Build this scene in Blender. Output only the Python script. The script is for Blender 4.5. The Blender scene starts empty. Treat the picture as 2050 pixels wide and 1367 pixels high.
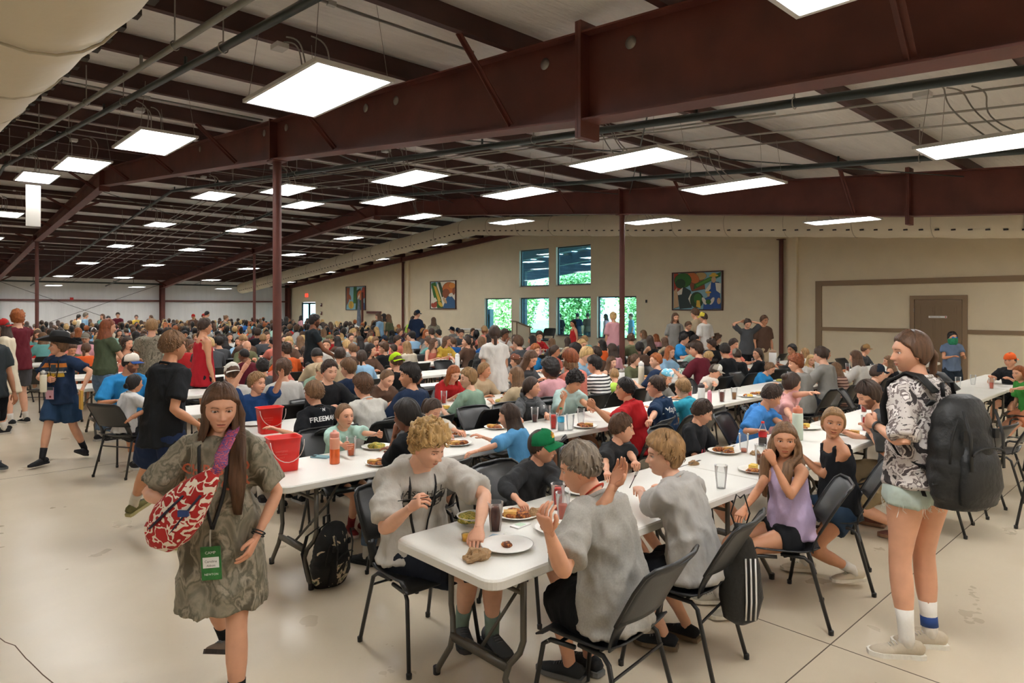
import bpy, bmesh, math, random
import numpy as np
from mathutils import Vector, Matrix, noise
from mathutils.bvhtree import BVHTree

# ------------------------------------------------------------------ camera, world, exposure
PI = math.pi
SC = bpy.context.scene
COL = SC.collection
F_PX, CAM_H, CX, CY, XR = 1340.0, 1.90, 1025.0, 617.0, 2450.0
PHI = math.atan2(XR - CX, F_PX)
CP, SP = math.cos(PHI), math.sin(PHI)
cam = bpy.data.objects.new('camera', bpy.data.cameras.new('camera'))
COL.objects.link(cam)
cam.location = (0, 0, CAM_H)
cam.rotation_euler = (PI / 2, 0, PHI - PI / 2)
cam.data.sensor_width = 36
cam.data.lens = F_PX / 2050 * 36
cam.data.shift_y = -(683.5 - CY) / 2050
cam.data.clip_start = .05
cam.data.clip_end = 300
SC.camera = cam
world = bpy.data.worlds.new('world')
SC.world = world
world.use_nodes = True
bgn = world.node_tree.nodes['Background']
bgn.inputs['Color'].default_value = (.72, .88, 1.0, 1)
bgn.inputs['Strength'].default_value = 8.0
sun = bpy.data.objects.new('sun', bpy.data.lights.new('sun', 'SUN'))
COL.objects.link(sun)
sun.data.energy = 30.0
sun.data.angle = .02
sun.data.color = (1, .96, .88)
sun.rotation_euler = (.3, -.9, 0)
LIGHT_E = 25.0
SC.view_settings.view_transform = 'Standard'
SC.view_settings.look = 'None'
SC.view_settings.gamma = 1
SC.view_settings.use_curve_mapping = False
SC.view_settings.exposure = 0.14
SC.cycles.max_bounces = 8
SC.cycles.diffuse_bounces = 6
SC.cycles.glossy_bounces = 3
SC.cycles.transmission_bounces = 6
SC.cycles.transparent_max_bounces = 8
SC.cycles.caustics_reflective = False
SC.cycles.caustics_refractive = False
SC.cycles.sample_clamp_indirect = 6
SC.cycles.use_adaptive_sampling = True
SC.cycles.adaptive_threshold = .02

# ------------------------------------------------------------------ geometry of the room seen from the camera
def ray(px, py):
    x = (px - CX) / F_PX
    return (x * SP + CP, -x * CP + SP, -(py - CY) / F_PX)
def at_z(px, py, z):
    d = ray(px, py); t = (z - CAM_H) / d[2]
    return Vector((d[0] * t, d[1] * t, z))
def at_u(px, py, u):
    d = ray(px, py); t = u / d[0]
    return Vector((u, d[1] * t, CAM_H + d[2] * t))
def at_v(px, py, v):
    d = ray(px, py); t = v / d[1]
    return Vector((d[0] * t, v, CAM_H + d[2] * t))
def at_d(px, py, t):
    d = ray(px, py)
    return Vector((d[0] * t, d[1] * t, CAM_H + d[2] * t))
def roof(v):
    return 5.46 - .083 * abs(v - 18.5)

# ------------------------------------------------------------------ materials
MATS = {}
def srgb(c):
    return tuple(((x / 255) / 12.92 if x / 255 < .04045 else ((x / 255 + .055) / 1.055) ** 2.4) for x in c)
def mat(name, col, rough=.6, metal=0, bump=0, bscale=30, var=0, vscale=6, spec=.5, emit=0, stretch=(1, 1, 1), col2=None, detail=4):
    if name in MATS: return MATS[name]
    m = bpy.data.materials.new(name); m.use_nodes = True
    nt = m.node_tree; b = nt.nodes['Principled BSDF']
    c = srgb(col)
    b.inputs['Base Color'].default_value = (*c, 1)
    b.inputs['Roughness'].default_value = rough
    b.inputs['Metallic'].default_value = metal
    b.inputs['Specular IOR Level'].default_value = spec
    if emit:
        b.inputs['Emission Color'].default_value = (*c, 1)
        b.inputs['Emission Strength'].default_value = emit
    if var or bump:
        tc = nt.nodes.new('ShaderNodeTexCoord')
        mp = nt.nodes.new('ShaderNodeMapping'); mp.inputs['Scale'].default_value = stretch
        nt.links.new(tc.outputs['Object'], mp.inputs[0])
    if var:
        n = nt.nodes.new('ShaderNodeTexNoise'); n.inputs['Scale'].default_value = vscale; n.inputs['Detail'].default_value = detail
        nt.links.new(mp.outputs[0], n.inputs['Vector'])
        r = nt.nodes.new('ShaderNodeValToRGB')
        r.color_ramp.elements[0].position = .3; r.color_ramp.elements[1].position = .7
        ca = srgb(col2) if col2 else tuple(x * (1 - var) for x in c)
        r.color_ramp.elements[0].color = (*ca, 1)
        r.color_ramp.elements[1].color = (*(c if col2 else tuple(min(1, x * (1 + var)) for x in c)), 1)
        nt.links.new(n.outputs[0], r.inputs[0]); nt.links.new(r.outputs[0], b.inputs['Base Color'])
    if bump:
        n2 = nt.nodes.new('ShaderNodeTexNoise'); n2.inputs['Scale'].default_value = bscale; n2.inputs['Detail'].default_value = 3
        nt.links.new(mp.outputs[0], n2.inputs['Vector'])
        bp = nt.nodes.new('ShaderNodeBump'); bp.inputs['Strength'].default_value = bump; bp.inputs['Distance'].default_value = .02
        nt.links.new(n2.outputs[0], bp.inputs['Height']); nt.links.new(bp.outputs[0], b.inputs['Normal'])
    MATS[name] = m
    return m
def ramp_mat(name, cols, scale=8, rough=.8, detail=5, kind='NOISE', dist=0, stretch=(1, 1, 1), bump=.1, interp='CONSTANT'):
    """several colours in blotches: camouflage, floral prints, tie dye"""
    if name in MATS: return MATS[name]
    m = bpy.data.materials.new(name); m.use_nodes = True
    nt = m.node_tree; b = nt.nodes['Principled BSDF']; b.inputs['Roughness'].default_value = rough
    tc = nt.nodes.new('ShaderNodeTexCoord'); mp = nt.nodes.new('ShaderNodeMapping'); mp.inputs['Scale'].default_value = stretch
    nt.links.new(tc.outputs['Object'], mp.inputs[0])
    if kind == 'VORONOI':
        n = nt.nodes.new('ShaderNodeTexVoronoi'); n.feature = 'SMOOTH_F1'
    elif kind == 'WAVE':
        n = nt.nodes.new('ShaderNodeTexWave'); n.bands_direction = 'Z'; n.inputs['Distortion'].default_value = dist
    else:
        n = nt.nodes.new('ShaderNodeTexNoise'); n.inputs['Detail'].default_value = detail; n.inputs['Distortion'].default_value = dist
    n.inputs['Scale'].default_value = scale
    nt.links.new(mp.outputs[0], n.inputs['Vector'])
    r = nt.nodes.new('ShaderNodeValToRGB'); r.color_ramp.interpolation = interp
    els = r.color_ramp.elements
    while len(els) < len(cols): els.new(.5)
    for e, (p, c) in zip(els, cols):
        e.position = p; e.color = (*srgb(c), 1)
    nt.links.new(n.outputs[0], r.inputs[0]); nt.links.new(r.outputs[0], b.inputs['Base Color'])
    MATS[name] = m
    return m
def hexc(h):
    return (int(h[0:2], 16), int(h[2:4], 16), int(h[4:6], 16))

# ------------------------------------------------------------------ mesh helpers
def link(name, me, parent=None, mats=None, smooth=False):
    o = bpy.data.objects.new(name, me)
    COL.objects.link(o)
    if parent is not None: o.parent = parent
    if mats is not None:
        for m in (mats if isinstance(mats, (list, tuple)) else [mats]): me.materials.append(m)
    if smooth: me.shade_smooth()
    return o
def tag(o, label=None, cat=None, group=None, kind=None):
    if label: o['label'] = label
    if cat: o['category'] = cat
    if group: o['group'] = group
    if kind: o['kind'] = kind
    return o
def empty(name, loc, rz=0, label=None, cat=None, group=None, kind=None):
    o = bpy.data.objects.new(name, None); COL.objects.link(o)
    o.location = loc; o.rotation_euler.z = rz; o.empty_display_size = .1
    return tag(o, label, cat, group, kind)
class MB:
    """collects primitives for one mesh"""
    def __init__(s): s.v = []; s.f = []; s.mi = []; s.cur = 0
    def add(s, vs, fs, M=None):
        n = len(s.v)
        if M is not None: vs = [M @ Vector(p) for p in vs]
        s.v += [tuple(p) for p in vs]; s.f += [tuple(i + n for i in f) for f in fs]; s.mi += [s.cur] * len(fs)
        return s
    def box(s, a, b, M=None):
        x0, y0, z0 = a; x1, y1, z1 = b
        v = [(x0,y0,z0),(x1,y0,z0),(x1,y1,z0),(x0,y1,z0),(x0,y0,z1),(x1,y0,z1),(x1,y1,z1),(x0,y1,z1)]
        return s.add(v, [(3,2,1,0),(4,5,6,7),(0,1,5,4),(1,2,6,5),(2,3,7,6),(3,0,4,7)], M)
    def hexa(s, v): return s.add(v, [(3,2,1,0),(4,5,6,7),(0,1,5,4),(1,2,6,5),(2,3,7,6),(3,0,4,7)])
    def bar(s, p, q, w, h, up=(0, 0, 1)):
        p = Vector(p); q = Vector(q); d = (q - p).normalized(); up = Vector(up)
        if abs(d.dot(up)) > .98: up = Vector((1, 0, 0))
        x = d.cross(up).normalized() * w / 2; y = x.cross(d).normalized() * h / 2
        v = [p-x-y, p+x-y, p+x+y, p-x+y, q-x-y, q+x-y, q+x+y, q-x+y]
        return s.add(v, [(0,1,2,3),(7,6,5,4),(1,0,4,5),(2,1,5,6),(3,2,6,7),(0,3,7,4)])
    def tube(s, pts, r, n=8, cap=True, right=None, flat=1.0, taper=None):
        v, f = tube_vf(pts, r, n, cap, right, flat)
        return s.add(v, f)
    def lathe(s, prof, n=16, M=None, cap=True):
        vs = []; fs = []
        for (r, z) in prof:
            for i in range(n):
                a = 2 * PI * i / n; vs.append((r * math.cos(a), r * math.sin(a), z))
        for k in range(len(prof) - 1):
            for i in range(n):
                j = (i + 1) % n
                fs.append((k*n+i, k*n+j, (k+1)*n+j, (k+1)*n+i))
        if cap:
            if prof[0][0] > 1e-5: fs.append(tuple(range(n-1, -1, -1)))
            if prof[-1][0] > 1e-5: fs.append(tuple((len(prof)-1)*n + i for i in range(n)))
        return s.add(vs, fs, M)
    def prism(s, poly, z0, z1, M=None):
        n = len(poly)
        vs = [(x, y, z0) for x, y in poly] + [(x, y, z1) for x, y in poly]
        fs = [tuple(range(n-1, -1, -1)), tuple(range(n, 2*n))] + [(i, (i+1) % n, n+(i+1) % n, n+i) for i in range(n)]
        return s.add(vs, fs, M)
    def mesh(s, name):
        me = bpy.data.meshes.new(name); me.from_pydata(s.v, [], s.f)
        if any(s.mi): me.polygons.foreach_set('material_index', s.mi)
        me.update(); return me
    def build(s, name, mats, parent=None, smooth=False):
        return link(name, s.mesh(name), parent, mats, smooth)
def tube_vf(pts, r, n=8, cap=True, right=None, flat=1.0):
    """tube through pts; r: number or list of r or (rx, ry); right: reference for the rx axis"""
    P = [Vector(p) for p in pts]; k = len(P)
    R = [(x if isinstance(x, (tuple, list)) else (x, x * flat)) for x in (r if isinstance(r, (list, tuple)) else [r] * k)]
    vs = []; fs = []
    ref = Vector(right) if right is not None else None
    x = None
    for i in range(k):
        t = (P[min(i + 1, k - 1)] - P[max(i - 1, 0)])
        t = t.normalized() if t.length > 1e-9 else Vector((0, 0, 1))
        if ref is not None: x = (ref - t * ref.dot(t))
        elif x is None:
            a = Vector((0, 0, 1)) if abs(t.z) < .9 else Vector((1, 0, 0)); x = t.cross(a)
        else: x = x - t * x.dot(t)
        x = x.normalized(); y = t.cross(x)
        for j in range(n):
            a = 2 * PI * j / n
            vs.append(P[i] + x * (math.cos(a) * R[i][0]) + y * (math.sin(a) * R[i][1]))
    for i in range(k - 1):
        for j in range(n):
            q = (j + 1) % n
            fs.append((i*n+j, i*n+q, (i+1)*n+q, (i+1)*n+j))
    if cap:
        fs.append(tuple(range(n-1, -1, -1))); fs.append(tuple((k-1)*n+j for j in range(n)))
    return vs, fs
def ell(c, r, n=12, m=8, M=None):
    """ellipsoid verts and faces"""
    vs = [(c[0], c[1], c[2] - r[2])]; fs = []
    for i in range(1, m):
        t = PI * i / m
        for j in range(n):
            a = 2 * PI * j / n
            vs.append((c[0] + r[0]*math.sin(t)*math.cos(a), c[1] + r[1]*math.sin(t)*math.sin(a), c[2] - r[2]*math.cos(t)))
    vs.append((c[0], c[1], c[2] + r[2])); L = len(vs) - 1
    for j in range(n):
        q = (j + 1) % n
        fs.append((0, 1 + q, 1 + j)); fs.append((L, 1 + (m-2)*n + j, 1 + (m-2)*n + q))
        for i in range(m - 2): fs.append((1+i*n+j, 1+i*n+q, 1+(i+1)*n+q, 1+(i+1)*n+j))
    if M is not None: vs = [M @ Vector(p) for p in vs]
    return vs, fs
def rounded_rect(w, h, r, seg=5):
    pts = []
    for cx, cy, a0 in ((w/2-r, h/2-r, 0), (-w/2+r, h/2-r, 90), (-w/2+r, -h/2+r, 180), (w/2-r, -h/2+r, 270)):
        for i in range(seg + 1):
            a = math.radians(a0 + 90 * i / seg); pts.append((cx + r*math.cos(a), cy + r*math.sin(a)))
    return pts
def copy_tree(o, parent=None):
    c = o.copy(); COL.objects.link(c)
    if parent is not None: c.parent = parent
    for ch in list(KIDS.get(o.name, [])) or [x for x in o.children]: copy_tree(ch, c)
    return c
KIDS = {}
# ------------------------------------------------------------------ the setting
rnd = random.Random(7)
M_oxide = mat('red oxide steel', (92, 46, 38), .55, var=.22, vscale=3, bump=.05)
M_oxide_dk = mat('dark red oxide purlin steel', (62, 32, 27), .6, var=.25, vscale=4)
M_pipe_dk = mat('dark green grey pipe', (34, 44, 42), .4)
M_conduit = mat('galvanised conduit', (150, 146, 138), .4, metal=.6)
M_wall = mat('beige painted wall', (224, 211, 184), .75, var=.03, vscale=2, bump=.12, bscale=180)
M_trim = mat('taupe trim', (138, 116, 90), .6)
M_ins = mat('white vinyl insulation', (240, 238, 234), .42, var=.05, vscale=3, bump=1.0, bscale=9, stretch=(.3, 2.5, 1))
M_duct = mat('white fabric duct', (208, 197, 174), .6, bump=.35, bscale=5)
U1, V0, V1, UW = 19.1, -4.36, 41.36, -11.4

def floor_mat():
    m = bpy.data.materials.new('polished concrete'); m.use_nodes = True; nt = m.node_tree; b = nt.nodes['Principled BSDF']
    tc = nt.nodes.new('ShaderNodeTexCoord')
    def nz(scale, det, dist=0):
        n = nt.nodes.new('ShaderNodeTexNoise'); n.inputs['Scale'].default_value = scale; n.inputs['Detail'].default_value = det; n.inputs['Distortion'].default_value = dist
        nt.links.new(tc.outputs['Object'], n.inputs['Vector']); return n
    a = nz(.7, 6, .6); r = nt.nodes.new('ShaderNodeValToRGB')
    r.color_ramp.elements[0].position = .3; r.color_ramp.elements[0].color = (*srgb((188, 175, 152)), 1)
    r.color_ramp.elements[1].position = .72; r.color_ramp.elements[1].color = (*srgb((208, 194, 171)), 1)
    nt.links.new(a.outputs[0], r.inputs[0])
    c = nz(22, 6, .1); r2 = nt.nodes.new('ShaderNodeValToRGB')
    r2.color_ramp.elements[0].position = .22; r2.color_ramp.elements[0].color = (.91, .905, .89, 1)
    r2.color_ramp.elements[1].position = .30; r2.color_ramp.elements[1].color = (1, 1, 1, 1)
    nt.links.new(c.outputs[0], r2.inputs[0])
    mx = nt.nodes.new('ShaderNodeMix'); mx.data_type = 'RGBA'; mx.blend_type = 'MULTIPLY'; mx.inputs['Factor'].default_value = 1
    nt.links.new(r.outputs[0], mx.inputs['A']); nt.links.new(r2.outputs[0], mx.inputs['B']); nt.links.new(mx.outputs['Result'], b.inputs['Base Color'])
    g = nz(2.2, 4); mr = nt.nodes.new('ShaderNodeMapRange'); mr.inputs['To Min'].default_value = .2; mr.inputs['To Max'].default_value = .42
    nt.links.new(g.outputs[0], mr.inputs['Value']); nt.links.new(mr.outputs[0], b.inputs['Roughness'])
    bp = nt.nodes.new('ShaderNodeBump'); bp.inputs['Strength'].default_value = .12; bp.inputs['Distance'].default_value = .01
    w = nz(3, 3); nt.links.new(w.outputs[0], bp.inputs['Height']); nt.links.new(bp.outputs[0], b.inputs['Normal'])
    return m
tag(MB().box((UW, V0, -.15), (U1, V1, 0)).build('floor', floor_mat()), kind='structure')
M_joint = mat('dark joint filler', (92, 80, 66), .8)
for v in (1.52, 9.3, 16.9, 24.5):
    if v == 1.52: tag(MB().box((UW, v, -.01), (U1, v + .006, .0012)).build('floor_joint', M_joint), kind='structure')
    else: tag(MB().box((UW, v, -.01), (U1, v + .006, .0012)).build('floor_joint', M_joint), kind='structure')
for u in (3.9, 11.5):
    tag(MB().box((u, V0, -.01), (u + .006, V1, .0012)).build('floor_joint', M_joint), kind='structure')
# hairline crack at the lower left corner of the view
cr = [at_z(-30, 1255, 0), at_z(10, 1285, 0), at_z(30, 1292, 0), at_z(52, 1318, 0), at_z(60, 1325, 0), at_z(85, 1350, 0), at_z(112, 1372, 0)]
cb = MB()
for a, b in zip(cr, cr[1:]): cb.bar(a, b, .005, .002)
tag(cb.build('floor_crack', mat('crack', (96, 72, 54), .9)), kind='structure')

# ceiling: insulation blanket sagging between purlins
PV = [2.6 + 1.5 * k for k in range(-4, 26)]
PV = [v for v in PV if V0 < v < V1]
nu, nv = 90, 260
us = np.linspace(UW, U1, nu); vs_ = np.linspace(V0, V1, nv)
verts = []
for v in vs_:
    d = min(abs(v - p) for p in PV); sag = .055 * (1 - math.cos(min(1, d / .75) * PI)) / 2
    for u in us:
        w = .05 * noise.noise(Vector((u * .7, v * 4.5, 3))) * min(1, d * 4)
        verts.append((u, v, roof(v) - .015 - sag + w))
faces = [(j*nu+i+1, j*nu+i, (j+1)*nu+i, (j+1)*nu+i+1) for j in range(nv-1) for i in range(nu-1)]
me = bpy.data.meshes.new('ceiling'); me.from_pydata(verts, [], faces)
tag(link('ceiling', me, None, M_ins, True), kind='structure')
rb = MB()
rb.hexa([(UW-.3, V0-.3, roof(V0)+.08), (U1+.2, V0-.3, roof(V0)+.08), (U1+.2, 18.5, 5.6), (UW-.3, 18.5, 5.6), (UW-.3, V0-.3, roof(V0)+.16), (U1+.2, V0-.3, roof(V0)+.16), (U1+.2, 18.5, 5.68), (UW-.3, 18.5, 5.68)])
rb.hexa([(UW-.3, 18.5, 5.6), (U1+.2, 18.5, 5.6), (U1+.2, V1+.3, roof(V1)+.08), (UW-.3, V1+.3, roof(V1)+.08), (UW-.3, 18.5, 5.68), (U1+.2, 18.5, 5.68), (U1+.2, V1+.3, roof(V1)+.16), (UW-.3, V1+.3, roof(V1)+.16)])
tag(rb.build('roof_deck', mat('grey roof sheet', (150, 155, 158), .5)), kind='structure')

# purlins: one Z section per line and bay
for v in PV:
    z1 = roof(v) - .02; z0 = z1 - .2; s = -1 if v < 18.5 else 1
    b = MB()
    b.box((UW, v - .004, z0), (U1 - .02, v + .004, z1))
    b.box((UW, min(v, v + s*.06), z0), (U1 - .02, max(v, v + s*.06), z0 + .005))
    b.box((UW, min(v, v - s*.06), z1 - .005), (U1 - .02, max(v, v - s*.06), z1))
    # lip
    b.box((UW, v + s*.06 - .002, z0), (U1 - .02, v + s*.06 + .002, z0 + .02))
    o = b.build('purlin', M_oxide_dk); tag(o, kind='structure')

# tapered rafters
def raf_bot(v, wall=False):
    if wall: return roof(v) - .42
    pts = [(-4.36, 2.75), (3.3, 3.32), (8.8, 3.92), (18.5, 4.86), (28.2, 4.22), (41.36, 3.0)]
    for (a, za), (b, zb) in zip(pts, pts[1:]):
        if v <= b: return za + (zb - za) * (v - a) / (b - a)
    return pts[-1][1]
def raf_top(v): return roof(v) - .225
def rafter(u, fw=.2):
    raf_bot = (lambda v: roof(v) - .42) if u > 18 else globals()['raf_bot']
    e = empty('rafter', (u, 0, 0)); tag(e, kind='structure')
    segs = [-4.3, 3.3, 8.8, 18.5, 28.2, 41.3]
    for (a, b) in zip(segs, segs[1:]):
        MB().hexa([(-.005, a, raf_bot(a)), (.005, a, raf_bot(a)), (.005, b, raf_bot(b)), (-.005, b, raf_bot(b)), (-.005, a, raf_top(a)), (.005, a, raf_top(a)), (.005, b, raf_top(b)), (-.005, b, raf_top(b))]).build('web', M_oxide, e)
        for zf, nm in ((raf_bot, 'bottom_flange'), (raf_top, 'top_flange')):
            z0 = zf(a); z1 = zf(b)
            MB().hexa([(-fw/2, a, z0-.014), (fw/2, a, z0-.014), (fw/2, b, z1-.014), (-fw/2, b, z1-.014), (-fw/2, a, z0), (fw/2, a, z0), (fw/2, b, z1), (-fw/2, b, z1)]).build(nm, M_oxide, e)
    for v in (3.3, 8.8, 18.5, 28.2):       # splice plates and stiffeners
        ext = .06 if v in (3.3, 18.5) else 0
        b = MB(); b.box((-fw/2-.01, v-.015, raf_bot(v)-.02-ext*2), (fw/2+.01, v+.015, raf_top(v)+.02+ext)); b.build('splice_plate', M_oxide, e)
        if ext:
            b = MB(); b.box((-fw/2-.01, v+.018, raf_bot(v)-.02-ext*2), (fw/2+.01, v+.04, raf_top(v)+.02+ext)); b.build('splice_plate', M_oxide, e)
    k = 0
    for v in PV:
        k += 1
        if k % 2 == 0 and abs(u - U1) > .5:
            for s in (-1, 1):
                b = MB(); b.bar((s*.62, v, roof(v)-.21), (s*.06, v, raf_bot(v)+.03), .065, .007, up=(0,1,0)); b.bar((s*.62, v, roof(v)-.21), (s*.06, v, raf_bot(v)+.03), .007, .065, up=(0,1,0))
                b.build('flange_brace', M_oxide, e)
    for v in (2.9, 3.75, 5.9, 6.5, 9.2, 8.5, 11.8):
        if abs(u - 3.9) < .1:
            b = MB(); z = raf_bot(v) + .78 * (raf_top(v) - raf_bot(v))
            b.lathe([(0, 0), (.045, .001), (.048, .006), (.02, .009), (.014, .012), (0, .012)], 14, Matrix.Translation((-.005, v, z)) @ Matrix.Rotation(-PI/2, 4, 'Y'))
            b.build('washer_plate', M_conduit, e, True)
    return e
for u in (-3.7, 3.9, 11.5): rafter(u)
e = rafter(18.95, .15)
# pipe columns
for (u, v) in ((3.9, 8.8), (11.5, 8.8), (3.9, 28.2), (11.5, 28.2), (19.0, 28.2), (19.0, 8.8), (-3.7, 8.8), (-3.7, 28.2)):
    r = .058 if u < 18 else .06
    b = MB(); b.tube([(0, 0, .02), (0, 0, raf_bot(v) - .02)], r, 20, False)
    e = empty('pipe_column', (u, v, 0), kind='structure'); b.build('shaft', M_oxide, e, True)
    MB().box((-.12, -.12, 0), (.12, .12, .02)).build('base_plate', M_oxide, e)
    MB().box((-.1, -.1, raf_bot(v) - .034), (.1, .1, raf_bot(v) - .014)).build('cap_plate', M_oxide, e)

# far eave wall: insulation panels, girts, columns
b = MB(); n = 160
rows = [0, 1.0, 2.3, 2.38, 3.0, 3.5]
vv = []; ff = []
uu = np.linspace(UW, U1, n)
nz_ = 30
for k in range(nz_):
    z = 3.56 * k / (nz_ - 1)
    for u in uu:
        pinch = min(abs(z - 2.3), abs(z - 3.5), abs(z)) ; amp = .05 * min(1, pinch * 2)
        vv.append((u, V1 - .04 - amp * (.6 + noise.noise(Vector((u * 6, z * .7, 0)))) , z))
for k in range(nz_ - 1):
    for i in range(n - 1): ff.append((k*n+i, k*n+i+1, (k+1)*n+i+1, (k+1)*n+i))
me = bpy.data.meshes.new('wall_left'); me.from_pydata(vv, [], ff)
M_ins2 = mat('white wall insulation', (214, 214, 214), .5, var=.04, vscale=2, bump=.3, bscale=6, stretch=(3, 1, .3))
tag(link('wall_left', me, None, M_ins2, True), kind='structure')
tag(MB().box((UW, V1+.02, 0), (U1, V1+.12, 3.7)).build('wall_left_sheet', M_trim), kind='structure')
tag(MB().box((UW, V1-.24, 2.27), (U1-.1, V1-.05, 2.36)).build('girt', M_oxide), kind='structure')
tag(MB().tube([(UW, V1-.5, 3.25), (U1-.2, V1-.5, 3.25)], .045, 10).build('sprinkler_main', M_pipe_dk, smooth=True), kind='structure')
for u in (-6, -1.5, 1.2, 5.5, 10.0, 13.5, 17): tag(MB().tube([(u, V1-.5, 3.25), (u, V1-.5, roof(V1-.5)-.02)], .012, 6).build('pipe_hanger', M_pipe_dk), kind='structure')
for u in (-3.7, 3.9, 11.5, 18.9):
    b = MB(); b.box((-.1, V1-.5, 0), (.1, V1-.49, 3.2)); b.box((-.1, V1-.12, 0), (.1, V1-.11, 3.4)); b.box((-.006, V1-.5, 0), (.006, V1-.11, 3.2))
    o = b.build('eave_column', M_oxide); o.location.x = u; tag(o, kind='structure')
for (p, q) in (((3.9, .3), (11.5, 3.3)), ((3.9, 3.3), (11.5, .3)),):
    tag(MB().tube([(p[0], V1-.55, p[1]), (q[0], V1-.55, q[1])], .012, 6).build('brace_rod', M_pipe_dk), kind='structure')
tag(MB().box((7.1, V1-.28, 2.33), (7.25, V1-.24, 2.46)).build('alarm_box', mat('red plastic', (170, 30, 26), .4)), kind='structure')

# walls out of view close the hall
tag(MB().box((UW-.1, V0, 0), (UW, V1, 5.6)).build('wall_back', M_wall), kind='structure')
tag(MB().box((UW, V0-.1, 0), (U1, V0, 3.7)).build('wall_right', M_wall), kind='structure')

# window wall with openings
OPN = [('a', 20.35, 22.05, .9, 2.33), ('b', 18.2, 19.86, .86, 2.33), ('c', 16.06, 17.8, .84, 2.33), ('d', 14.0, 15.76, .8, 2.33),
       ('e', 18.2, 19.86, 2.78, 4.28), ('f', 16.06, 17.8, 2.78, 4.28), ('g', 37.7, 39.65, 0.0, 2.27)]
vcuts = sorted({V0, V1, 18.5} | {x for o in OPN for x in o[1:3]})
zc = sorted({0.0, .8, .84, .86, .9, 2.27, 2.33, 2.78, 4.28})
b = MB()
for a, c in zip(vcuts, vcuts[1:]):
    m = (a + c) / 2; ops = sorted([(o[3], o[4]) for o in OPN if o[1] < m < o[2]])
    z = 0
    for (z0, z1) in ops:
        if z0 > z + 1e-6: b.box((U1, a, z), (U1 + .18, c, z0))
        z = z1
    b.hexa([(U1, a, z), (U1+.18, a, z), (U1+.18, c, z), (U1, c, z), (U1, a, roof(a)+.05), (U1+.18, a, roof(a)+.05), (U1+.18, c, roof(c)+.05), (U1, c, roof(c)+.05)])
tag(b.build('wall_front', M_wall), kind='structure')
M_glass = bpy.data.materials.new('tinted glass'); M_glass.use_nodes = True
nt = M_glass.node_tree; nt.nodes.clear()
out = nt.nodes.new('ShaderNodeOutputMaterial'); mixs = nt.nodes.new('ShaderNodeMixShader'); tr = nt.nodes.new('ShaderNodeBsdfTransparent'); gl = nt.nodes.new('ShaderNodeBsdfGlossy')
tr.inputs[0].default_value = (.68, .93, 1.0, 1); gl.inputs['Roughness'].default_value = .03; mixs.inputs[0].default_value = .07
nt.links.new(tr.outputs[0], mixs.inputs[1]); nt.links.new(gl.outputs[0], mixs.inputs[2]); nt.links.new(mixs.outputs[0], out.inputs[0])
M_frame = mat('bronze window frame', (74, 84, 92), .4, metal=.3)
M_sill = mat('painted sill', (190, 178, 158), .5)
for i, (nm, a, c, z0, z1) in enumerate(OPN[:6]):
    e = empty('window_%d' % (i + 1), (U1 + .12, (a + c) / 2, z0), kind='structure')
    w = (c - a) / 2; h = z1 - z0
    for nmf, A, B_ in (('frame_bar', (-.025, -w, 0), (.025, w, .05)), ('frame_bar', (-.025, -w, h-.05), (.025, w, h)), ('frame_bar', (-.025, -w, .05), (.025, -w+.05, h-.05)), ('frame_bar', (-.025, w-.05, .05), (.025, w, h-.05))):
        MB().box(A, B_).build(nmf, M_frame, e)
    MB().box((-.004, -w+.05, .05), (.004, w-.05, h-.05)).build('pane', M_glass, e)
    MB().box((-.16, -w, -.03), (-.025, w, 0.0)).build('sill', M_sill, e)
# glazed exit doors at the far end
e = empty('door_2', (U1 + .1, 38.68, 0), kind='structure')
M_blk = mat('dark bronze door frame', (30, 34, 40), .4)
for s in (-1, 1):
    x0, x1 = (0.0, .96) if s > 0 else (-.96, 0.0)
    f = MB(); f.box((-.03, x0, 0), (.03, x1, .2)); f.box((-.03, x0, 2.15), (.03, x1, 2.26)); f.box((-.03, x0, .2), (.03, x0+.09, 2.15)); f.box((-.03, x1-.09, .2), (.03, x1, 2.15))
    lf = f.build('door_leaf', M_blk, e)
    MB().box((-.005, x0+.09, .2), (.005, x1-.09, 2.15)).build('pane', M_glass, lf)
    MB().box((-.09, x0+.08, 1.0), (-.05, x1-.08, 1.05)).build('push_bar', M_conduit, lf)
# wall trim and interior door
u = U1 - .001
b = MB()
def slab(nm, v0, v1, z0, z1, d, m): return tag(MB().box((U1 - d, v0, z0), (U1, v1, z1)).build(nm, m), kind='structure')
slab('trim_1', V0, 7.85, 2.52, 2.66, .04, M_trim)
slab('trim_2', 7.68, 7.85, 0, 2.52, .04, M_trim)
slab('trim_3', 5.46, 7.68, 1.28, 1.38, .035, M_trim)
slab('trim_4', V0, 4.26, 1.28, 1.38, .035, M_trim)
slab('baseboard_front', 7.85, 37.6, 0, .12, .02, M_trim)
slab('trim_5', 8.35, 8.6, 0, 4.2, .12, M_wall)
slab('trim_6', 27.7, 27.95, 0, 4.4, .12, M_wall)
e = empty('door_1', (U1, 4.86, 0), kind='structure')
for A, B_ in (((-.05, -.62, 0), (0, -.52, 2.22)), ((-.05, .52, 0), (0, .62, 2.22)), ((-.05, -.52, 2.12), (0, .52, 2.22))): MB().box(A, B_).build('casing', M_trim, e)
M_door = mat('taupe door paint', (128, 106, 80), .5)
lf = MB().box((-.03, -.51, .01), (0, .51, 2.11)).build('door_leaf', M_door, e)
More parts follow.
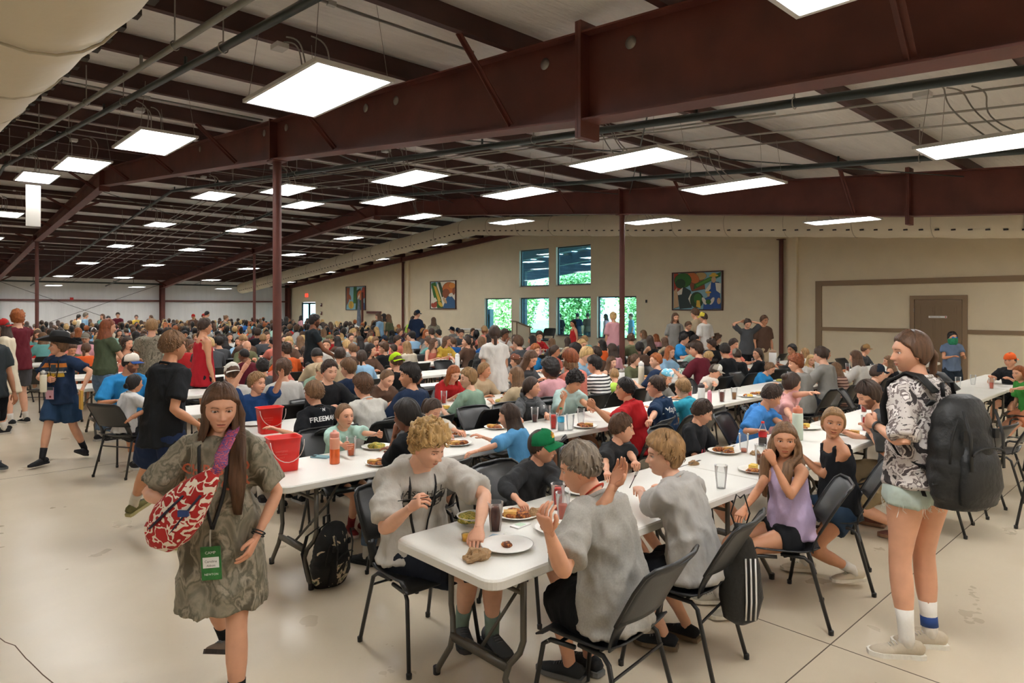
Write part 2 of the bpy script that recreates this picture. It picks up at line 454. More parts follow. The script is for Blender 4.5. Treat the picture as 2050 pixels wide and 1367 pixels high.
for y0 in (-.40, .06):
    for z0, z1 in ((1.75, 1.97), (.98, 1.62), (.2, .8)):
        f = MB(); f.box((-.036, y0, z0), (-.03, y0+.34, z0+.018)); f.box((-.036, y0, z1-.018), (-.03, y0+.34, z1)); f.box((-.036, y0, z0), (-.03, y0+.018, z1)); f.box((-.036, y0+.322, z0), (-.03, y0+.34, z1))
        f.build('panel_moulding', M_door, lf)
        MB().box((-.038, y0+.05, z0+.05), (-.03, y0+.29, z1-.05)).build('door_panel', M_door, lf)
for z in (.3, 1.1, 1.85): MB().tube([(-.055, .52, z-.05), (-.055, .52, z+.05)], .009, 8).build('hinge', M_conduit, lf)
MB().lathe([(0, 0), (.03, .005), (.012, .02), (.012, .04), (.03, .055), (.025, .08), (0, .085)], 12, Matrix.Translation((-.03, -.44, 1.0)) @ Matrix.Rotation(-PI/2, 4, 'Y')).build('door_knob', mat('brass', (170, 140, 80), .3, metal=.9), lf, True)
M_white = mat('white plastic', (235, 235, 232), .4)
M_black = mat('black plastic', (22, 22, 23), .42)
M_red = mat('bright red plastic', (222, 32, 22), .38)
def text_mesh(s, size, font_bold=False, extrude=.0, shear=0, spacing=1.0, res=2):
    c = bpy.data.curves.new('txt', 'FONT'); c.body = s; c.size = size; c.extrude = extrude; c.resolution_u = res
    c.align_x = 'CENTER'; c.align_y = 'CENTER'; c.shear = shear; c.space_character = spacing
    if font_bold: c.offset = size * .022
    o = bpy.data.objects.new('txt', c); COL.objects.link(o)
    dg = bpy.context.evaluated_depsgraph_get(); me = bpy.data.meshes.new_from_object(o.evaluated_get(dg))
    me.materials.clear()
    bpy.data.objects.remove(o); return me
sg = MB().box((-.041, -.2, 1.66), (-.037, .2, 1.71)).build('door_sign', M_white, lf)
t = link('sign_lettering', text_mesh('Restrooms this', .035), sg, M_black); t.matrix_local = Matrix.Translation((-.0425, .05, 1.685)) @ Matrix.Rotation(-PI/2, 4, 'Z') @ Matrix.Rotation(PI/2, 4, 'X')
MB().lathe([(0, 0), (.015, 0), (.015, .002), (0, .002)], 10, Matrix.Translation((-.041, -.17, 1.685)) @ Matrix.Rotation(-PI/2, 4, 'Y')).build('sign_emblem', M_red, sg)
# small wall fittings
o = MB().box((-.03, -.03, -.05), (0, .03, .05)).build('wall_switch', M_black); o.location = (U1, 13.57, 2.14); tag(o, 'small black wall fitting right of the lower windows', 'switch')
o = MB().box((-.06, -.15, -.1), (0, .15, .1)).build('exit_sign', mat('lit red exit sign', (255, 70, 50), .4, emit=1.6)); o.location = (U1, 38.8, 2.7); tag(o, 'small red EXIT sign glowing above the far glass doors', 'exit sign')
t = link('sign_lettering', text_mesh('EXIT', .13), o, M_white); t.matrix_local = Matrix.Translation((-.0615, 0, 0)) @ Matrix.Rotation(-PI/2, 4, 'Z') @ Matrix.Rotation(PI/2, 4, 'X')
for (v, z, lb) in ((36.9, 2.1, 'upper'), (36.9, 1.6, 'lower')):
    e = empty('fire_alarm', (U1, v, z), 0, lb + ' small dark red fire alarm on the wall beside the glass doors', 'fire alarm')
    MB().box((-.05, -.07, -.1), (0, .07, .1)).build('case', M_oxide, e); MB().box((-.07, -.04, .0), (-.05, .04, .07)).build('strobe', M_white, e)

# paintings: flat painted canvases in thin dark frames
def painting(v0, v1, z0, z1, shapes, label):
    w = v1 - v0; h = z1 - z0
    e = empty('painting', (U1 - .005, v1, z0), 0, label, 'painting', None)
    M_fr = mat('dark brown picture frame', (70, 36, 26), .5)
    for A, B_ in (((-.06, -w, 0), (0, 0, .035)), ((-.06, -w, h-.035), (0, 0, h)), ((-.06, -w, .035), (0, -w+.035, h-.035)), ((-.06, -.035, .035), (0, 0, h-.035))): MB().box(A, B_).build('frame', M_fr, e)
    cols = []; b = MB()
    def ci(c):
        if c not in cols: cols.append(c)
        return cols.index(c)
    b.cur = ci(shapes[0]); b.box((-.03, -w+.035, .035), (-.01, -.035, h-.035))
    lay = 0
    for (c, poly) in shapes[1:]:
        lay += 1; x = -.0305 - lay * .0004
        pts = []
        if poly[0] == 'e':
            _, cx, cy, rx, ry, rot = poly
            for k in range(18):
                a = 2*PI*k/18; p, q = rx*math.cos(a), ry*math.sin(a); cr_, sr = math.cos(math.radians(rot)), math.sin(math.radians(rot))
                pts.append((cx + p*cr_ - q*sr, cy + p*sr + q*cr_))
        else: pts = poly
        pts = [(min(max(p, .03), .97), min(max(q, .03), .97)) for p, q in pts]
        b.cur = ci(c); n = len(b.v)
        b.add([(x, -p * w, q * h) for p, q in pts], [tuple(range(len(pts)))])
        # dark outline
        b.cur = ci('181412')
        m_ = len(pts); cxx = sum(p for p, _ in pts)/m_; cyy = sum(q for _, q in pts)/m_
        o2 = [(min(max(cxx + (p-cxx)*1.04, .03), .97), min(max(cyy + (q-cyy)*1.04, .03), .97)) for p, q in pts]
        b.add([(x + .0002, -p * w, q * h) for p, q in o2], [tuple(range(m_))])
    me = b.mesh('canvas')
    link('canvas', me, e, [mat('paint ' + c, hexc(c), .5) for c in cols])
    return e
G1, G2, TAN, BR, OR, WH, BL, DK, SKY, YL, RD = '2f6a22', '1c4018', 'c8a47c', '8a4a28', 'c46a2c', 'e8e2d2', '1e4e96', '2b3a3a', '86b6c4', 'd8b040', 'a83a20'
painting(10.69, 12.52, 1.83, 3.08, [SKY,
    (RD, [(.0, 1), (.12, 1), (.2, .6), (.08, .1), (0, .1)]), (BR, [(.3, .95), (.62, .98), (.66, .55), (.4, .5)]), ('9a7848', ('e', .35, .93, .14, .09, 0)), ('b89a60', ('e', .57, .88, .12, .1, 0)),
    (OR, ('e', .43, .84, .1, .16, 30)), (G1, ('e', .22, .78, .17, .19, 0)), (G2, ('e', .17, .7, .1, .12, 0)), (G1, [(.45, .55), (.95, .85), (.98, .98), (.78, .86), (.46, .68)]), ('4f8a2c', [(.5, .6), (.8, .8), (.78, .84), (.48, .66)]),
    (TAN, [(.02, .05), (.02, .5), (.1, .6), (.14, .1)]), (DK, [(.16, .05), (.12, .45), (.25, .6), (.38, .5), (.4, .08)]), (WH, [(.1, .48), (.22, .6), (.2, .42), (.12, .4)]), (WH, [(.33, .3), (.38, .44), (.44, .36), (.38, .16)]),
    (G2, ('e', .5, .27, .13, .2, 0)), (G1, ('e', .52, .3, .08, .14, 0)), (YL, [(.49, .1), (.5, .26), (.56, .26), (.58, .06)]),
    (BL, [(.72, .05), (.72, .55), (.8, .72), (.93, .7), (.97, .05)]), (WH, [(.66, .5), (.78, .72), (.77, .55), (.7, .44)]), (WH, [(.86, .7), (.97, .68), (.96, .42), (.88, .5)]), (TAN, ('e', .83, .78, .045, .08, 0)), (YL, ('e', .83, .88, .09, .03, 0)), (YL, ('e', .83, .91, .05, .04, 0)),
    (BL, [(.63, .03), (.65, .3), (.73, .34), (.8, .3), (.82, .03)]), (WH, ('e', .65, .24, .035, .1, 20)), (WH, ('e', .8, .24, .035, .1, -20)), (TAN, ('e', .73, .4, .03, .05, 0)), (YL, ('e', .73, .46, .055, .03, 0)), (G1, ('e', .73, .22, .05, .06, 0)), (TAN, ('e', .93, .24, .035, .08, 0))],
    'large painting of green vegetables and farmers in straw hats and overalls')
painting(24.01, 25.96, 1.86, 3.18, [WH,
    (SKY, [(.0, 1), (.3, 1), (.2, .7), (0, .75)]), (G1, [(.02, .9), (.2, .98), (.42, .4), (.5, .05), (.28, .05), (.12, .5)]), (YL, [(.12, .85), (.24, .8), (.42, .3), (.32, .25)]), (G2, [(.3, .95), (.4, .95), (.56, .5), (.46, .42)]),
    (OR, ('e', .72, .72, .24, .22, 20)), (BR, ('e', .62, .55, .14, .16, 0)), ('d88a34', ('e', .85, .82, .12, .1, 0)), (RD, ('e', .15, .15, .12, .1, 0)), (RD, ('e', .22, .22, .06, .05, 0)), (WH, [(.02, .3), (.2, .42), (.28, .3), (.1, .2)]),
    ('2a5a86', [(.5, .03), (.66, .42), (.8, .5), (.96, .3), (.97, .03)]), (TAN, ('e', .58, .3, .05, .12, 35)), (YL, ('e', .4, .18, .06, .12, 40)), (WH, ('e', .82, .5, .1, .06, 20)), (BR, ('e', .92, .62, .05, .12, 0))],
    'square painting of yellow corn and orange pumpkins, between the wall column and the windows')
painting(31.86, 33.95, 1.79, 3.12, [SKY,
    (BR, [(.02, .95), (.2, .95), (.15, .4), (.02, .2)]), (G1, [(.4, .97), (.56, .97), (.52, .3), (.38, .3)]), (G2, [(.55, .8), (.75, .9), (.8, .05), (.5, .05)]), (OR, ('e', .74, .62, .16, .2, 0)), (RD, ('e', .9, .72, .1, .24, 0)),
    (YL, ('e', .27, .22, .14, .16, 0)), ('c8962c', ('e', .26, .2, .06, .14, 0)), (WH, [(.6, .5), (.7, .7), (.72, .4), (.64, .3)]), (BR, ('e', .2, .55, .06, .12, 20)), (TAN, ('e', .68, .45, .05, .08, 0)), (BL, [(.78, .03), (.8, .3), (.95, .3), (.97, .03)])],
    'leftmost painting of squash and carrots, nearest the far glass doors')

# folded banner and rail beside the left painting
o = empty('banner_stand', (18.6, 31.6, 0), 0, 'narrow grey blue draped banner on a red brown post by the wall', 'banner')
b = MB()
for k in range(6): b.tube([(.0, .0 + k * .07, .05), (.01, .02 + k * .06, 1.2), (0, .12 + k * .02, 2.4)], [.05, .045, .02], 8)
b.build('drape', mat('grey blue drape', (104, 116, 132), .6, var=.2, vscale=8), o, True)
MB().box((.02, -.14, 0), (.1, -.04, 2.75)).build('post', M_oxide, o)
MB().box((.3, -1.5, 1.62), (.36, -.1, 1.74)).build('rail', M_oxide, o)

# ducts
def duct(u, vs, z, r, label, extra=None):
    e = empty('fabric_duct', (u, 0, 0), 0, label, 'duct')
    pts = []; R = []
    v = vs[0]; i = 0
    while v < vs[1]:
        pts.append((0, v, z(v))); R.append(r * (1 + .012 * math.sin(i * 1.9) - (.02 if i % 6 == 0 else 0))); v += .22; i += 1
    V_, F_ = tube_vf(pts, R, 28, True)
    V_ = [Vector((p.x + .012*noise.noise(p*2.2), p.y, p.z + .02*noise.noise(Vector((p.x*2, p.y*1.3, 5))))) for p in V_]
    MB().add(V_, F_).build('duct_sleeve', M_duct, e, True)
    k = 0
    v = vs[0] + .5
    while v < vs[1] - .3:
        MB().tube([(math.cos(a)*r*1.012, v, z(v) + math.sin(a)*r*1.012) for a in [2*PI*j/24 for j in range(25)]], .008, 5).build('hoop', mat('duct seam', (176, 166, 146), .7), e, True)
        v += 1.5
    b = MB(); v = vs[0] + .3
    while v < vs[1] - .3:
        for sg in (-1, 1):
            a = math.radians(-90 + sg * 58)
            b.box((math.cos(a)*r*1.0 - .02, v, z(v) + math.sin(a)*r - .014), (math.cos(a)*r + .02, v + .075, z(v) + math.sin(a)*r + .014))
        v += .28
    o = b.build('vent_slots', mat('vent slot dark', (40, 34, 30), .8), e); o['kind'] = 'stuff'
    b = MB(); v = vs[0] + .3
    while v < vs[1]:
        b.tube([(0, v, z(v) + r), (0, v, roof(v) - .05)], .004, 4); v += .9
    o = b.build('hanger_clips', M_conduit, e); o['kind'] = 'stuff'
    return e
duct(15.5, (-4.0, 39.8), lambda v: roof(v) - .62 , .315, 'long white fabric air duct running high in front of the window wall')
duct(.52, (-4.0, 39.8), lambda v: roof(v) - .66, .44, 'big white fabric air duct overhead in the top left corner')

# ceiling lights: flat panels hung on wires
LIGHTS = [(2.36, 4.66), (2.33, 8.64), (2.3, 12.4), (2.2, 15.9), (2.4, 22.0), (2.65, .69), (6.55, 1.17), (5.88, 4.44), (8.11, 4.42), (13.1, 4.9), (12.7, 8.9), (7.64, 7.97),
          (12.3, 13.1), (5.66, 8.24), (7.59, 11.82), (5.59, 12.16), (7.42, 15.32), (5.42, 15.58), (10.49, 14.77), (12.19, 21.52), (8.38, 21.62), (6.03, 21.76), (5.96, 26.05),
          (5.85, 30.53), (5.76, 34.87), (8.1, 34.81), (8.16, 30.35), (8.25, 25.94), (15.94, 25.67), (12.07, 25.76), (12.06, 30.24), (2.4, 26.0), (2.4, 30.4), (15.9, 30.4), (15.9, 34.8), (12.0, 34.8), (2.4, 34.8), (2.4, 38.6), (6, 38.6), (9.6, 38.6), (14, 38.6), (15.9, 21.5),
          (-1.6, 1.2), (-1.6, 8.3), (-1.6, 15.6), (-1.6, 25.8), (13.1, 1.2), (13.1, -2.5), (17.0, .8), (9.6, -2.2), (6.5, -2.2), (2.9, -2.2), (-6, 2.0), (-6, 10)]  # the unseen panels nearest the front wall are added to brighten it
M_panel = mat('lit diffuser', (251, 250, 248), .5, emit=LIGHT_E)
M_alu = mat('light fixture frame', (200, 200, 198), .4, metal=.3)
fr = MB()
for A, B_ in (((-.305, -.61, 0), (.305, -.585, .028)), ((-.305, .585, 0), (.305, .61, .028)), ((-.305, -.585, 0), (-.28, .585, .028)), ((.28, -.585, 0), (.305, .585, .028)), ((-.28, -.585, .018), (.28, .585, .028))): fr.box(A, B_)
fr.box((-.1, -.2, .03), (.1, .2, .05))
me_fr = fr.mesh('fixture_frame'); me_fr.materials.append(M_alu)
me_df = MB().box((-.28, -.585, .006), (.28, .585, .012)).mesh('diffuser'); me_df.materials.append(M_panel)
def ordn(n):
    W = ['zeroth','first','second','third','fourth','fifth','sixth','seventh','eighth','ninth','tenth','eleventh','twelfth','thirteenth','fourteenth','fifteenth','sixteenth','seventeenth','eighteenth','nineteenth','twentieth']
    if n <= 20: return W[n]
    T = {2:'twenty',3:'thirty',4:'forty'}; return T[n//10] + ('-' + W[n%10] if n % 10 else '')
order = sorted(range(len(LIGHTS)), key=lambda i: LIGHTS[i][0]*CP + LIGHTS[i][1]*SP)
def vis(u_, v_, z_):
    X = u_*SP - v_*CP; Z = u_*CP + v_*SP
    if Z < .5: return False
    x = CX + F_PX*X/Z; y = CY - F_PX*(z_-CAM_H)/Z
    return -60 < x < 2110 and -60 < y < 1400
vo = [i for i in order if vis(LIGHTS[i][0], LIGHTS[i][1], roof(LIGHTS[i][1]) - .8)]
for i, (lu, lv) in enumerate(LIGHTS):
    z = roof(lv) - .8
    lab = ('%s nearest rectangular white ceiling panel light, hung on wires below the purlins' % ordn(vo.index(i) + 1)) if i in vo else 'unseen rectangular white panel light outside the view, behind or beside the camera'
    lab = lab.replace('first nearest', 'nearest and largest')
    e = empty('ceiling_light', (lu, lv, z), 0, lab, 'light', 'panel lights under the roof')
    link('fixture_frame', me_fr, e); link('diffuser', me_df, e)
    if i in vo and vo.index(i) < 24:
        for sx, sy in ((-1, -1), (1, -1), (1, 1), (-1, 1)):
            MB().tube([(sx*.28, sy*.55, .04), (sx*.22, sy*.5, .56)], .0025, 4).build('hanging_wire', M_conduit, e)
        r2 = random.Random(i)
        for k in range(3):
            sx = r2.uniform(-.16, .16); rr = r2.uniform(.10, .24); P = []
            for j in range(15):
                t = j / 14; P.append((sx + .5*rr*math.sin(t*PI), .12*(k-1) + .5*t + (rr*.5)*math.sin(t*PI*1.6), .04 + .5*t + rr*.8*math.sin(t*PI)*(1 if k else .4)))
            MB().tube([(x, y, min(z, .74)) for x, y, z in P], .0065, 5).build('cable', M_conduit, e, True)
        MB().box((-.05, .55, .5), (.05, .68, .54)).build('junction_box', M_alu, e)

# pipes, conduits and rods under the roof
def run_pipe(p, q, off, r, m, label, name='sprinkler_pipe', cat='pipe', hang=True, ext=(-1, 1)):
    """a pipe parallel to the roof at a fixed drop below it, along v, through two sighted points"""
    def hit(px, py):
        d = ray(px, py); t = .5
        while t < 60:
            if CAM_H + d[2]*t > roof(d[1]*t) - off: return Vector((d[0]*t, d[1]*t, 0))
            t += .01
    a = hit(*p); b_ = hit(*q); uc = (a.x + b_.x) / 2
    v0, v1 = ext
    pts = [(0, v, roof(v) - off) for v in sorted({v0, 18.5, v1} | set(np.arange(v0, v1, 3.0).tolist()))] if v1 > 18.5 else [(0, v0, roof(v0)-off), (0, v1, roof(v1)-off)]
    e = empty(name, (uc, 0, 0), 0, label, cat)
    MB().tube(pts, r, 10).build('pipe', m, e, True)
    if hang:
        v = math.ceil(v0) + .4
        while v < v1:
            MB().tube([(0, v, roof(v)-off+r), (0, v, roof(v)-.1)], .006, 5).build('hanger_rod', M_conduit, e)
            MB().tube([(math.cos(a_)*(r+.008), v, roof(v)-off + math.sin(a_)*(r+.012)) for a_ in [2*PI*j/10 for j in range(11)]], .005, 4).build('clevis', M_conduit, e)
            if r > .02: MB().tube([(0, v+.9, roof(v+.9)-off-.0), (0, v+.9, roof(v+.9)-off+.1)], .014, 6).build('sprinkler_head', m, e)
            v += 3.0
    return e
pp = run_pipe((650, 0), (300, 165), .42, .032, M_pipe_dk, 'dark sprinkler pipe overhead at left, right of the pale conduit', ext=(-4, 41))
pp = run_pipe((470, 30), (180, 190), .5, .024, mat('pale grey pipe', (112, 112, 104), .45), 'pale grey pipe overhead at left, left of the dark sprinkler pipe', ext=(-4, 41))
run_pipe((1470, 215), (2040, 152), .55, .036, M_pipe_dk, 'thick dark sprinkler pipe crossing in front of the second rafter', ext=(-4, 41))
run_pipe((1480, 333), (2040, 315), .5, .034, M_pipe_dk, 'thin dark sprinkler pipe just before the second rafter', ext=(-4, 41))
for k, (p, q) in enumerate((((1300, 262), (1880, 198)), ((1330, 280), (2040, 222)), ((1360, 305), (1900, 250)), ((760, 330), (1100, 290)))):
    run_pipe(p, q, .26, .011, M_conduit, ['upper of the thin galvanised conduits beyond the nearest rafter', 'middle of the thin galvanised conduits beyond the nearest rafter', 'lower of the thin galvanised conduits beyond the nearest rafter', 'thin galvanised conduit above the middle of the hall'][k], 'conduit', 'conduit', False, ext=(3.2 if k == 3 else -4, 41))
for k, u in enumerate((7.2, 9.0, 13.2, 14.4)):
    e = empty('conduit', (u, 0, 0), 0, 'thin %s conduit running up the far roof slope' % ['second left', 'left', 'right', 'rightmost'][k], 'conduit')
    MB().tube([(0, v, roof(v) - .3) for v in (19, 30, 41)], .014, 6).build('pipe', M_conduit, e, True)
# conduit along the purlins in u
for k, (v, u0, u1_) in enumerate(((4.3, -2, 3.6), (8.8, -2, 3.7), (5.2, 4.2, 11), (11.7, 4.2, 14), (15.5, 4.2, 12), (21.6, 2, 13), (25.9, 2, 16), (30.3, 2, 13), (12.3, -1, 3.7))):
    e = empty('cable_tray_conduit', (0, v, roof(v) - .24), 0, '%s thin conduit along a purlin, counting from the camera, feeding the panel lights' % ordn(k + 1), 'conduit')
    MB().tube([(u0, 0, 0), (u1_, 0, 0)], .011, 6).build('pipe', M_conduit, e, True)
    x = u0 + .5
    while x < u1_: MB().box((x-.03, -.02, -.016), (x+.03, .02, .016)).build('strap', M_alu, e); x += 1.9
# cross bracing rods between rafters
for k, (a, b_) in enumerate((((3.9, 2.6), (11.5, 8.6)), ((11.5, 2.6), (3.9, 8.6)), ((3.9, 20), (11.5, 27)), ((11.5, 20), (3.9, 27)), ((3.9, 8.8), (11.5, 14.6)), ((11.5, 8.8), (3.9, 14.6)))):
    tag(MB().tube([(a[0], a[1], roof(a[1])-.32), (b_[0], b_[1], roof(b_[1])-.32)], .009, 6).build('brace_rod', M_pipe_dk), kind='structure')
# sag rods / bridging dots between purlins
tag(MB().box((2.02, 15.9, 3.5), (2.26, 15.91, 4.3)).build('hanging_banner', mat('white hanging sheet', (200, 196, 188), .6)), 'white blank sheet hanging below the panel lights at far left', 'banner')
# ------------------------------------------------------------------ furniture: tables and chairs
M_top = mat('white plastic table top', (226, 224, 216), .38, var=.03, vscale=3, bump=.05, bscale=90)
M_tleg = mat('grey enamel table leg', (86, 82, 74), .4, metal=.3)
M_chair = mat('black moulded chair plastic', (30, 31, 32), .36, var=.12, vscale=8, bump=.06, bscale=160)
M_cleg = mat('black chair leg', (28, 28, 28), .4)
M_chrome = mat('chrome screw', (180, 180, 176), .3, metal=1)
TL, TW, TH = 2.44, .76, .74
def top_mesh():
    b = MB(); prof = [(0, -.045), (.004, -.022), (0, -.004), (.006, 0)]
    rings = []
    for ins, z in ((.012, -.05), (.0, -.042), (.0, -.008), (.008, 0)):
        rings.append([(x, y, z) for x, y in rounded_rect(TL - 2*ins, TW - 2*ins, .075 - ins*.5, 6)])
    n = len(rings[0]); vs = [p for r in rings for p in r]
    fs = [tuple(range(n-1, -1, -1)), tuple(3*n + i for i in range(n))]
    for k in range(3):
        for i in range(n): fs.append((k*n+i, k*n+(i+1) % n, (k+1)*n+(i+1) % n, (k+1)*n+i))
    b.add(vs, fs); me = b.mesh('tabletop'); me.materials.append(M_top); return me
def frame_mesh():
    """one folding leg set at the +x end: two legs with bent feet, cross bars"""
    b = MB()
    for s in (-1, 1):
        b.tube([(.93, s*.27, -.05), (.93, s*.27, -.38), (.935, s*.25, -.44), (.965, s*.21, -.50), (.985, s*.205, -.56), (.99, s*.30, -.70), (.99, s*.315, -.738)], .0155, 10)
    b.tube([(.93, -.27, -.16), (.93, .27, -.16)], .011, 8)
    b.box((.97, -.21, -.53), (.985, .21, -.49))
    b.tube([(.93, -.27, -.065), (.93, .27, -.065)], .014, 8)
    me = b.mesh('folding_leg'); me.materials.append(M_tleg); return me
def brace_mesh():
    b = MB(); b.tube([(.955, 0, -.5), (.72, 0, -.3), (.55, 0, -.07)], .009, 8); b.tube([(.955, 0, -.5), (.955, .12, -.5), (.955, -.12, -.5)], .009, 8)
    me = b.mesh('folding_brace'); me.materials.append(M_tleg); return me
def cap_mesh(s):
    b = MB()
    if s: b.lathe([(.019, -.74), (.02, -.70), (.016, -.70)], 10, Matrix.Translation((.99, s*.3145, 0)))
    me = b.mesh('rubber_foot'); me.materials.append(M_black); return me
ME_T, ME_F, ME_B, ME_C = top_mesh(), frame_mesh(), brace_mesh(), (cap_mesh(-1), cap_mesh(1))
for m_ in (ME_F, ME_B): m_.shade_smooth()
def table(u, v, label, full=True, rz=0):
    e = empty('folding_table', (u, v, TH), rz, label, 'table', 'white folding tables set end to end in rows')
    link('tabletop', ME_T, e)
    for s in (0, 1):
        f = link('folding_leg', ME_F, e); f.rotation_euler.z = s * PI
        if full:
            g = link('folding_brace', ME_B, e); g.rotation_euler.z = s * PI
            link('rubber_foot', ME_C[0], f); link('rubber_foot', ME_C[1], f)
    return e
# chair: moulded seat and back on a bent tube frame; faces +Y, origin on the floor under the seat centre
def sheet(rows, th=.006):
    """rows of points -> thin closed sheet"""
    n = len(rows[0]); m = len(rows); vs = []; fs = []
    P_ = [[Vector(p) for p in r] for r in rows]
    for side in (0, 1):
        for i in range(m):
            for j in range(n):
                a = P_[min(i+1, m-1)][j] - P_[max(i-1, 0)][j]; c = P_[i][min(j+1, n-1)] - P_[i][max(j-1, 0)]
                nn = c.cross(a).normalized(); vs.append(P_[i][j] + nn * (th/2 if side == 0 else -th/2))
    h = m*n
    for i in range(m-1):
        for j in range(n-1):
            a = i*n+j; fs.append((a, a+1, a+n+1, a+n)); fs.append((h+a, h+a+n, h+a+n+1, h+a+1))
    for j in range(n-1): fs.append((j, h+j, h+j+1, j+1)); q = (m-1)*n; fs.append((q+j, q+j+1, h+q+j+1, h+q+j))
    for i in range(m-1): fs.append((i*n, (i+1)*n, h+(i+1)*n, h+i*n)); fs.append((i*n+n-1, h+i*n+n-1, h+(i+1)*n+n-1, (i+1)*n+n-1))
    return vs, fs
def chair_meshes():
    out = {}
    n = 13
    rows = []
    for i in range(12):
        t = i / 11; y = .215 - .43 * t
        w = .225 - .012 * t; z0 = .447 - .012 * math.sin(t * PI) - (.03 * max(0, .16 - t) / .16 if t < .16 else 0)
        z0 += .03 * max(0, t - .86) / .14
        rows.append([(w * (-1 + 2*j/(n-1)), y, z0 + .018 * abs(-1 + 2*j/(n-1)) ** 3 * (t > .1)) for j in range(n)])
    v, f = sheet(rows[::-1], .008); b = MB(); b.add(v, f); m = b.mesh('seat'); m.materials.append(M_chair); m.shade_smooth(); out['seat'] = m
    def bk(z): return -.205 - .20 * ((z - .47) / .37) ** 1.15 if z > .47 else -.205
    b = MB()
    rows = []
    for i in range(10):
        t = i / 9; z = .575 + .265 * t
        w = (.222 + .012*t) * (1 - .10 * max(0, t - .8) / .2)
        rows.append([(w * (-1 + 2*j/(n-1)), bk(z) + .045 * (-1 + 2*j/(n-1)) ** 2 + (.012 * max(0, t-.85)/.15 * -1), z + .0 * j) for j in range(n)])
    v, f = sheet(rows, .008); b.add(v, f)
    for s in (-1, 1):      # side strips that join seat and back, leaving the slot between them
        rows = []
        for i in range(6):
            t = i / 5; z = .447 + .135 * t
            y = -.175 + (bk(.582) + .175) * t ** 1.3
            rows.append([(s*(.222 - .055*(1-q)), y + .045 * t * ((.222 - .055*(1-q))/.222) ** 2, z + .012*(1-t)) for q in (0, .5, 1)][::s])
        v, f = sheet(rows, .008); b.add(v, f)
    m = b.mesh('backrest'); m.materials.append(M_chair); m.shade_smooth(); out['back'] = m
    # rim
    b = MB(); P_ = [(-.222, bk(.575)+.045, .575), (-.231, bk(.74)+.045, .74), (-.222, bk(.815)+.042, .815), (-.19, bk(.843)+.03, .843), (-.09, bk(.846), .848), (.09, bk(.846), .848), (.19, bk(.843)+.03, .843), (.222, bk(.815)+.042, .815), (.231, bk(.74)+.045, .74), (.222, bk(.575)+.045, .575)]
    b.tube(P_, .0085, 8); m = b.mesh('back_rim'); m.materials.append(M_chair); m.shade_smooth(); out['rim'] = m
    def leg(sx, sy):
        b = MB()
        if sy > 0: b.tube([(sx*.19, .02, .405), (sx*.195, .15, .40), (sx*.205, .185, .375), (sx*.232, .245, 0.008)], .0115, 8)
        else: b.tube([(sx*.19, .0, .425), (sx*.195, -.13, .42), (sx*.205, -.165, .395), (sx*.232, -.27, 0.008)], .0115, 8)
        b.lathe([(.015, 0), (.016, .025), (.012, .03)], 8, Matrix.Translation((sx*.232, .245 if sy > 0 else -.27, 0)))
        m = b.mesh('leg'); m.materials.append(M_cleg); m.shade_smooth(); return m
    out['legs'] = [leg(-1, 1), leg(1, 1), leg(-1, -1), leg(1, -1)]
    b = MB(); b.tube([(-.19, .1, .403), (.19, .1, .403)], .009, 6); b.tube([(-.19, -.1, .423), (.19, -.1, .423)], .009, 6); b.tube([(-.21, -.19, .34), (.21, -.19, .34)], .007, 6)
    m = b.mesh('cross_tube'); m.materials.append(M_cleg); out['cross'] = m
    for s, nm in ((-1, 'screw0'), (1, 'screw')):
        b = MB(); b.lathe([(0, 0), (.008, 0), (.007, .004), (0, .005)], 8, Matrix.Translation((s*.203, .16, .395)) @ Matrix.Rotation(s*PI/2, 4, 'Y')); m = b.mesh('screw'); m.materials.append(M_chrome); out[nm] = m
    return out
CH = chair_meshes()
def chair(u, v, face_deg, label, lod=2, group='black stacking chairs along the tables'):
    e = empty('stacking_chair', (u, v, 0), math.radians(face_deg - 90), label, 'chair', group)
    link('seat', CH['seat'], e); bk = link('backrest', CH['back'], e)
    if lod >= 1:
        for m in CH['legs']: link('leg', m, e)
    if lod == 2: link('back_rim', CH['rim'], bk); link('cross_tube', CH['cross'], e); link('screw', CH['screw'], e); link('screw', CH['screw0'], e)
    return e

# rows of tables: near-edge v of each row and the u where the row begins
ROWV = [2.49, 4.54, 6.33, 8.08, 9.78, 11.65, 13.4, 15.2, 17.0, 18.8, 20.6, 22.4, 24.2, 26.0, 27.7, 29.6, 31.4, 33.2, 35.0, 36.8]
ROWU = [1.87, 1.88, 2.5, 2.3, 2.3, 2.05, 2.2, 2.3, 2.2, 2.2, 2.3, 2.3, 2.3, 2.3, 2.3, 2.3, 2.3, 2.3, 2.3, 2.3]
ti = 0
for r, (v, u0) in enumerate(zip(ROWV, ROWU)):
    n = 6 if r else 5
    if r > 9: n = 6
    for k in range(n):
        u = u0 + TL/2 + k * (TL + .01)
        if r == 0 and k > 2: u += .02
        if u > 15.6: continue
        nm = '%s white folding table from the aisle in the %s row back from the camera' % (ordn(k+1), ordn(r+1))
        if r == 0 and k == 0: nm = 'nearest white folding table, with the crumpled napkin and white plate at its end'
        if r == 1 and k == 0: nm = 'white folding table with the red bucket and blue phone at its left end'
        if r == 2 and k == 0: nm = 'white folding table with the second red bucket and a dark drink on its end'
        table(u, v, nm, full=(r < 8))
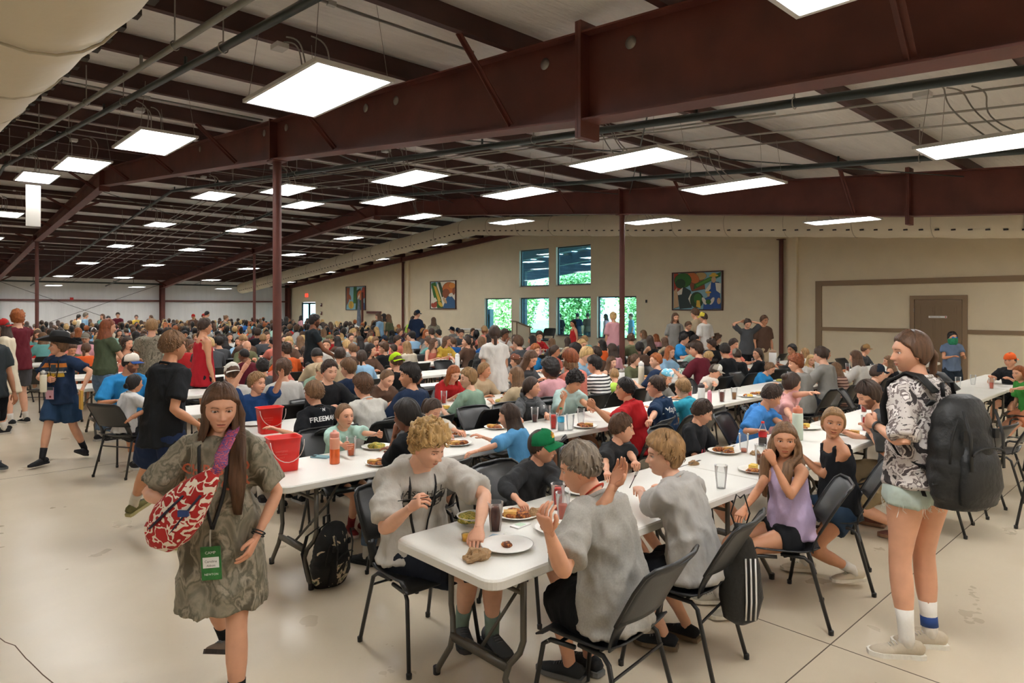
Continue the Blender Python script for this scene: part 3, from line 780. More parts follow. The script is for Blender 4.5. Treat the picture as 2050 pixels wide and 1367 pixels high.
# ------------------------------------------------------------------ people
DG = None
def remesh(verts, faces, vox, smooth=4, sf=.5, dec=None):
    me = bpy.data.meshes.new('tmp'); me.from_pydata([tuple(v) for v in verts], [], faces); me.update()
    o = bpy.data.objects.new('tmp', me); COL.objects.link(o)
    m = o.modifiers.new('r', 'REMESH'); m.mode = 'VOXEL'; m.voxel_size = vox; m.use_smooth_shade = True
    if smooth:
        s = o.modifiers.new('s', 'SMOOTH'); s.factor = sf; s.iterations = smooth
    if dec:
        d = o.modifiers.new('d', 'DECIMATE'); d.ratio = dec
    dg = bpy.context.evaluated_depsgraph_get(); dg.update()
    out = bpy.data.meshes.new_from_object(o.evaluated_get(dg))
    bpy.data.objects.remove(o); bpy.data.meshes.remove(me)
    n = len(out.vertices); V = np.empty(n * 3); out.vertices.foreach_get('co', V)
    N = np.empty(n * 3); out.vertices.foreach_get('normal', N)
    F = [tuple(p.vertices) for p in out.polygons]
    bpy.data.meshes.remove(out)
    return V.reshape(-1, 3), N.reshape(-1, 3), F
def sstep(x, a, b):
    t = np.clip((x - a) / (b - a), 0, 1); return t * t * (3 - 2 * t)
def gss(x, c, s): return np.exp(-((x - c) / s) ** 2)

def head_grid(nl, nt):
    """directions, denser towards the face (+Y)"""
    th = np.linspace(0, PI, nt + 1)[1:-1]
    s = np.linspace(0, 2 * PI, nl, endpoint=False)
    ph = s - .42 * np.sin(s)           # 0 = +Y (front)
    T, P_ = np.meshgrid(th, ph, indexing='ij')
    D = np.stack([np.sin(T) * np.sin(P_), np.sin(T) * np.cos(P_), np.cos(T)], -1).reshape(-1, 3)
    D = np.vstack([[0, 0, 1], D, [0, 0, -1]])
    fs = []; n = nl; L = len(D) - 1
    for j in range(n): fs.append((0, 1 + (j+1) % n, 1 + j)); fs.append((L, 1 + (nt-2)*n + j, 1 + (nt-2)*n + (j+1) % n))
    for i in range(nt - 2):
        for j in range(n):
            q = (j+1) % n; fs.append((1+i*n+j, 1+i*n+q, 1+(i+1)*n+q, 1+(i+1)*n+j))
    # outward orientation
    fs = [tuple(reversed(f)) for f in fs]
    return D, fs
def skull(D, fem=0, k=1.0):
    """points on the bare head for directions D; centre between the ears, 0.235 m from chin to crown"""
    x, y, z = D[:, 0], D[:, 1], D[:, 2]
    a = np.where(True, .0755 - .002 * fem, 0); 
    bf, bb = .088, .104
    b = np.where(y > 0, bf, bb)
    c = np.where(z > 0, .118, .118)
    e = 2.25
    r = (np.abs(x / a) ** e + np.abs(y / b) ** e + np.abs(z / c) ** e) ** (-1 / e)
    P_ = D * r[:, None]
    X, Y, Z = P_[:, 0].copy(), P_[:, 1].copy(), P_[:, 2].copy()
    low = sstep(-Z, .0, .115)
    X *= 1 - (.36 + .05 * fem) * low ** 1.2                       # taper to the chin
    Y = np.where(Y > 0, Y * (1 - .10 * low) + .012 * low, Y * (1 - .55 * low) )   # jaw forward, nape in
    Y = np.where((Z > .03) & (Y > 0), Y - .018 * sstep(Z, .03, .11), Y)   # forehead slope
    return np.stack([X, Y, Z], 1) * k
EYE_X, EYE_Z, EYE_R = .0315, .002, .0125
def face_mesh(nl, nt, fem=0, mouth=0, down=0, key=True, smile=0, beard=False):
    D, F = head_grid(nl, nt)
    P_ = skull(D, fem)
    X, Y, Z = P_[:, 0], P_[:, 1].copy(), P_[:, 2]
    fr = sstep(D[:, 1], .0, .45)
    ax = np.abs(X)
    y0 = Y.copy()
    Y += fr * (.004 * gss(Z, .026, .012) * gss(ax, .022, .026))                # brow ridge
    Y -= fr * .011 * gss(ax, .031, .019) * gss(Z, .002, .016)                    # sockets
    Y += fr * .006 * gss(ax, .042, .018) * gss(Z, -.026, .018)                   # cheeks
    nz = np.clip((.012 - Z) / .047, 0, 1)                                        # nose: 0 bridge .. 1 tip
    nose = np.where(Z > -.037, nz ** 1.15, np.clip(1 - (-.037 - Z) / .009, 0, 1))
    wn = .0075 + .006 * nz ** 2
    Y += fr * .0235 * nose * np.exp(-(ax / wn) ** 2.2)
    Y += fr * .007 * gss(ax, .0135, .006) * gss(Z, -.034, .007)                  # nostril wings
    Y -= fr * .003 * gss(Z, -.0475, .004) * gss(ax, 0, .006)
    lipw = np.exp(-(ax / (.021 + .004 * smile)) ** 4)
    zl = Z - smile * .006 * (ax / .024) ** 2
    Y += fr * lipw * (.0058 * gss(zl, -.0585, .005) + .0062 * gss(zl, -.0695, .0058) - .0052 * gss(zl, -.0635, .0022 + .004 * mouth))
    Y -= fr * .009 * mouth * lipw * gss(zl, -.0640, .004)
    Y -= fr * .004 * gss(Z, -.082, .006) * gss(ax, 0, .02)
    Y += fr * .006 * gss(Z, -.1, .012) * gss(ax, 0, .02)                        # chin
    if key:
        for s in (-1, 1):
            dx = X - s * EYE_X; dz = Z - EYE_Z
            rr = np.sqrt(dx ** 2 + dz ** 2)
            ey = .0705 + np.sqrt(np.clip(EYE_R ** 2 - dx ** 2 - dz ** 2, 0, 1)) - .0055
            g = np.abs(dz + (.0012 * down)) / np.maximum(.0001, (.0047 - .0036 * down) * np.clip(1 - (dx / .0155) ** 2, .001, 1))
            near = (rr < .0168) & (D[:, 1] > 0)
            inside = near & (g < 1)
            Y = np.where(near & ~inside, np.maximum(Y, ey + .0013), Y)
            Y = np.where(inside, ey - .004, Y)
    V = np.stack([X, Y, Z], 1)
    front = (D[:, 1] > .1) * 1.0
    T = np.ones((len(V), 3))
    def tint(w, c):
        nonlocal T
        w = np.clip(w * front, 0, 1)[:, None]; T = T * (1 - w) + T * np.array(c) * w
    lw = .0225 + .002 * smile
    zc = zl + .0640; q = np.clip(1 - (ax / lw) ** 2, 0, 1)
    hup = .0068 * q ** .7 * (1 - .25 * gss(ax, 0, .004)); hlo = .0088 * q ** .6
    lipm = np.where(zc > 0, 1 - zc / np.maximum(hup, 1e-4), 1 + zc / np.maximum(hlo, 1e-4))
    tint(sstep(lipm, 0, .45) * (ax < lw), (.74, .40, .40) if fem else (.78, .50, .48))
    tint(sstep(1 - np.abs(zc) / (.0016 + .0035 * mouth), 0, .6) * (ax < lw * (.9 - .3 * mouth)), (.30, .16, .14))
    br = .0222 - 9 * (ax - .034) ** 2 - .10 * np.clip(ax - .038, 0, 1)
    tint(sstep(1 - np.abs(Z - br) / (.0052 - .0014 * fem - .03 * np.clip(ax - .04, 0, .05)), 0, .7) * sstep(ax, .011, .016) * (1 - sstep(ax, .046, .053)), (.20, .14, .11))
    tint(.5 * gss(ax, .04, .02) * gss(Z, -.03, .02), (1.0, .84, .80)); tint(.6 * gss(ax, 0, .012) * gss(Z, -.032, .012), (1.0, .82, .78))
    tint(.35 * gss(ax, .031, .014) * gss(Z, -.001, .011), (.72, .60, .58))
    if not key:
        tint(sstep(1 - ((ax - EYE_X) / .0135) ** 2 - ((Z - EYE_Z) / .0052) ** 2, -.3, .35), (.13, .09, .08))
    if key:
        ee = ((ax - EYE_X) / .0165) ** 2 + ((Z - EYE_Z - .001) / .0078) ** 2
        tint(sstep(-np.abs(ee - .9) + .45, 0, .3) * (Z > EYE_Z - .002) * .75, (.34, .24, .22))
        tint((ee < .9) * down, (.9, .8, .8))
    if beard:
        bw = sstep(-Z, .040, .052) * (1 - sstep(lipm, -.2, .2)); bw = np.maximum(bw, sstep(ax, .048, .058) * sstep(-Z, .0, .015) * (D[:, 1] > -.05))
        front = (D[:, 1] > -.1) * 1.0; tint(bw * .92, (.26, .20, .17))
    mi = T
    # ears
    vs = [tuple(v) for v in V]; fs = list(F)
    for s in (-1, 1):
        M = Matrix.Translation((s * .0745, -.004, -.008)) @ Matrix.Rotation(s * .35, 4, 'Z') @ Matrix.Rotation(-.15, 4, 'X')
        ev, ef = ell((0, 0, 0), (.009, .018, .031), 12, 8)
        ev = [Vector((p[0], p[1] * (1 - .25 * (p[2] < 0)), p[2])) for p in ev]
        ev = [Vector((p.x - s * .006 * math.exp(-((p.y - .002) ** 2 + (p.z - .004) ** 2) / .00018), p.y, p.z)) if p.x * s > 0 else p for p in ev]
        n = len(vs); vs += [tuple(M @ p) for p in ev]; fs += [tuple(i + n for i in f) for f in ef]; mi = np.vstack([mi, np.tile([1.0, .86, .84], (len(ev), 1))])
    return vs, fs, mi
HEADS = {}
def get_head(key, **k):
    kk = (key, tuple(sorted(k.items())))
    if kk not in HEADS:
        HEADS[kk] = face_mesh(*( (84, 74) if key == 2 else (40, 36) if key == 1 else (22, 18)), key=(key == 2), **k)
    return HEADS[kk]

# hand: wrist at origin, fingers along +Y, palm towards -Z, thumb on the side sx
def hand_vf(sx, curl=.35, spread=.06, thumb=.5, k=1.0, seg=7, curls=None):
    vs = []; fs = []
    def add(v, f):
        n = len(vs); vs.extend(v); fs.extend([tuple(i + n for i in g) for g in f])
    pal = [((0, -.02, 0), (.024, .019)), ((0, .008, 0), (.027, .017)), ((0, .035, .001), (.036, .0145)), ((0, .062, .002), (.040, .013)), ((0, .083, .001), (.037, .011)), ((0, .09, 0), (.031, .008))]
    add(*tube_vf([p for p, _ in pal], [r for _, r in pal], 12, True, right=(1, 0, 0)))
    lens = [.070, .078, .073, .058]; xs = [.029, .0098, -.0098, -.0285]
    for i in range(4):
        c = (curls[i] if curls else curl) * PI
        x = xs[i] * sx; L = lens[i]; a0 = -spread * (i - 1.3) * sx * -1
        p = Vector((x, .080 if i in (1, 2) else .074, 0)); pts = [p - Vector((0, .015, 0)), p.copy()]; rr = [.0088, .0092]
        ang = 0
        for (fr, ca) in ((.42, .42), (.32, .38), (.26, .2)):
            ang += c * ca
            d = Vector((math.sin(a0) * math.cos(ang), math.cos(ang) * math.cos(a0), -math.sin(ang)))
            p = p + d * (L * fr * .55); pts.append(p.copy()); rr.append(.0085 - .0006 * len(pts) / 2)
            p = p + d * (L * fr * .45); pts.append(p.copy()); rr.append(.0083 - .0006 * len(pts) / 2)
        rr[-1] = .0045
        add(*tube_vf(pts, rr, seg, True, right=(1, 0, 0)))
    # thumb from the side of the palm near its base
    t = thumb
    p0 = Vector((sx * .018, .016, -.004)); p1 = Vector((sx * .036, .036, -.008 - .006 * t)); 
    p2 = Vector((sx * (.050 - .014 * t), .060, -.012 - .022 * t)); p3 = Vector((sx * (.056 - .034 * t), .082, -.014 - .032 * t)); 
    add(*tube_vf([p0, p1, p1.lerp(p2, .5), p2, p2.lerp(p3, .6), p3], [.0145, .0125, .0105, .0102, .0092, .005], seg, True, right=(0, 0, 1)))
    if k != 1: vs = [Vector(v) * k for v in vs]
    return vs, fs

def ik(a, c, l1, l2, pole):
    a = Vector(a); c = Vector(c); d = c - a; L = min(d.length, (l1 + l2) * .998)
    dn = d.normalized(); c = a + dn * L
    x = (l1 * l1 - l2 * l2 + L * L) / (2 * L); h = math.sqrt(max(0, l1 * l1 - x * x))
    p = Vector(pole); p = p - dn * p.dot(dn)
    if p.length < 1e-4: p = Vector((0, 0, -1)) - dn * dn.z * -1
    return a + dn * x + p.normalized() * h, c

class Pose:
    """all points in the person's own frame: origin on the floor under the pelvis, +Y the way they face, +X their right"""
    def __init__(s, H=1.7, sit=False, hip=None, lean=0, lean2=None, side=0, twist=0, head=(0, 0, 0), hr=None, hl=None, fr=None, fl=None, palm_r=(0, 0, -1), palm_l=(0, 0, -1),
                 er=None, el=None, kr=None, kl=None, curl_r=.3, curl_l=.3, fem=0, build=1.0, th_r=.5, th_l=.5, toe_r=0, toe_l=0, fd_r=None, fd_l=None, curls_r=None, curls_l=None, neckf=None):
        k = H / 1.72; s.k = k; s.fem = fem; s.b = build; s.H = H
        hipz = (.52 if sit else .93 * k)
        s.hip = Vector(hip) if hip else Vector((0, 0, hipz))
        l1 = math.radians(lean); l2 = math.radians(lean2 if lean2 is not None else lean * 1.5); sd = math.radians(side)
        def dirv(a): return Vector((math.sin(sd), math.sin(a), math.cos(a) * math.cos(sd))).normalized()
        s.sp = [s.hip + dirv(l1) * -.03 * k]
        seg = [(.12, .0), (.12, .33), (.13, .66), (.12, 1.0)]
        p = s.hip.copy(); s.sp.append(p.copy())
        for L, f in seg:
            p = p + dirv(l1 + (l2 - l1) * f) * L * k; s.sp.append(p.copy())
        s.up = dirv(l2)
        tw = math.radians(twist)
        s.rt = Vector((math.cos(tw), math.sin(tw), 0)); s.rt = (s.rt - s.up * s.rt.dot(s.up)).normalized()
        s.fw = s.up.cross(s.rt)
        s.neck = s.sp[-1] + s.up * .045 * k
        sw = (.166 - .020 * fem) * k * (1 + (build - 1) * .5)
        s.shr = s.sp[-1] + s.rt * sw - s.up * .035 * k; s.shl = s.sp[-1] - s.rt * sw - s.up * .035 * k
        hy, hp, hrr = [math.radians(a) for a in head]
        s.hM = (Matrix.Rotation(hy, 3, 'Z') @ Matrix.Rotation(hp, 3, 'X') @ Matrix.Rotation(hrr, 3, 'Y'))
        nf = neckf if neckf is not None else .25 + .5 * max(0, math.sin(l2))
        nd = (s.up * 1.0 + Vector((math.sin(-hy) * .1, .22, 0)) + Vector((0, 0, .25))).normalized()
        s.hb = s.neck + nd * .066 * k
        s.hc = s.hb + s.hM @ Vector((0, .022, .068)) * k
        s.hk = .96 * (.55 + .45 * k)
        ua, fa = .285 * k, .25 * k
        s.ua, s.fa = ua, fa
        def dflt(sx): return (s.shr if sx > 0 else s.shl) + Vector((sx * .06, .05, -.52)) * k
        s.hr = Vector(hr) if hr is not None else dflt(1); s.hl = Vector(hl) if hl is not None else dflt(-1)
        s.elr, s.hr = ik(s.shr, s.hr, ua, fa, er if er is not None else (.5, -.6, -.7)); s.ell, s.hl = ik(s.shl, s.hl, ua, fa, el if el is not None else (-.5, -.6, -.7))
        hw = .09 * k
        s.hpr = s.hip + Vector((hw, 0, -.02)); s.hpl = s.hip + Vector((-hw, 0, -.02))
        ft = .085 * k
        dfr = (hw + .03, (.46 if sit else 0), ft); dfl = (-hw - .03, (.46 if sit else 0), ft)
        s.fr = Vector(fr) if fr is not None else Vector(dfr); s.fl = Vector(fl) if fl is not None else Vector(dfl)
        th, shn = .422 * k, .412 * k
        s.knr, s.fr = ik(s.hpr, s.fr, th, shn, kr if kr is not None else ((.05, .5, .8) if sit else (.02, 1, 0)))
        s.knl, s.fl = ik(s.hpl, s.fl, th, shn, kl if kl is not None else ((-.05, .5, .8) if sit else (-.02, 1, 0)))
        s.toe_r, s.toe_l = toe_r, toe_l; s.fd_r, s.fd_l = fd_r, fd_l
        s.palm_r, s.palm_l = Vector(palm_r), Vector(palm_l); s.cr, s.cl = curl_r, curl_l; s.tr, s.tl = th_r, th_l
        s.curls_r, s.curls_l = curls_r, curls_l
    def head_m(s): return Matrix.Translation(s.hc) @ s.hM.to_4x4() @ Matrix.Scale(s.hk, 4)
    def hand_m(s, sx):
        h, e, pl = (s.hr, s.elr, s.palm_r) if sx > 0 else (s.hl, s.ell, s.palm_l)
        y = (h - e).normalized(); z = -pl; z = (z - y * z.dot(y))
        if z.length < 1e-3: z = Vector((0, 0, 1)) - y * y.z
        z.normalize(); x = y.cross(z)
        return Matrix.Translation(h) @ Matrix((x, y, z)).transposed().to_4x4() @ Matrix.Scale(.97 * s.k, 4), x
def lerp(a, b, t): return Vector(a) * (1 - t) + Vector(b) * t

def body_parts(p, skin_torso=True):
    """closed overlapping volumes of trunk and limbs"""
    vs = []; fs = []
    def add(v, f):
        n = len(vs); vs.extend(v); fs.extend([tuple(i + n for i in g) for g in f])
    k = p.k; b = p.b; fm = p.fem
    w = [(.150 + .006*fm, .105), (.158 + .008*fm, .112), (.135 - .012*fm, .100), (.142 - .012*fm, .108), (.150 - .014*fm, .106), (.118, .075)]
    add(*tube_vf(p.sp + [p.neck], [(a*k*b, c*k*b) for a, c in w] + [(.062*k, .062*k)], 18, True, right=p.rt))
    add(*tube_vf([p.sp[-1], p.neck, p.hb, p.hb + (p.hc - p.hb) * .55], [.07*k, (.058 - .008*fm)*k, (.052 - .007*fm)*k, .05*k], 14, True))
    for sh, el, ha in ((p.shr, p.elr, p.hr), (p.shl, p.ell, p.hl)):
        s0 = p.sp[-1] + (sh - p.sp[-1]) * .35
        m = (.94 - .1*fm) * (.5 + .5*b)
        pts = [s0, lerp(s0, sh, .6), sh, lerp(sh, el, .3), lerp(sh, el, .65), el, lerp(el, ha, .2), lerp(el, ha, .5), lerp(el, ha, .85), ha + (ha - el).normalized() * .012]
        rs = [.06, .056, .054*m, .049*m, .042*m, .038*m, .041*m, .036*m, .026*m, .0235*m]
        add(*tube_vf(pts, [r*k for r in rs], 14, True))
    for hp, kn, ft in ((p.hpr, p.knr, p.fr), (p.hpl, p.knl, p.fl)):
        m = (.5 + .5*b)
        pts = [lerp(hp, kn, -.05), lerp(hp, kn, .1), lerp(hp, kn, .35), lerp(hp, kn, .7), lerp(hp, kn, .93), lerp(kn, ft, .05), lerp(kn, ft, .25), lerp(kn, ft, .45), lerp(kn, ft, .75), lerp(kn, ft, .97), ft + Vector((0, 0, -.02))]
        rs = [.08, .09, .082 + .003*fm, .063, .054, .053, .055, .052, .037, .034, .033]
        add(*tube_vf(pts, [r*k*m for r in rs], 16, True))
        # calf muscle
        q = lerp(kn, ft, .28); d = (ft - kn).normalized(); back = Vector((0, -1, 0)); back = (back - d * back.dot(d)).normalized()
        add(*tube_vf([lerp(kn, ft, .08), q + back*.012*k, lerp(kn, ft, .55)], [.03*k, .046*k*m, .03*k], 10, True))
    return vs, fs

SKINS = [mat('skin light', (222, 172, 144), .5, var=.06, vscale=14, spec=.4), mat('skin fair', (214, 160, 130), .5, var=.06, vscale=14, spec=.4), mat('skin tan', (196, 140, 106), .48, var=.06, vscale=14, spec=.4), mat('skin brown', (128, 82, 58), .48, var=.06, vscale=14, spec=.4), mat('skin dark', (86, 54, 40), .46, var=.06, vscale=14, spec=.4)]
for m_ in SKINS:
    nt = m_.node_tree; b_ = nt.nodes['Principled BSDF']
    at = nt.nodes.new('ShaderNodeAttribute'); at.attribute_name = 'tint'
    mx = nt.nodes.new('ShaderNodeMix'); mx.data_type = 'RGBA'; mx.blend_type = 'MULTIPLY'; mx.inputs['Factor'].default_value = 1
    src = b_.inputs['Base Color'].links[0].from_socket
    nt.links.new(src, mx.inputs['A']); nt.links.new(at.outputs['Color'], mx.inputs['B']); nt.links.new(mx.outputs['Result'], b_.inputs['Base Color'])
M_lip = [mat('lips', (182, 104, 92), .42), mat('lips', (182, 104, 92), .42), mat('lips tan', (166, 92, 80), .42), mat('lips brown', (110, 62, 52), .42), mat('lips dark', (76, 42, 38), .42)]
M_mouth = mat('dark mouth or lashes', (52, 30, 26), .5)
HAIRC = {'k': (32, 26, 24), 'd': (58, 42, 32), 'b': (88, 62, 44), 'm': (114, 84, 58), 'l': (146, 112, 74), 'y': (190, 156, 104), 'r': (124, 66, 36), 'g': (120, 108, 94), 'o': (150, 84, 42)}
def hair_mat(c):
    nm = 'hair ' + c
    if nm in MATS: return MATS[nm]
    col = HAIRC[c]
    m = mat(nm, col, .5, var=.35, vscale=60, bump=.3, bscale=90, stretch=(1, 1, .12), spec=.35)
    return m
CLOTH = {}
def cloth(c, pat=None):
    if pat: return PATS[c]
    nm = 'cloth ' + c
    return mat(nm, hexc(c), .85, var=.07, vscale=9, bump=.5, bscale=16, stretch=(1, 1, .6), spec=.2)
PATS = {}
PATS['camo'] = ramp_mat('woodland camouflage', [(0, (70, 64, 52)), (.36, (116, 110, 94)), (.45, (140, 132, 114)), (.52, (96, 92, 76)), (.58, (156, 146, 128)), (.66, (84, 78, 62))], 15, stretch=(1, 1, .55), dist=.5, detail=7, interp='LINEAR')
PATS['bwcamo'] = ramp_mat('black and white leaf print', [(0, (48, 42, 42)), (.4, (196, 188, 182)), (.5, (120, 108, 106)), (.54, (226, 219, 214)), (.62, (74, 64, 64)), (.72, (206, 198, 192))], 13, detail=9, dist=.7)
PATS['floral'] = ramp_mat('red and cream floral print', [(0, (168, 28, 26)), (.47, (236, 222, 204)), (.58, (176, 32, 30))], 24, detail=1, dist=.8)
PATS['stripe'] = ramp_mat('black and white stripes', [(0, (240, 238, 232)), (.62, (28, 26, 30))], 7, kind='WAVE', dist=0)
PATS['tie'] = ramp_mat('charcoal tie dye', [(0, (38, 40, 42)), (.45, (72, 74, 76)), (.55, (54, 56, 58)), (.65, (94, 96, 98))], 9, detail=6, dist=1.5, interp='LINEAR')
PATS['plaid'] = ramp_mat('plaid flannel', [(0, (206, 170, 152)), (.4, (120, 76, 62)), (.6, (196, 160, 140)), (.75, (92, 58, 50))], 6, kind='WAVE', dist=.2)
PATS['polka'] = ramp_mat('brown bandana with white marks', [(0, (236, 226, 214)), (.16, (118, 66, 44))], 26, kind='VORONOI')
PATS['pattern'] = ramp_mat('dark purple shirt print', [(0, (34, 28, 40)), (.52, (92, 80, 120)), (.6, (190, 184, 190)), (.64, (40, 34, 46))], 12)
PATS['bluehat'] = ramp_mat('pale blue and white hat print', [(0, (238, 242, 244)), (.5, (110, 186, 214))], 22)
PATS['jeans'] = mat('blue denim', (86, 108, 132), .9, var=.2, vscale=30, bump=.2, bscale=60)
PATS['redwhite'] = ramp_mat('white hat with red squares', [(0, (232, 220, 208)), (.58, (176, 50, 44))], 24, detail=0)
PATS['fur'] = ramp_mat('heather grey jersey', [(0, (136, 132, 126)), (.5, (152, 148, 141)), (1, (166, 162, 154))], 120, detail=3, interp='LINEAR')
PATS['multi'] = ramp_mat('navy shirt with faded print', [(0, (24, 40, 62)), (.5, (60, 70, 80)), (.6, (140, 120, 100)), (.66, (24, 40, 62))], 10)
def cm(c):
    return PATS[c] if c in PATS else cloth(c)

def wrinkle(V, N, amp, sc, seed=0, st=(1, 1, 1)):
    o = Vector((seed * 3.1, seed * 1.7, seed))
    out = V.copy()
    sx, sy, sz = st
    for i in range(len(V)):
        a = V[i]
        q = noise.noise(Vector((a[0]*sc*sx, a[1]*sc*sy, a[2]*sc*sz)) + o)
        q2 = noise.noise(Vector((a[0]*sc*2.3*sx, a[1]*sc*2.3*sy, a[2]*sc*2.3*sz)) + o)
        q = 1.45 - abs(q) * 3.2 - .9 * abs(q2)   # ridged folds
        out[i] = a + N[i] * (amp * q)
    return out

def make_mesh(name, V, F, mats, mi=None, smooth=True):
    me = bpy.data.meshes.new(name); me.from_pydata([tuple(v) for v in V], [], F)
    for m in mats: me.materials.append(m)
    if mi is not None: me.polygons.foreach_set('material_index', mi)
    if smooth: me.shade_smooth()
    me.update(); return me

def person_body(p, lod, skin=0, hairc='b', face={}):
    vox = (.0125, .018, .025)[2 - lod]
    vs, fs = body_parts(p)
    V, N, F = remesh(vs, fs, vox, (3, 2, 1)[2 - lod])
    V = [Vector(v) for v in V]; T = [np.ones((len(V), 3))]
    def add(v, f):
        n = len(V); V.extend(v); F.extend([tuple(i + n for i in g) for g in f])
    hv, hf, ht = get_head(lod, **face)
    M = p.head_m(); add([M @ Vector(v) for v in hv], hf); T.append(ht)
    for sx, cu, th, cs in ((1, p.cr, p.tr, p.curls_r), (-1, p.cl, p.tl, p.curls_l)):
        Mh, x = p.hand_m(sx)
        hvv, hff = hand_vf(-1 if sx > 0 else 1, cu, .06, th, 1.0, 7 if lod == 2 else 5, cs)
        add([Mh @ Vector(v) for v in hvv], hff); T.append(np.tile([1.0, .93, .91], (len(hvv), 1)))
    me = make_mesh('person', V, F, [SKINS[skin]])
    ca = me.color_attributes.new('tint', 'FLOAT_COLOR', 'POINT')
    T = np.vstack(T); ca.data.foreach_set('color', np.hstack([T, np.ones((len(T), 1))]).astype(np.float32).ravel())
    return me

def shirt_parts(p, sleeve=.55, hem=.0, loose=1.0, tank=False, long_=0):
    vs = []; fs = []
    def add(v, f):
        n = len(vs); vs.extend(v); fs.extend([tuple(i + n for i in g) for g in f])
    k = p.k; b = p.b; fm = p.fem
    c = .0085 * loose
    if p.hip.z < .6: hem = min(hem, -.01)
    low = p.sp[0] - (p.sp[2] - p.sp[1]).normalized() * (.02 + hem) * k
    w = [(.166 + .004*fm, .130), (.162 + .004*fm, .126), (.146 - .010*fm, .110), (.148 - .012*fm, .116), (.150 - .014*fm, .110)]
    pts = [low] + p.sp[1:] 
    rr = [((.176 + .10*max(0, hem - .15))*k*b + c*1.9, (.136 + .28*max(0, hem - .15))*k*b + c*1.9)] + [(a*k*b + c*(1.3 if i < 2 else .9), q*k*b + c*(1.2 if i < 2 else .8)) for i, (a, q) in enumerate(w)]
    if tank:
        rr[-1] = (.105*k, .10*k); rr[-2] = (.146*k*b + .006, .112*k*b + .008)
        add(*tube_vf(pts[:-1] + [p.sp[-1] - p.up*.05*k], rr, 20, True, right=p.rt))
        for s_ in (-1, 1):
            q0 = p.sp[-1] + p.rt*s_*.085*k - p.up*.10*k
            add(*tube_vf([q0 + p.fw*.085*k - p.up*.02, p.sp[-1] + p.rt*s_*.085*k + p.fw*.06*k + p.up*.0*k, p.sp[-1] + p.rt*s_*.08*k + p.up*.022*k, p.sp[-1] + p.rt*s_*.085*k - p.fw*.07*k, q0 - p.fw*.085*k - p.up*.02], [(.022, .008)]*5, 8, True, right=p.rt))
        return vs, fs
    add(*tube_vf(pts + [p.neck - p.up*.012*k], rr + [(.066*k, .064*k)], 22, True, right=p.rt))
    for sh, el, ha, s_ in ((p.shr, p.elr, p.hr, 1), (p.shl, p.ell, p.hl, -1)):
        s0 = p.sp[-1] + (sh - p.sp[-1]) * .3
        m = (.94 - .06*fm) * (.6 + .4*b)
        ee = lerp(sh, el, min(1, sleeve))
        flare = (.008 + .009*loose)
        pts = [s0, lerp(s0, sh, .6) + p.up*.004, sh + p.up*.004, lerp(sh, ee, .4), lerp(sh, ee, .8), ee]
        rs = [.068*k, .066*k, .062*k*m + .004*loose, .056*k*m + flare*.7, .053*k*m + flare, .052*k*m + flare*1.1]
        if sleeve > 1:
            e2 = lerp(el, ha, sleeve - 1); pts += [lerp(el, e2, .3), lerp(el, e2, .7), e2]; rs[-1] = .05*k*m + .008; rs += [.048*k*m + .006, .042*k*m + .006, .036*k*m + .004]
        add(*tube_vf(pts, rs, 16, True))
    return vs, fs
def shorts_parts(p, leg=.6, loose=1.0, long_=False):
    vs = []; fs = []
    def add(v, f):
        n = len(vs); vs.extend(v); fs.extend([tuple(i + n for i in g) for g in f])
    k = p.k; b = p.b; c = .012*loose
    d = (p.sp[2] - p.sp[1]).normalized()
    add(*tube_vf([p.hip - d*.07*k, p.hip - d*.03*k, p.hip + d*.04*k, p.hip + d*.10*k], [(.12*k*b, .1*k*b), (.152*k*b + min(c, .005), .108*k*b + min(c, .005)), (.148*k*b + min(c, .005), .105*k*b + min(c, .005)), (.125*k*b, .09*k*b)], 18, True, right=(1, 0, 0)))
    for hp, kn, ft in ((p.hpr, p.knr, p.fr), (p.hpl, p.knl, p.fl)):
        m = (.5 + .5*b)
        if leg <= 1:
            ee = lerp(hp, kn, leg)
            add(*tube_vf([lerp(hp, ee, -.08), lerp(hp, ee, .2), lerp(hp, ee, .6), ee], [.085*k*m + c, .095*k*m + c, (.088*k + .006)*m + c*1.3, (.086 - .02*leg)*k*m + .008 + c*1.8], 18, True))
        else:
            ee = lerp(kn, ft, leg - 1)
            add(*tube_vf([lerp(hp, kn, -.08), lerp(hp, kn, .2), lerp(hp, kn, .7), kn, lerp(kn, ee, .4), ee], [.085*k*m + c, .095*k*m + c, .07*k*m + c, .062*k*m + c, .056*k*m + c, .045*k*m + c], 18, True))
    return vs, fs
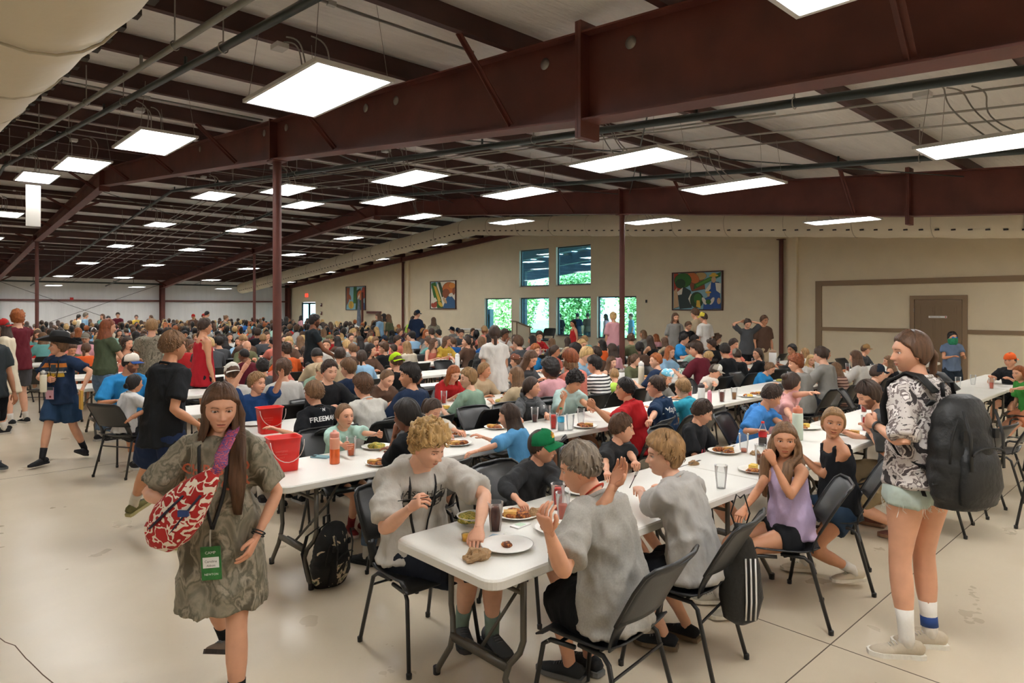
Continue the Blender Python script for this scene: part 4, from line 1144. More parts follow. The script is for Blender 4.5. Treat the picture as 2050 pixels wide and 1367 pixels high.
def foot_vf(p, side, kind='shoe'):
    ft, kn = (p.fr, p.knr) if side > 0 else (p.fl, p.knl)
    fd = (p.fd_r if side > 0 else p.fd_l) or (.15*side, 1, 0)
    y = Vector(fd).normalized(); toe = math.radians(p.toe_r if side > 0 else p.toe_l)
    x = Vector((0, 0, 1)).cross(y) * -1; x.normalize()
    R = Matrix.Rotation(-toe, 3, x)
    y = R @ y; z = x.cross(y)
    if z.z < 0: z = -z
    M = Matrix.Translation(ft) @ Matrix((x, y, z)).transposed().to_4x4() @ Matrix.Scale(p.k, 4)
    h = .078
    up = [((0, -.075, -.045), (.026, .028)), ((0, -.06, -.038), (.033, .040)), ((0, -.02, -.034), (.036, .046)), ((0, .03, -.042), (.038, .038)), ((0, .08, -.052), (.044, .029)), ((0, .13, -.058), (.046, .022)), ((0, .165, -.063), (.036, .016)), ((0, .18, -.065), (.02, .010))]
    if kind == 'sock': up = [((a, b_*.95, c-.002), (r*.86, q*.9)) for (a, b_, c), (r, q) in up]
    v1, f1 = tube_vf([q for q, _ in up], [r for _, r in up], 14, True, right=(1, 0, 0))
    sole = [(-.03, -.085), (.03, -.085), (.04, -.06), (.038, 0), (.048, .08), (.05, .13), (.038, .172), (.018, .192), (-.018, .192), (-.038, .172), (-.05, .13), (-.048, .08), (-.038, 0), (-.04, -.06)]
    n = len(sole)
    v2 = [Vector((a, b_, -.083)) for a, b_ in sole] + [Vector((a*1.0, b_, -.058)) for a, b_ in sole]
    f2 = [tuple(range(n-1, -1, -1)), tuple(range(n, 2*n))] + [(i, (i+1) % n, n+(i+1) % n, n+i) for i in range(n)]
    # collar and sock tube
    d = (kn - ft).normalized()
    return [M @ Vector(a) for a in v1], f1, [M @ a for a in v2], f2, M, d

def hair_vf(style, seed=0, fem=0, lod=2, vol=1.0, capped=False):
    """hair in head space"""
    r_ = random.Random(seed)
    nl, nt = ((96, 56), (48, 32), (24, 16))[2 - lod]
    D, F = head_grid(nl, nt)
    Dm = D.copy(); Dm[:, 1] *= 1.0
    P_ = skull(D, fem)
    az = np.degrees(np.arctan2(np.abs(D[:, 0]), D[:, 1]))       # 0 front, 180 back
    # hairline height by azimuth
    lf = {'s': .072, 'm': .060, 'c': .058, 'l': .063, 'p': .070, 'b': .070, 'a': .065, 'x': .2, 'z': .080, 'w': .062}.get(style, .07)
    side = -.005 if style in 'smcx' else -.02
    nape = {'s': -.045, 'm': -.07, 'c': -.065, 'w': -.085, 'z': -.04}.get(style, -.075)
    hl = np.interp(az, [0, 28, 50, 68, 84, 100, 120, 180], [lf, lf*.92, lf*.62, .028, side, -.012 if style in 'smcz' else -.03, nape*.75, nape])
    msk = sstep(P_[:, 2], hl - .006, hl + .007)
    th = {'s': .016, 'm': .025, 'c': .026, 'l': .013, 'p': .013, 'b': .013, 'a': .058, 'x': .002, 'z': .004, 'w': .02}.get(style, .01) * vol
    t = np.full(len(D), th)
    if style in 'smcw': t = t * (.62 + .75 * sstep(P_[:, 2], 0, .09))
    amp = {'s': .3, 'm': .35, 'c': .55, 'a': .22, 'l': .16, 'p': .12, 'b': .12, 'z': .1, 'w': .35}.get(style, .2)
    nn = np.empty(len(D)); 
    for i in range(len(D)):
        d = D[i]
        if style in 'ca': nn[i] = noise.noise(Vector((d[0]*6, d[1]*6, d[2]*6 + seed))) + .35 * noise.noise(Vector((d[0]*14, d[1]*14, d[2]*14 + seed)))
        else:
            a = math.atan2(d[0], d[1]); nn[i] = noise.noise(Vector((math.sin(a)*7, math.cos(a)*7 + d[2]*1.2, seed))) + .6 * noise.noise(Vector((math.sin(a)*22, math.cos(a)*22 + d[2]*2.5, seed)))
    if style == 'l' or style == 'p' or style == 'b':   # centre parting
        nn -= 1.2 * gss(D[:, 0], 0.0, .05) * (D[:, 2] > .2)
    t = t * (1 + amp * 1.6 * nn)
    # fringe edge irregular
    hl2 = hl + .012 * nn * (style in 'mcsw')
    msk = sstep(P_[:, 2], hl2 - .008, hl2 + .006)
    L = np.linalg.norm(P_, axis=1)
    off = (t + .003) * msk - .012 * (1 - msk)
    V = P_ * ((L + off) / L)[:, None]
    if style == 'm' or style == 'c': V[:, 1] += msk * .008 * sstep(D[:, 1], .1, .8)
    vs = [Vector(v) for v in V]; fs = list(F)
    def add(v, f):
        n = len(vs); vs.extend([Vector(q) for q in v]); fs.extend([tuple(i + n for i in g) for g in f])
    if style == 'c' and lod == 2:      # locks
        for i in range(360):
            a = r_.uniform(0, 2*PI); zz = r_.uniform(-.05, 1); q = math.sqrt(max(0, 1 - zz*zz)); d = np.array([[q*math.sin(a), q*math.cos(a), zz]])
            s_ = skull(d, fem)[0]; azi = math.degrees(math.atan2(abs(d[0][0]), d[0][1]))
            if s_[2] < np.interp(azi, [0, 50, 84, 180], [lf*.8, .05, .01, -.04]): continue
            dv = Vector(d[0]); c = Vector(s_) + dv * (.038 * vol * (.7 + .5 * max(0, zz)))
            t1 = dv.cross(Vector((r_.uniform(-1, 1), r_.uniform(-1, 1), r_.uniform(-1, 1)))).normalized(); t2 = dv.cross(t1); R_ = r_.uniform(.009, .017)
            pts = [c + t1*R_*math.cos(b_) + t2*R_*math.sin(b_) - dv*.02*(1 - b_/4.5) for b_ in (0, .9, 1.8, 2.7, 3.6, 4.5)]
            add(*tube_vf(pts, [.002, .0036, .0042, .004, .0032, .001], 4, True))
    if style in 'ms' and lod and not capped:     # tufts over the surface
        for i in range(150 if lod == 2 else 60):
            a = r_.uniform(0, 2*PI); zz = r_.uniform(.0, 1); q = math.sqrt(max(0, 1 - zz*zz)); d = np.array([[q*math.sin(a), q*math.cos(a), zz]])
            s_ = skull(d, fem)[0]; azi = math.degrees(math.atan2(abs(d[0][0]), d[0][1]))
            if s_[2] < np.interp(azi, [0, 50, 84, 180], [lf, .05, .015, -.04]): continue
            dv = Vector(d[0]); c = Vector(s_) + dv*(th*.9)
            sw = Vector((dv.x*.7 + .15, dv.y*.9 + .55, -.6)); sw = (sw - dv*sw.dot(dv)).normalized(); Ln = r_.uniform(.018, .038) * (.6 + .4*vol)
            pts = [c - dv*.006, c + sw*Ln*.5 + dv*.004, c + sw*Ln - dv*.004]
            add(*tube_vf(pts, [(.006, .003), (.006, .0035), (.0012, .001)], 5, True, right=sw.cross(dv)))
    return vs, fs
def long_hair_vf(M, p, length, seed=0, lod=2, wid=1.0, front=0, wavy=0):
    """falls from the head down the back, hugging neck and shoulders; in person space. M = head matrix"""
    vs = []; fs = []
    r_ = random.Random(seed)
    hc = M @ Vector((0, -.015, .02)); 
    n = (34, 20, 12)[2 - lod]; m = (22, 14, 8)[2 - lod]
    hx = (M.to_3x3() @ Vector((1, 0, 0))).normalized(); hy = (M.to_3x3() @ Vector((0, 1, 0))).normalized()
    bx, by = p.rt, p.fw
    k = p.hk
    base = p.sp[-1]
    rings = []
    for i in range(m + 1):
        t = i / m
        s_ = sstep(np.array(t), .12, .5).item()
        x = (hx * (1 - s_) + bx * s_).normalized(); y = (hy * (1 - s_) + by * s_).normalized()
        down = length * t
        hz = max(0, hc.z - base.z)
        # centre line from the head to down the back
        if down < hz: c = hc.lerp(Vector((base.x, base.y, base.z)), down / hz * .8) + Vector((0, 0, 0))
        else: c = base + (hc - base) * .2 - p.up * (down - hz) * 1.0
        c.z = hc.z - down * (1 if down < hz else (hz + (down - hz) * max(.3, p.up.z)) / down)
        rx = (.088 + .035 * s_) * wid * k; ry = (.098 + .020 * s_) * k
        if t > .75: rx *= 1 - .35 * (t - .75) / .25
        span = math.radians(118 + front * 22 - 14 * t)
        outer = []; inner = []
        for j in range(n + 1):
            a = -span + 2 * span * j / n
            nz = noise.noise(Vector((math.sin(a)*6, math.cos(a)*6, seed + t*1.3))) * .012 + noise.noise(Vector((a*9, t*2, seed))) * .007
            if wavy: nz += .006 * math.sin(t * 30 + a*5) * wavy
            ro = 1 + nz * 8
            e_ = 1 if abs(a) < span * .88 else .96
            outer.append(c + x * (math.sin(a) * rx * ro * e_) - y * (math.cos(a) * ry * ro * e_))
            th = (.022 * math.cos(a / span * PI / 2) + .008)
            inner.append(c + x * (math.sin(a) * (rx * ro - th)) - y * (math.cos(a) * (ry * ro - th)))
        rings.append(outer + inner[::-1])
    q = len(rings[0])
    for rg in rings: vs.extend(rg)
    for i in range(m):
        for j in range(q):
            fs.append((i*q+j, i*q+(j+1) % q, (i+1)*q+(j+1) % q, (i+1)*q+j))
    fs.append(tuple(range(q-1, -1, -1))); fs.append(tuple(m*q+j for j in range(q)))
    return vs, fs
def tail_vf(M, pts_l, r0, seed=0, lod=2, braid=False):
    """ponytail or braid through head-space points"""
    P_ = [M @ Vector(q) for q in pts_l]
    # resample
    n = (26, 14, 7)[2 - lod]; out = []; R_ = []
    L = len(P_) - 1
    for i in range(n + 1):
        t = i / n * L; j = min(int(t), L - 1); f = t - j
        a = P_[max(j-1, 0)]; b_ = P_[j]; c = P_[j+1]; d = P_[min(j+2, L)]
        q = .5 * ((2*b_) + (c - a)*f + (2*a - 5*b_ + 4*c - d)*f*f + (3*b_ - a - 3*c + d)*f**3)
        out.append(q); s_ = i / n
        r = r0 * (math.sin(min(1, s_*4 + .25) * PI/2)) * (1 - .55*s_**2)
        if braid: r *= .86 + .22 * abs(math.sin(s_ * 20))
        R_.append((r, r*.8))
    return tube_vf(out, R_, (14, 10, 6)[2 - lod], True)
def cap_vf(back=False, bend=.3, lod=2, trucker=False, tilt=0):
    """baseball cap in head space: crown verts/faces and brim verts/faces"""
    n = (36, 24, 14)[2 - lod]
    vs = []; fs = []; m = 9
    for i in range(m + 1):
        t = i / m * PI / 2; z = math.sin(t) ** .9; q = math.cos(t) ** .72
        for j in range(n):
            a = 2*PI*j/n; rx = .086; ry = .104 if math.cos(a) < 0 else .096
            fz = .012 * math.cos(a)
            bulge = 1 + .03 * math.cos(a) * math.sin(2*t)
            seam = 1 + (.006 if (j * 6) % n < 6 * n / 36 else 0)
            vs.append(Vector((rx*q*math.sin(a)*bulge*seam, ry*q*math.cos(a)*bulge*seam - .004, .034 + fz + .100*z)))
    for i in range(m):
        for j in range(n): fs.append((i*n+j, i*n+(j+1) % n, (i+1)*n+(j+1) % n, (i+1)*n+j))
    fs.append(tuple(range(n-1, -1, -1))); fs.append(tuple(m*n+j for j in range(n)))
    fs = [tuple(reversed(f)) for f in fs]
    bv = []; bf = []; nb = (18, 12, 8)[2 - lod]; mb = 5
    for layer in (0, 1):
        for i in range(mb + 1):
            for j in range(nb + 1):
                a = (-1 + 2*j/nb) * 1.12
                r0x, r0y = .084, .094
                ext = .072 * (math.cos(a*.85) ** .8) * i / mb
                x = math.sin(a) * (r0x + ext*.32); y = math.cos(a) * r0y + ext * 1.0
                z = .046 - .010 * i/mb - bend * .05 * (abs(a)/1.12) ** 2 * (.4 + .6*i/mb) - layer*.004
                bv.append(Vector((x, y - .006, z)))
    q = nb + 1; h = (mb+1)*q
    for i in range(mb):
        for j in range(nb):
            a_ = i*q+j; bf.append((a_, a_+1, a_+q+1, a_+q)); bf.append((h+a_, h+a_+q, h+a_+q+1, h+a_+1))
    for j in range(nb): bf.append((mb*q+j, mb*q+j+1, h+mb*q+j+1, h+mb*q+j)); 
    for i in range(mb): bf.append((i*q, (i+1)*q, h+(i+1)*q, h+i*q)); bf.append((i*q+nb, h+i*q+nb, h+(i+1)*q+nb, (i+1)*q+nb))
    R_ = Matrix.Rotation(PI, 4, 'Z') if back else Matrix.Identity(4)
    R_ = R_ @ Matrix.Rotation(math.radians(tilt), 4, 'X')
    return [R_ @ v for v in vs], fs, [R_ @ v for v in bv], bf
def eye_mesh(look=(0, 0)):
    D, F = head_grid(24, 16)
    # put the pole towards +Y
    vs = []; fs = []; mi = []
    n = 24; rings = [0, 8, 15, 24, 32, 38, 48, 62, 80, 110, 150, 180]
    vs.append(Vector((0, EYE_R*1.04, 0)))
    for a in rings[1:-1]:
        t = math.radians(a); bulge = 1.04 if a < 32 else 1
        for j in range(n): p_ = 2*PI*j/n; vs.append(Vector((math.sin(t)*math.cos(p_), math.cos(t)*bulge, math.sin(t)*math.sin(p_))) * EYE_R)
    vs.append(Vector((0, -EYE_R, 0))); L = len(vs) - 1
    for j in range(n): fs.append((0, 1+j, 1+(j+1) % n)); mi.append(2)
    for i in range(len(rings) - 3):
        for j in range(n):
            fs.append((1+i*n+j, 1+(i+1)*n+j, 1+(i+1)*n+(j+1) % n, 1+i*n+(j+1) % n)); a = rings[i+1]; mi.append(2 if a < 15 else (1 if a < 32 else 0))
    for j in range(n): fs.append((L, 1+(len(rings)-3)*n+(j+1) % n, 1+(len(rings)-3)*n+j)); mi.append(0)
    fs = [tuple(reversed(f)) for f in fs]
    return make_mesh('eye', vs, fs, [mat('eye white', (196, 184, 176), .3), mat('iris brown', (74, 50, 34), .2), mat('pupil', (8, 8, 8), .1)], mi)
EYE_ME = eye_mesh()
def put(name, V, F, parent, mats, smooth=True, mi=None, label=None):
    me = make_mesh(name, V, F, mats if isinstance(mats, (list, tuple)) else [mats], mi, smooth)
    o = bpy.data.objects.new(name, me); COL.objects.link(o); o.parent = parent
    if label: o['label'] = label
    return o
def remesh_put(name, parts, vox, parent, m, wr=0, sc=14, seed=0, smooth=2, st=(1, 1, 1), label=None):
    V, N, F = remesh(parts[0], parts[1], vox, smooth)
    if wr: V = wrinkle(V, N, wr, sc, seed, st)
    return put(name, V, F, parent, m, True, label=label)

TAIL = {'p': [(0, -.085, .05), (0, -.125, .045), (0, -.135, -.02), (0, -.125, -.10), (0, -.115, -.19)],
        'q': [(0, -.09, -.03), (0, -.115, -.05), (.0, -.115, -.12), (.0, -.12, -.22), (0, -.125, -.30)]}
def add_hair(body, p, code, lod, seed=0, length=.42, vol=1.0, mtl=None, extra=None):
    """code = style letter + colour letter"""
    st, c = code[0], code[1]; hm = mtl or hair_mat(c); M = p.head_m(); out = []
    base = {'l': 'l', 'p': 'p', 'b': 'b', 'q': 'p', 'B': 'p'}.get(st, st)
    if st == 'x': return out
    V, F = hair_vf(base, seed, p.fem, lod, vol, (extra or {}).get('capped', False))
    V = [M @ v for v in V]
    if st == 'l':
        a, b_ = long_hair_vf(M, p, length, seed, lod, front=(extra or {}).get('front', 0), wid=(extra or {}).get('wid', 1), wavy=(extra or {}).get('wavy', 0)); n = len(V); V = V + a; F = F + [tuple(i + n for i in g) for g in b_]
    for s, Lk in (extra or {}).get('locks', ()):
        base_ = p.sp[-1] + p.rt*s*.112*p.k + p.fw*.105*p.k
        P2 = [M @ Vector((s*.068, .01, .04)), M @ Vector((s*.082, .005, -.03)), M @ Vector((s*.086, .0, -.10)), base_ + p.up*.03, base_ - p.up*Lk*.5 + p.fw*.03, base_ - p.up*Lk + p.fw*.03]
        a, b_ = tube_vf(P2, [(.012, .02), (.016, .034), (.018, .036), (.017, .040), (.016, .040), (.006, .014)], 12, True, right=p.fw); a = [q + Vector((1, 1, 1)) * noise.noise(q*40) * .006 for q in a]
        n = len(V); V = V + a; F = F + [tuple(i + n for i in g) for g in b_]
    out.append(put('hair', V, F, body, hm))
    if st in 'pq':
        a, b_ = tail_vf(M, (extra or {}).get('tail') or TAIL[st], .028, seed, lod); out.append(put('ponytail', a, b_, body, hm))
        if lod == 2:
            q = (extra or {}).get('tail') or TAIL[st]; v2, f2 = tube_vf([M @ Vector(q[0]), M @ (Vector(q[0])*.4 + Vector(q[1])*.6)], .021, 10); put('hair_tie', v2, f2, body, cloth('1a1a1e'))
    if st == 'B':
        a, b_ = tail_vf(M, (extra or {}).get('tail') or TAIL['q'], .026, seed, lod, True); out.append(put('braid', a, b_, body, hm))
    if st == 'b':
        bp = (extra or {}).get('bun') or (0, -.105, .065)
        v2, f2 = ell(bp, (.042, .036, .040), 16, 10)
        v2 = [M @ Vector((a[0], a[1], a[2])) * 1 for a in v2]; v2 = [v + Vector((1, 1, 1)) * noise.noise(v * 60) * .006 for v in v2]; out.append(put('hair_bun', v2, f2, body, hm))
    return out
def add_cap(body, p, colors, back=False, lod=2, bend=.5, tilt=0, badge=None, label=None):
    M = p.head_m() @ Matrix.Rotation(math.radians(tilt), 4, 'X')
    cv, cf, bv, bf = cap_vf(back, bend, lod)
    cc = colors[0]; mi = None; mats = [cm(cc)]
    if len(colors) > 2:      # trucker: front panel colour then mesh colour
        mats = [cm(colors[2]), cm(cc)]; mi = [1 if (sum(((-cv[i].y if back else cv[i].y) for i in f)) / len(f) > .015) else 0 for f in cf]
    o = put('cap', [M @ v for v in cv], cf, body, mats, mi=mi, label=label)
    b_ = put('cap_brim', [M @ v for v in bv], bf, o, cm(colors[1]))
    if lod == 2:
        v, f = ell((0, -.004, .136), (.006, .006, .004), 8, 6); put('cap_button', [M @ Vector(q) for q in v], f, o, cm(colors[1]))
    return o
def feet(body, p, lod, shoe=('2a2a2c', 'c8c4bc'), sock='d8d4cc', sock_h=.1, bare=False):
    for s in (1, -1):
        v1, f1, v2, f2, M, d = foot_vf(p, s)
        o = put('shoe', v1, f1, body, cm(shoe[0]))
        if lod >= 1: put('sole', v2, f2, o, cm(shoe[1]), False)
        if sock:
            ft = p.fr if s > 0 else p.fl
            a, b_ = tube_vf([ft - Vector((0, 0, .03)), ft + d*.02, ft + d*sock_h*.6, ft + d*sock_h], [.038*p.k, .039*p.k, .041*p.k, (.041 + .03*sock_h)*p.k], 12, True); put('sock', a, b_, body, cm(sock))
        if lod == 2:
            for i in range(5):
                a, b_ = tube_vf([M @ Vector((-.018, .02 + i*.016, -.001 - i*.0062)), M @ Vector((0, .024 + i*.016, .004 - i*.0062)), M @ Vector((.018, .02 + i*.016, -.001 - i*.0062))], .0028, 5); 
                if i == 0: la, lb = list(a), list(b_)
                else: n = len(la); la += a; lb += [tuple(q + n for q in g) for g in b_]
            put('laces', la, lb, o, cm('d8d4cc' if shoe[0] > '9' else '6a6a6c'))
def build_person(p, lod, skin, hair, shirt, shorts, name='person', face={}, sleeve=.5, hem=.03, loose=1.0, tank=False, leg=.62, shoe=('2a2a2c', 'c8c4bc'), sock='d8d4cc', sock_h=.1,
                 hseed=0, hlen=.42, hvol=1.0, hextra=None, wr=.008, dolegs=True, lloose=1.0, hairm=None, collar=None, gaze=None):
    me = person_body(p, lod, skin, hair[1] if hair[1] in HAIRC else 'b', face)
    body = bpy.data.objects.new(name, me); COL.objects.link(body)
    vox = (.0135, .02, .028)[2 - lod]
    remesh_put('tank_top' if tank else ('hoodie' if sleeve > 1.5 else 't_shirt'), shirt_parts(p, sleeve, hem, loose, tank), vox, body, cm(shirt), wr if lod else 0, 11, hseed + 1, smooth=2, st=(1, 1, .55))
    remesh_put('trousers' if leg > 1 else 'shorts', shorts_parts(p, leg, lloose), vox, body, cm(shorts), wr*.7 if lod else 0, 11, hseed + 2, st=(1, 1, .7))
    add_hair(body, p, hair, lod, hseed, hlen, hvol, hairm, hextra)
    if lod == 2 and collar is None: collar = shirt
    if collar and not tank:
        c = p.neck + p.up * -.006; R_ = []
        pts = [c + p.rt*math.cos(a)*.070*p.k + p.fw*(math.sin(a)*.066*p.k) - p.up*(.014*math.sin(a)) for a in [2*PI*i/20 for i in range(21)]]
        v, f = tube_vf(pts, [(.006, .010)]*21, 8, False, right=None); put('collar', v, f, body, cm(collar))
    if lod == 2:
        g = gaze or (0, 0)
        for s in (-1, 1):
            e = bpy.data.objects.new('eye', EYE_ME); COL.objects.link(e); e.parent = body
            e.matrix_local = p.head_m() @ Matrix.Translation((s*EYE_X, .0705 - .0055, EYE_Z)) @ Matrix.Rotation(math.radians(g[0]), 4, 'Z') @ Matrix.Rotation(math.radians(g[1]), 4, 'X')
    if dolegs: feet(body, p, lod, shoe, sock, sock_h)
    return body
def place(o, u, v, face_deg, z=0):
    """face_deg: direction the person faces, degrees counterclockwise from +u"""
    o.location = (u, v, z); o.rotation_euler = (0, 0, math.radians(face_deg - 90)); return o
# ------------------------------------------------------------------ table ware, bags
M_clear = bpy.data.materials.new('clear plastic'); M_clear.use_nodes = True
nt = M_clear.node_tree; nt.nodes.clear()
o_ = nt.nodes.new('ShaderNodeOutputMaterial'); ms_ = nt.nodes.new('ShaderNodeMixShader'); t_ = nt.nodes.new('ShaderNodeBsdfTransparent'); g_ = nt.nodes.new('ShaderNodeBsdfPrincipled')
t_.inputs[0].default_value = (.97, .975, .975, 1); g_.inputs['Base Color'].default_value = (.95, .96, .96, 1); g_.inputs['Roughness'].default_value = .15
fr_ = nt.nodes.new('ShaderNodeFresnel'); fr_.inputs[0].default_value = 1.25; ad_ = nt.nodes.new('ShaderNodeMath'); ad_.operation = 'ADD'; ad_.inputs[1].default_value = .03
nt.links.new(fr_.outputs[0], ad_.inputs[0]); nt.links.new(ad_.outputs[0], ms_.inputs[0])
nt.links.new(t_.outputs[0], ms_.inputs[1]); nt.links.new(g_.outputs[0], ms_.inputs[2]); nt.links.new(ms_.outputs[0], o_.inputs[0])
M_plate = mat('white foam plate', (236, 234, 228), .45)
M_foodA = ramp_mat('mixed salad', [(0, (92, 110, 44)), (.45, (196, 170, 70)), (.55, (120, 130, 50)), (.62, (222, 206, 140))], 60)
M_foodB = ramp_mat('chopped barbecue food', [(0, (86, 46, 26)), (.45, (150, 82, 40)), (.56, (196, 132, 60)), (.64, (120, 60, 32))], 60)
M_bread = mat('toasted bread', (206, 158, 84), .7, var=.25, vscale=30)
M_yel = mat('yellow cornbread', (226, 190, 84), .7, var=.15, vscale=40)
M_kraft = mat('brown paper napkin', (164, 132, 96), .85, bump=.5, bscale=30)
M_foil = mat('crumpled foil', (190, 190, 192), .3, metal=.9, bump=.6, bscale=40)
LQ = {}
def liquid(c):
    return mat('drink ' + c, hexc(c), .15)
def lump(rx, ry, rz, seed, n=14, m=8, amp=.3):
    v, f = ell((0, 0, 0), (rx, ry, rz), n, m)
    v = [Vector(p) * (1 + amp * noise.noise(Vector(p) * (1.6 / max(rx, ry)) + Vector((seed, seed*2, 0)))) for p in v]
    z0 = -rz * .45
    return [Vector((p.x, p.y, max(p.z, z0) - z0)) for p in v], f
CUPS = {}
def cup(u, v, label, c=None, fill=.6, group='drinks on the tables', h=.15, z=TH):
    key = (c, fill, h)
    e = empty('drinking_cup', (u, v, z), 0, label, 'cup', group)
    if ('c', h) not in CUPS:
        b = MB(); b.lathe([(.027, 0), (.0275, .003), (.036, h*.55), (.041, h), (.0425, h), (.0395, h-.002), (.034, h*.5), (.0262, .004)], 20, cap=False); b.lathe([(0, .001), (.0265, .001), (.0265, .004), (0, .004)], 20)
        m = b.mesh('cup_wall'); m.materials.append(M_clear); m.shade_smooth(); CUPS[('c', h)] = m
    link('cup_wall', CUPS[('c', h)], e)
    if c:
        if key not in CUPS:
            b = MB(); t = h * fill; b.lathe([(0, .005), (.0255, .005), (.0255 + .012*fill, t), (0, t)], 18); m = b.mesh('drink'); m.materials.append(liquid(c)); m.shade_smooth(); CUPS[key] = m
            b = MB()
            for k in range(4): M = Matrix.Translation((.012*math.cos(k*1.7), .012*math.sin(k*1.7), t-.004)) @ Matrix.Rotation(k*.8, 4, 'Z'); b.box((-.008, -.008, -.006), (.008, .008, .007), M)
            m = b.mesh('ice_cube'); m.materials.append(M_clear); CUPS[('i',) + key] = m
        link('drink', CUPS[key], e)
    return e
PL = {}
def plate(u, v, label, food='B', r=.125, z=TH, group='plates of food on the tables', seed=0, bowl=False):
    e = empty('bowl' if bowl else 'plate', (u, v, z), seed, label, 'bowl' if bowl else 'plate', group)
    if (r, bowl) not in PL:
        b = MB()
        if bowl: b.lathe([(0, .0), (r*.5, 0), (r*.85, .035), (r, .05), (r*1.02, .053), (r*.98, .053), (r*.82, .038), (r*.5, .006), (0, .006)], 24)
        else: b.lathe([(0, 0), (r*.62, 0), (r*.72, .010), (r*.97, .018), (r, .021), (r*.96, .0215), (r*.72, .014), (r*.62, .005), (0, .005)], 28)
        m = b.mesh('dish'); m.materials.append(M_plate); m.shade_smooth(); PL[(r, bowl)] = m
    link('dish', PL[(r, bowl)], e)
    k = ('f', food, bowl, seed % 4)
    if k not in PL:
        b = MB(); r_ = random.Random(seed % 4)
        items = {'B': [(.055, .04, .022, -.04, .02), (.045, .035, .02, .04, -.03), (.04, .03, .018, .03, .05)], 'A': [(.08, .07, .03, 0, 0)], 'S': [(.03, .025, .012, .01, 0)], 'C': [(.05, .04, .02, -.045, -.02)], 'N': []}[food]
        for i, (a, c, d, x, y) in enumerate(items):
            vv, ff = lump(a, c, d, i + seed % 4, 16, 9, .45); b.add([Vector((p.x + x, p.y + y, p.z + (.02 if bowl else .006))) for p in vv], ff)
        if items: m = b.mesh('food'); m.materials.append(M_foodA if food == 'A' else M_foodB); m.shade_smooth(); PL[k] = m
        if food in 'CB':
            b = MB(); b.prism([(.0, .0), (.075, .0), (.08, .045), (.01, .05)], .006, .04, Matrix.Rotation(.5, 4, 'Z')); m = b.mesh('bread_slice'); m.materials.append(M_bread if food == 'B' else M_yel); PL[('b',) + k] = m
    if k in PL: link('food', PL[k], e)
    if ('b',) + k in PL: link('bread_slice', PL[('b',) + k], e)
    return e
def fork(parent_label, P_, Q_, name='fork', col=None, loc_label=None):
    P_, Q_ = Vector(P_), Vector(Q_); d = (Q_ - P_).normalized(); b = MB()
    b.tube([P_, P_.lerp(Q_, .6), P_.lerp(Q_, .75)], [(.004, .002), (.003, .002), (.008, .002)], 6, True)
    s_ = d.cross(Vector((0, 0, 1))).normalized()
    for k in (-1.5, -.5, .5, 1.5): b.tube([P_.lerp(Q_, .73) + s_*k*.0045, Q_ + s_*k*.0045], .0014, 4)
    o = b.build(name, M_black); return tag(o, parent_label, 'fork')
def bucket(u, v, label, rz=0, s=1.0, m=None, z=TH, writing=True):
    m = m or M_red
    e = empty('bucket', (u, v, z), rz, label, 'bucket'); w, d, h = .2*s, .15*s, .215*s
    rings = []
    for (k, zz) in ((.80, 0), (.82, .004), (.90, h*.5), (.905, h*.52), (1.0, h*.97), (1.06, h*.97), (1.07, h), (1.0, h), (.97, h-.004), (.79, .01)):
        rings.append([(x, y, zz) for x, y in rounded_rect(w*k, d*k, .035*k*s, 5)])
    n = len(rings[0]); vs = [p for r in rings for p in r]; fs = [tuple(range(n-1, -1, -1)), tuple((len(rings)-1)*n + i for i in range(n))]
    for k in range(len(rings)-1):
        for i in range(n): fs.append((k*n+i, k*n+(i+1) % n, (k+1)*n+(i+1) % n, (k+1)*n+i))
    MB().add(vs, fs).build('pail', m, e, True)
    pts = [(w*.53*math.cos(a), -d*.5 - .015 - .035*math.sin(a), h*.93 - .13*s*math.sin(a)) for a in [PI*i/12 for i in range(13)]]
    MB().tube(pts, .0028, 6).build('handle', mat('white wire handle', (214, 200, 190), .4), e, True)
    if writing:
        for i in range(3):
            t = link('printed_lines', text_mesh(['SANITIZING', 'SOLUTION', 'ONLY'][i] if s > .9 else 'USE', .016), e, mat('pale red print', (222, 110, 100), .6)); t.matrix_local = Matrix.Translation((-.035, -d*.5*.93 - .004, h*.62 - i*.022)) @ Matrix.Rotation(PI/2 + .09, 4, 'X')
    return e
def bottle(u, v, label, h=.24, r=.036, body=None, cap=None, z=TH, liq=None, kind='flask', band=None):
    e = empty('bottle', (u, v, z), 0, label, 'bottle')
    if kind == 'flask':
        MB().lathe([(r*.9, 0), (r, .006), (r, h*.74), (r*.92, h*.79)], 22).build('bottle_body', body, e, True)
        MB().lathe([(r*.9, h*.79), (r*.94, h*.8), (r*.94, h*.9), (r*.8, h*.94), (r*.4, h*.95), (r*.38, h), (0, h)], 20).build('bottle_cap', cap, e, True)
        if liq: MB().lathe([(r*1.004, .004), (r*1.004, h*.45)], 22, cap=False).build('drink', liq, e, True)
    else:
        MB().lathe([(r*.8, 0), (r, .012), (r, h*.3), (r*.92, h*.38), (r, h*.46), (r, h*.62), (r*.45, h*.85), (r*.38, h*.9), (r*.38, h*.93)], 20, cap=False).build('bottle_body', body, e, True)
        MB().lathe([(r*.42, h*.92), (r*.42, h), (0, h)], 14).build('bottle_cap', cap, e, True)
        MB().lathe([(r*1.01, h*.38), (r*1.01, h*.60)], 20, cap=False).build('label_band', band or body, e, True)
        if liq: MB().lathe([(0, .006), (r*.94, .012), (r*.94, h*.3), (r*.86, h*.36), (0, h*.36)], 18).build('drink', liq, e, True)
    return e
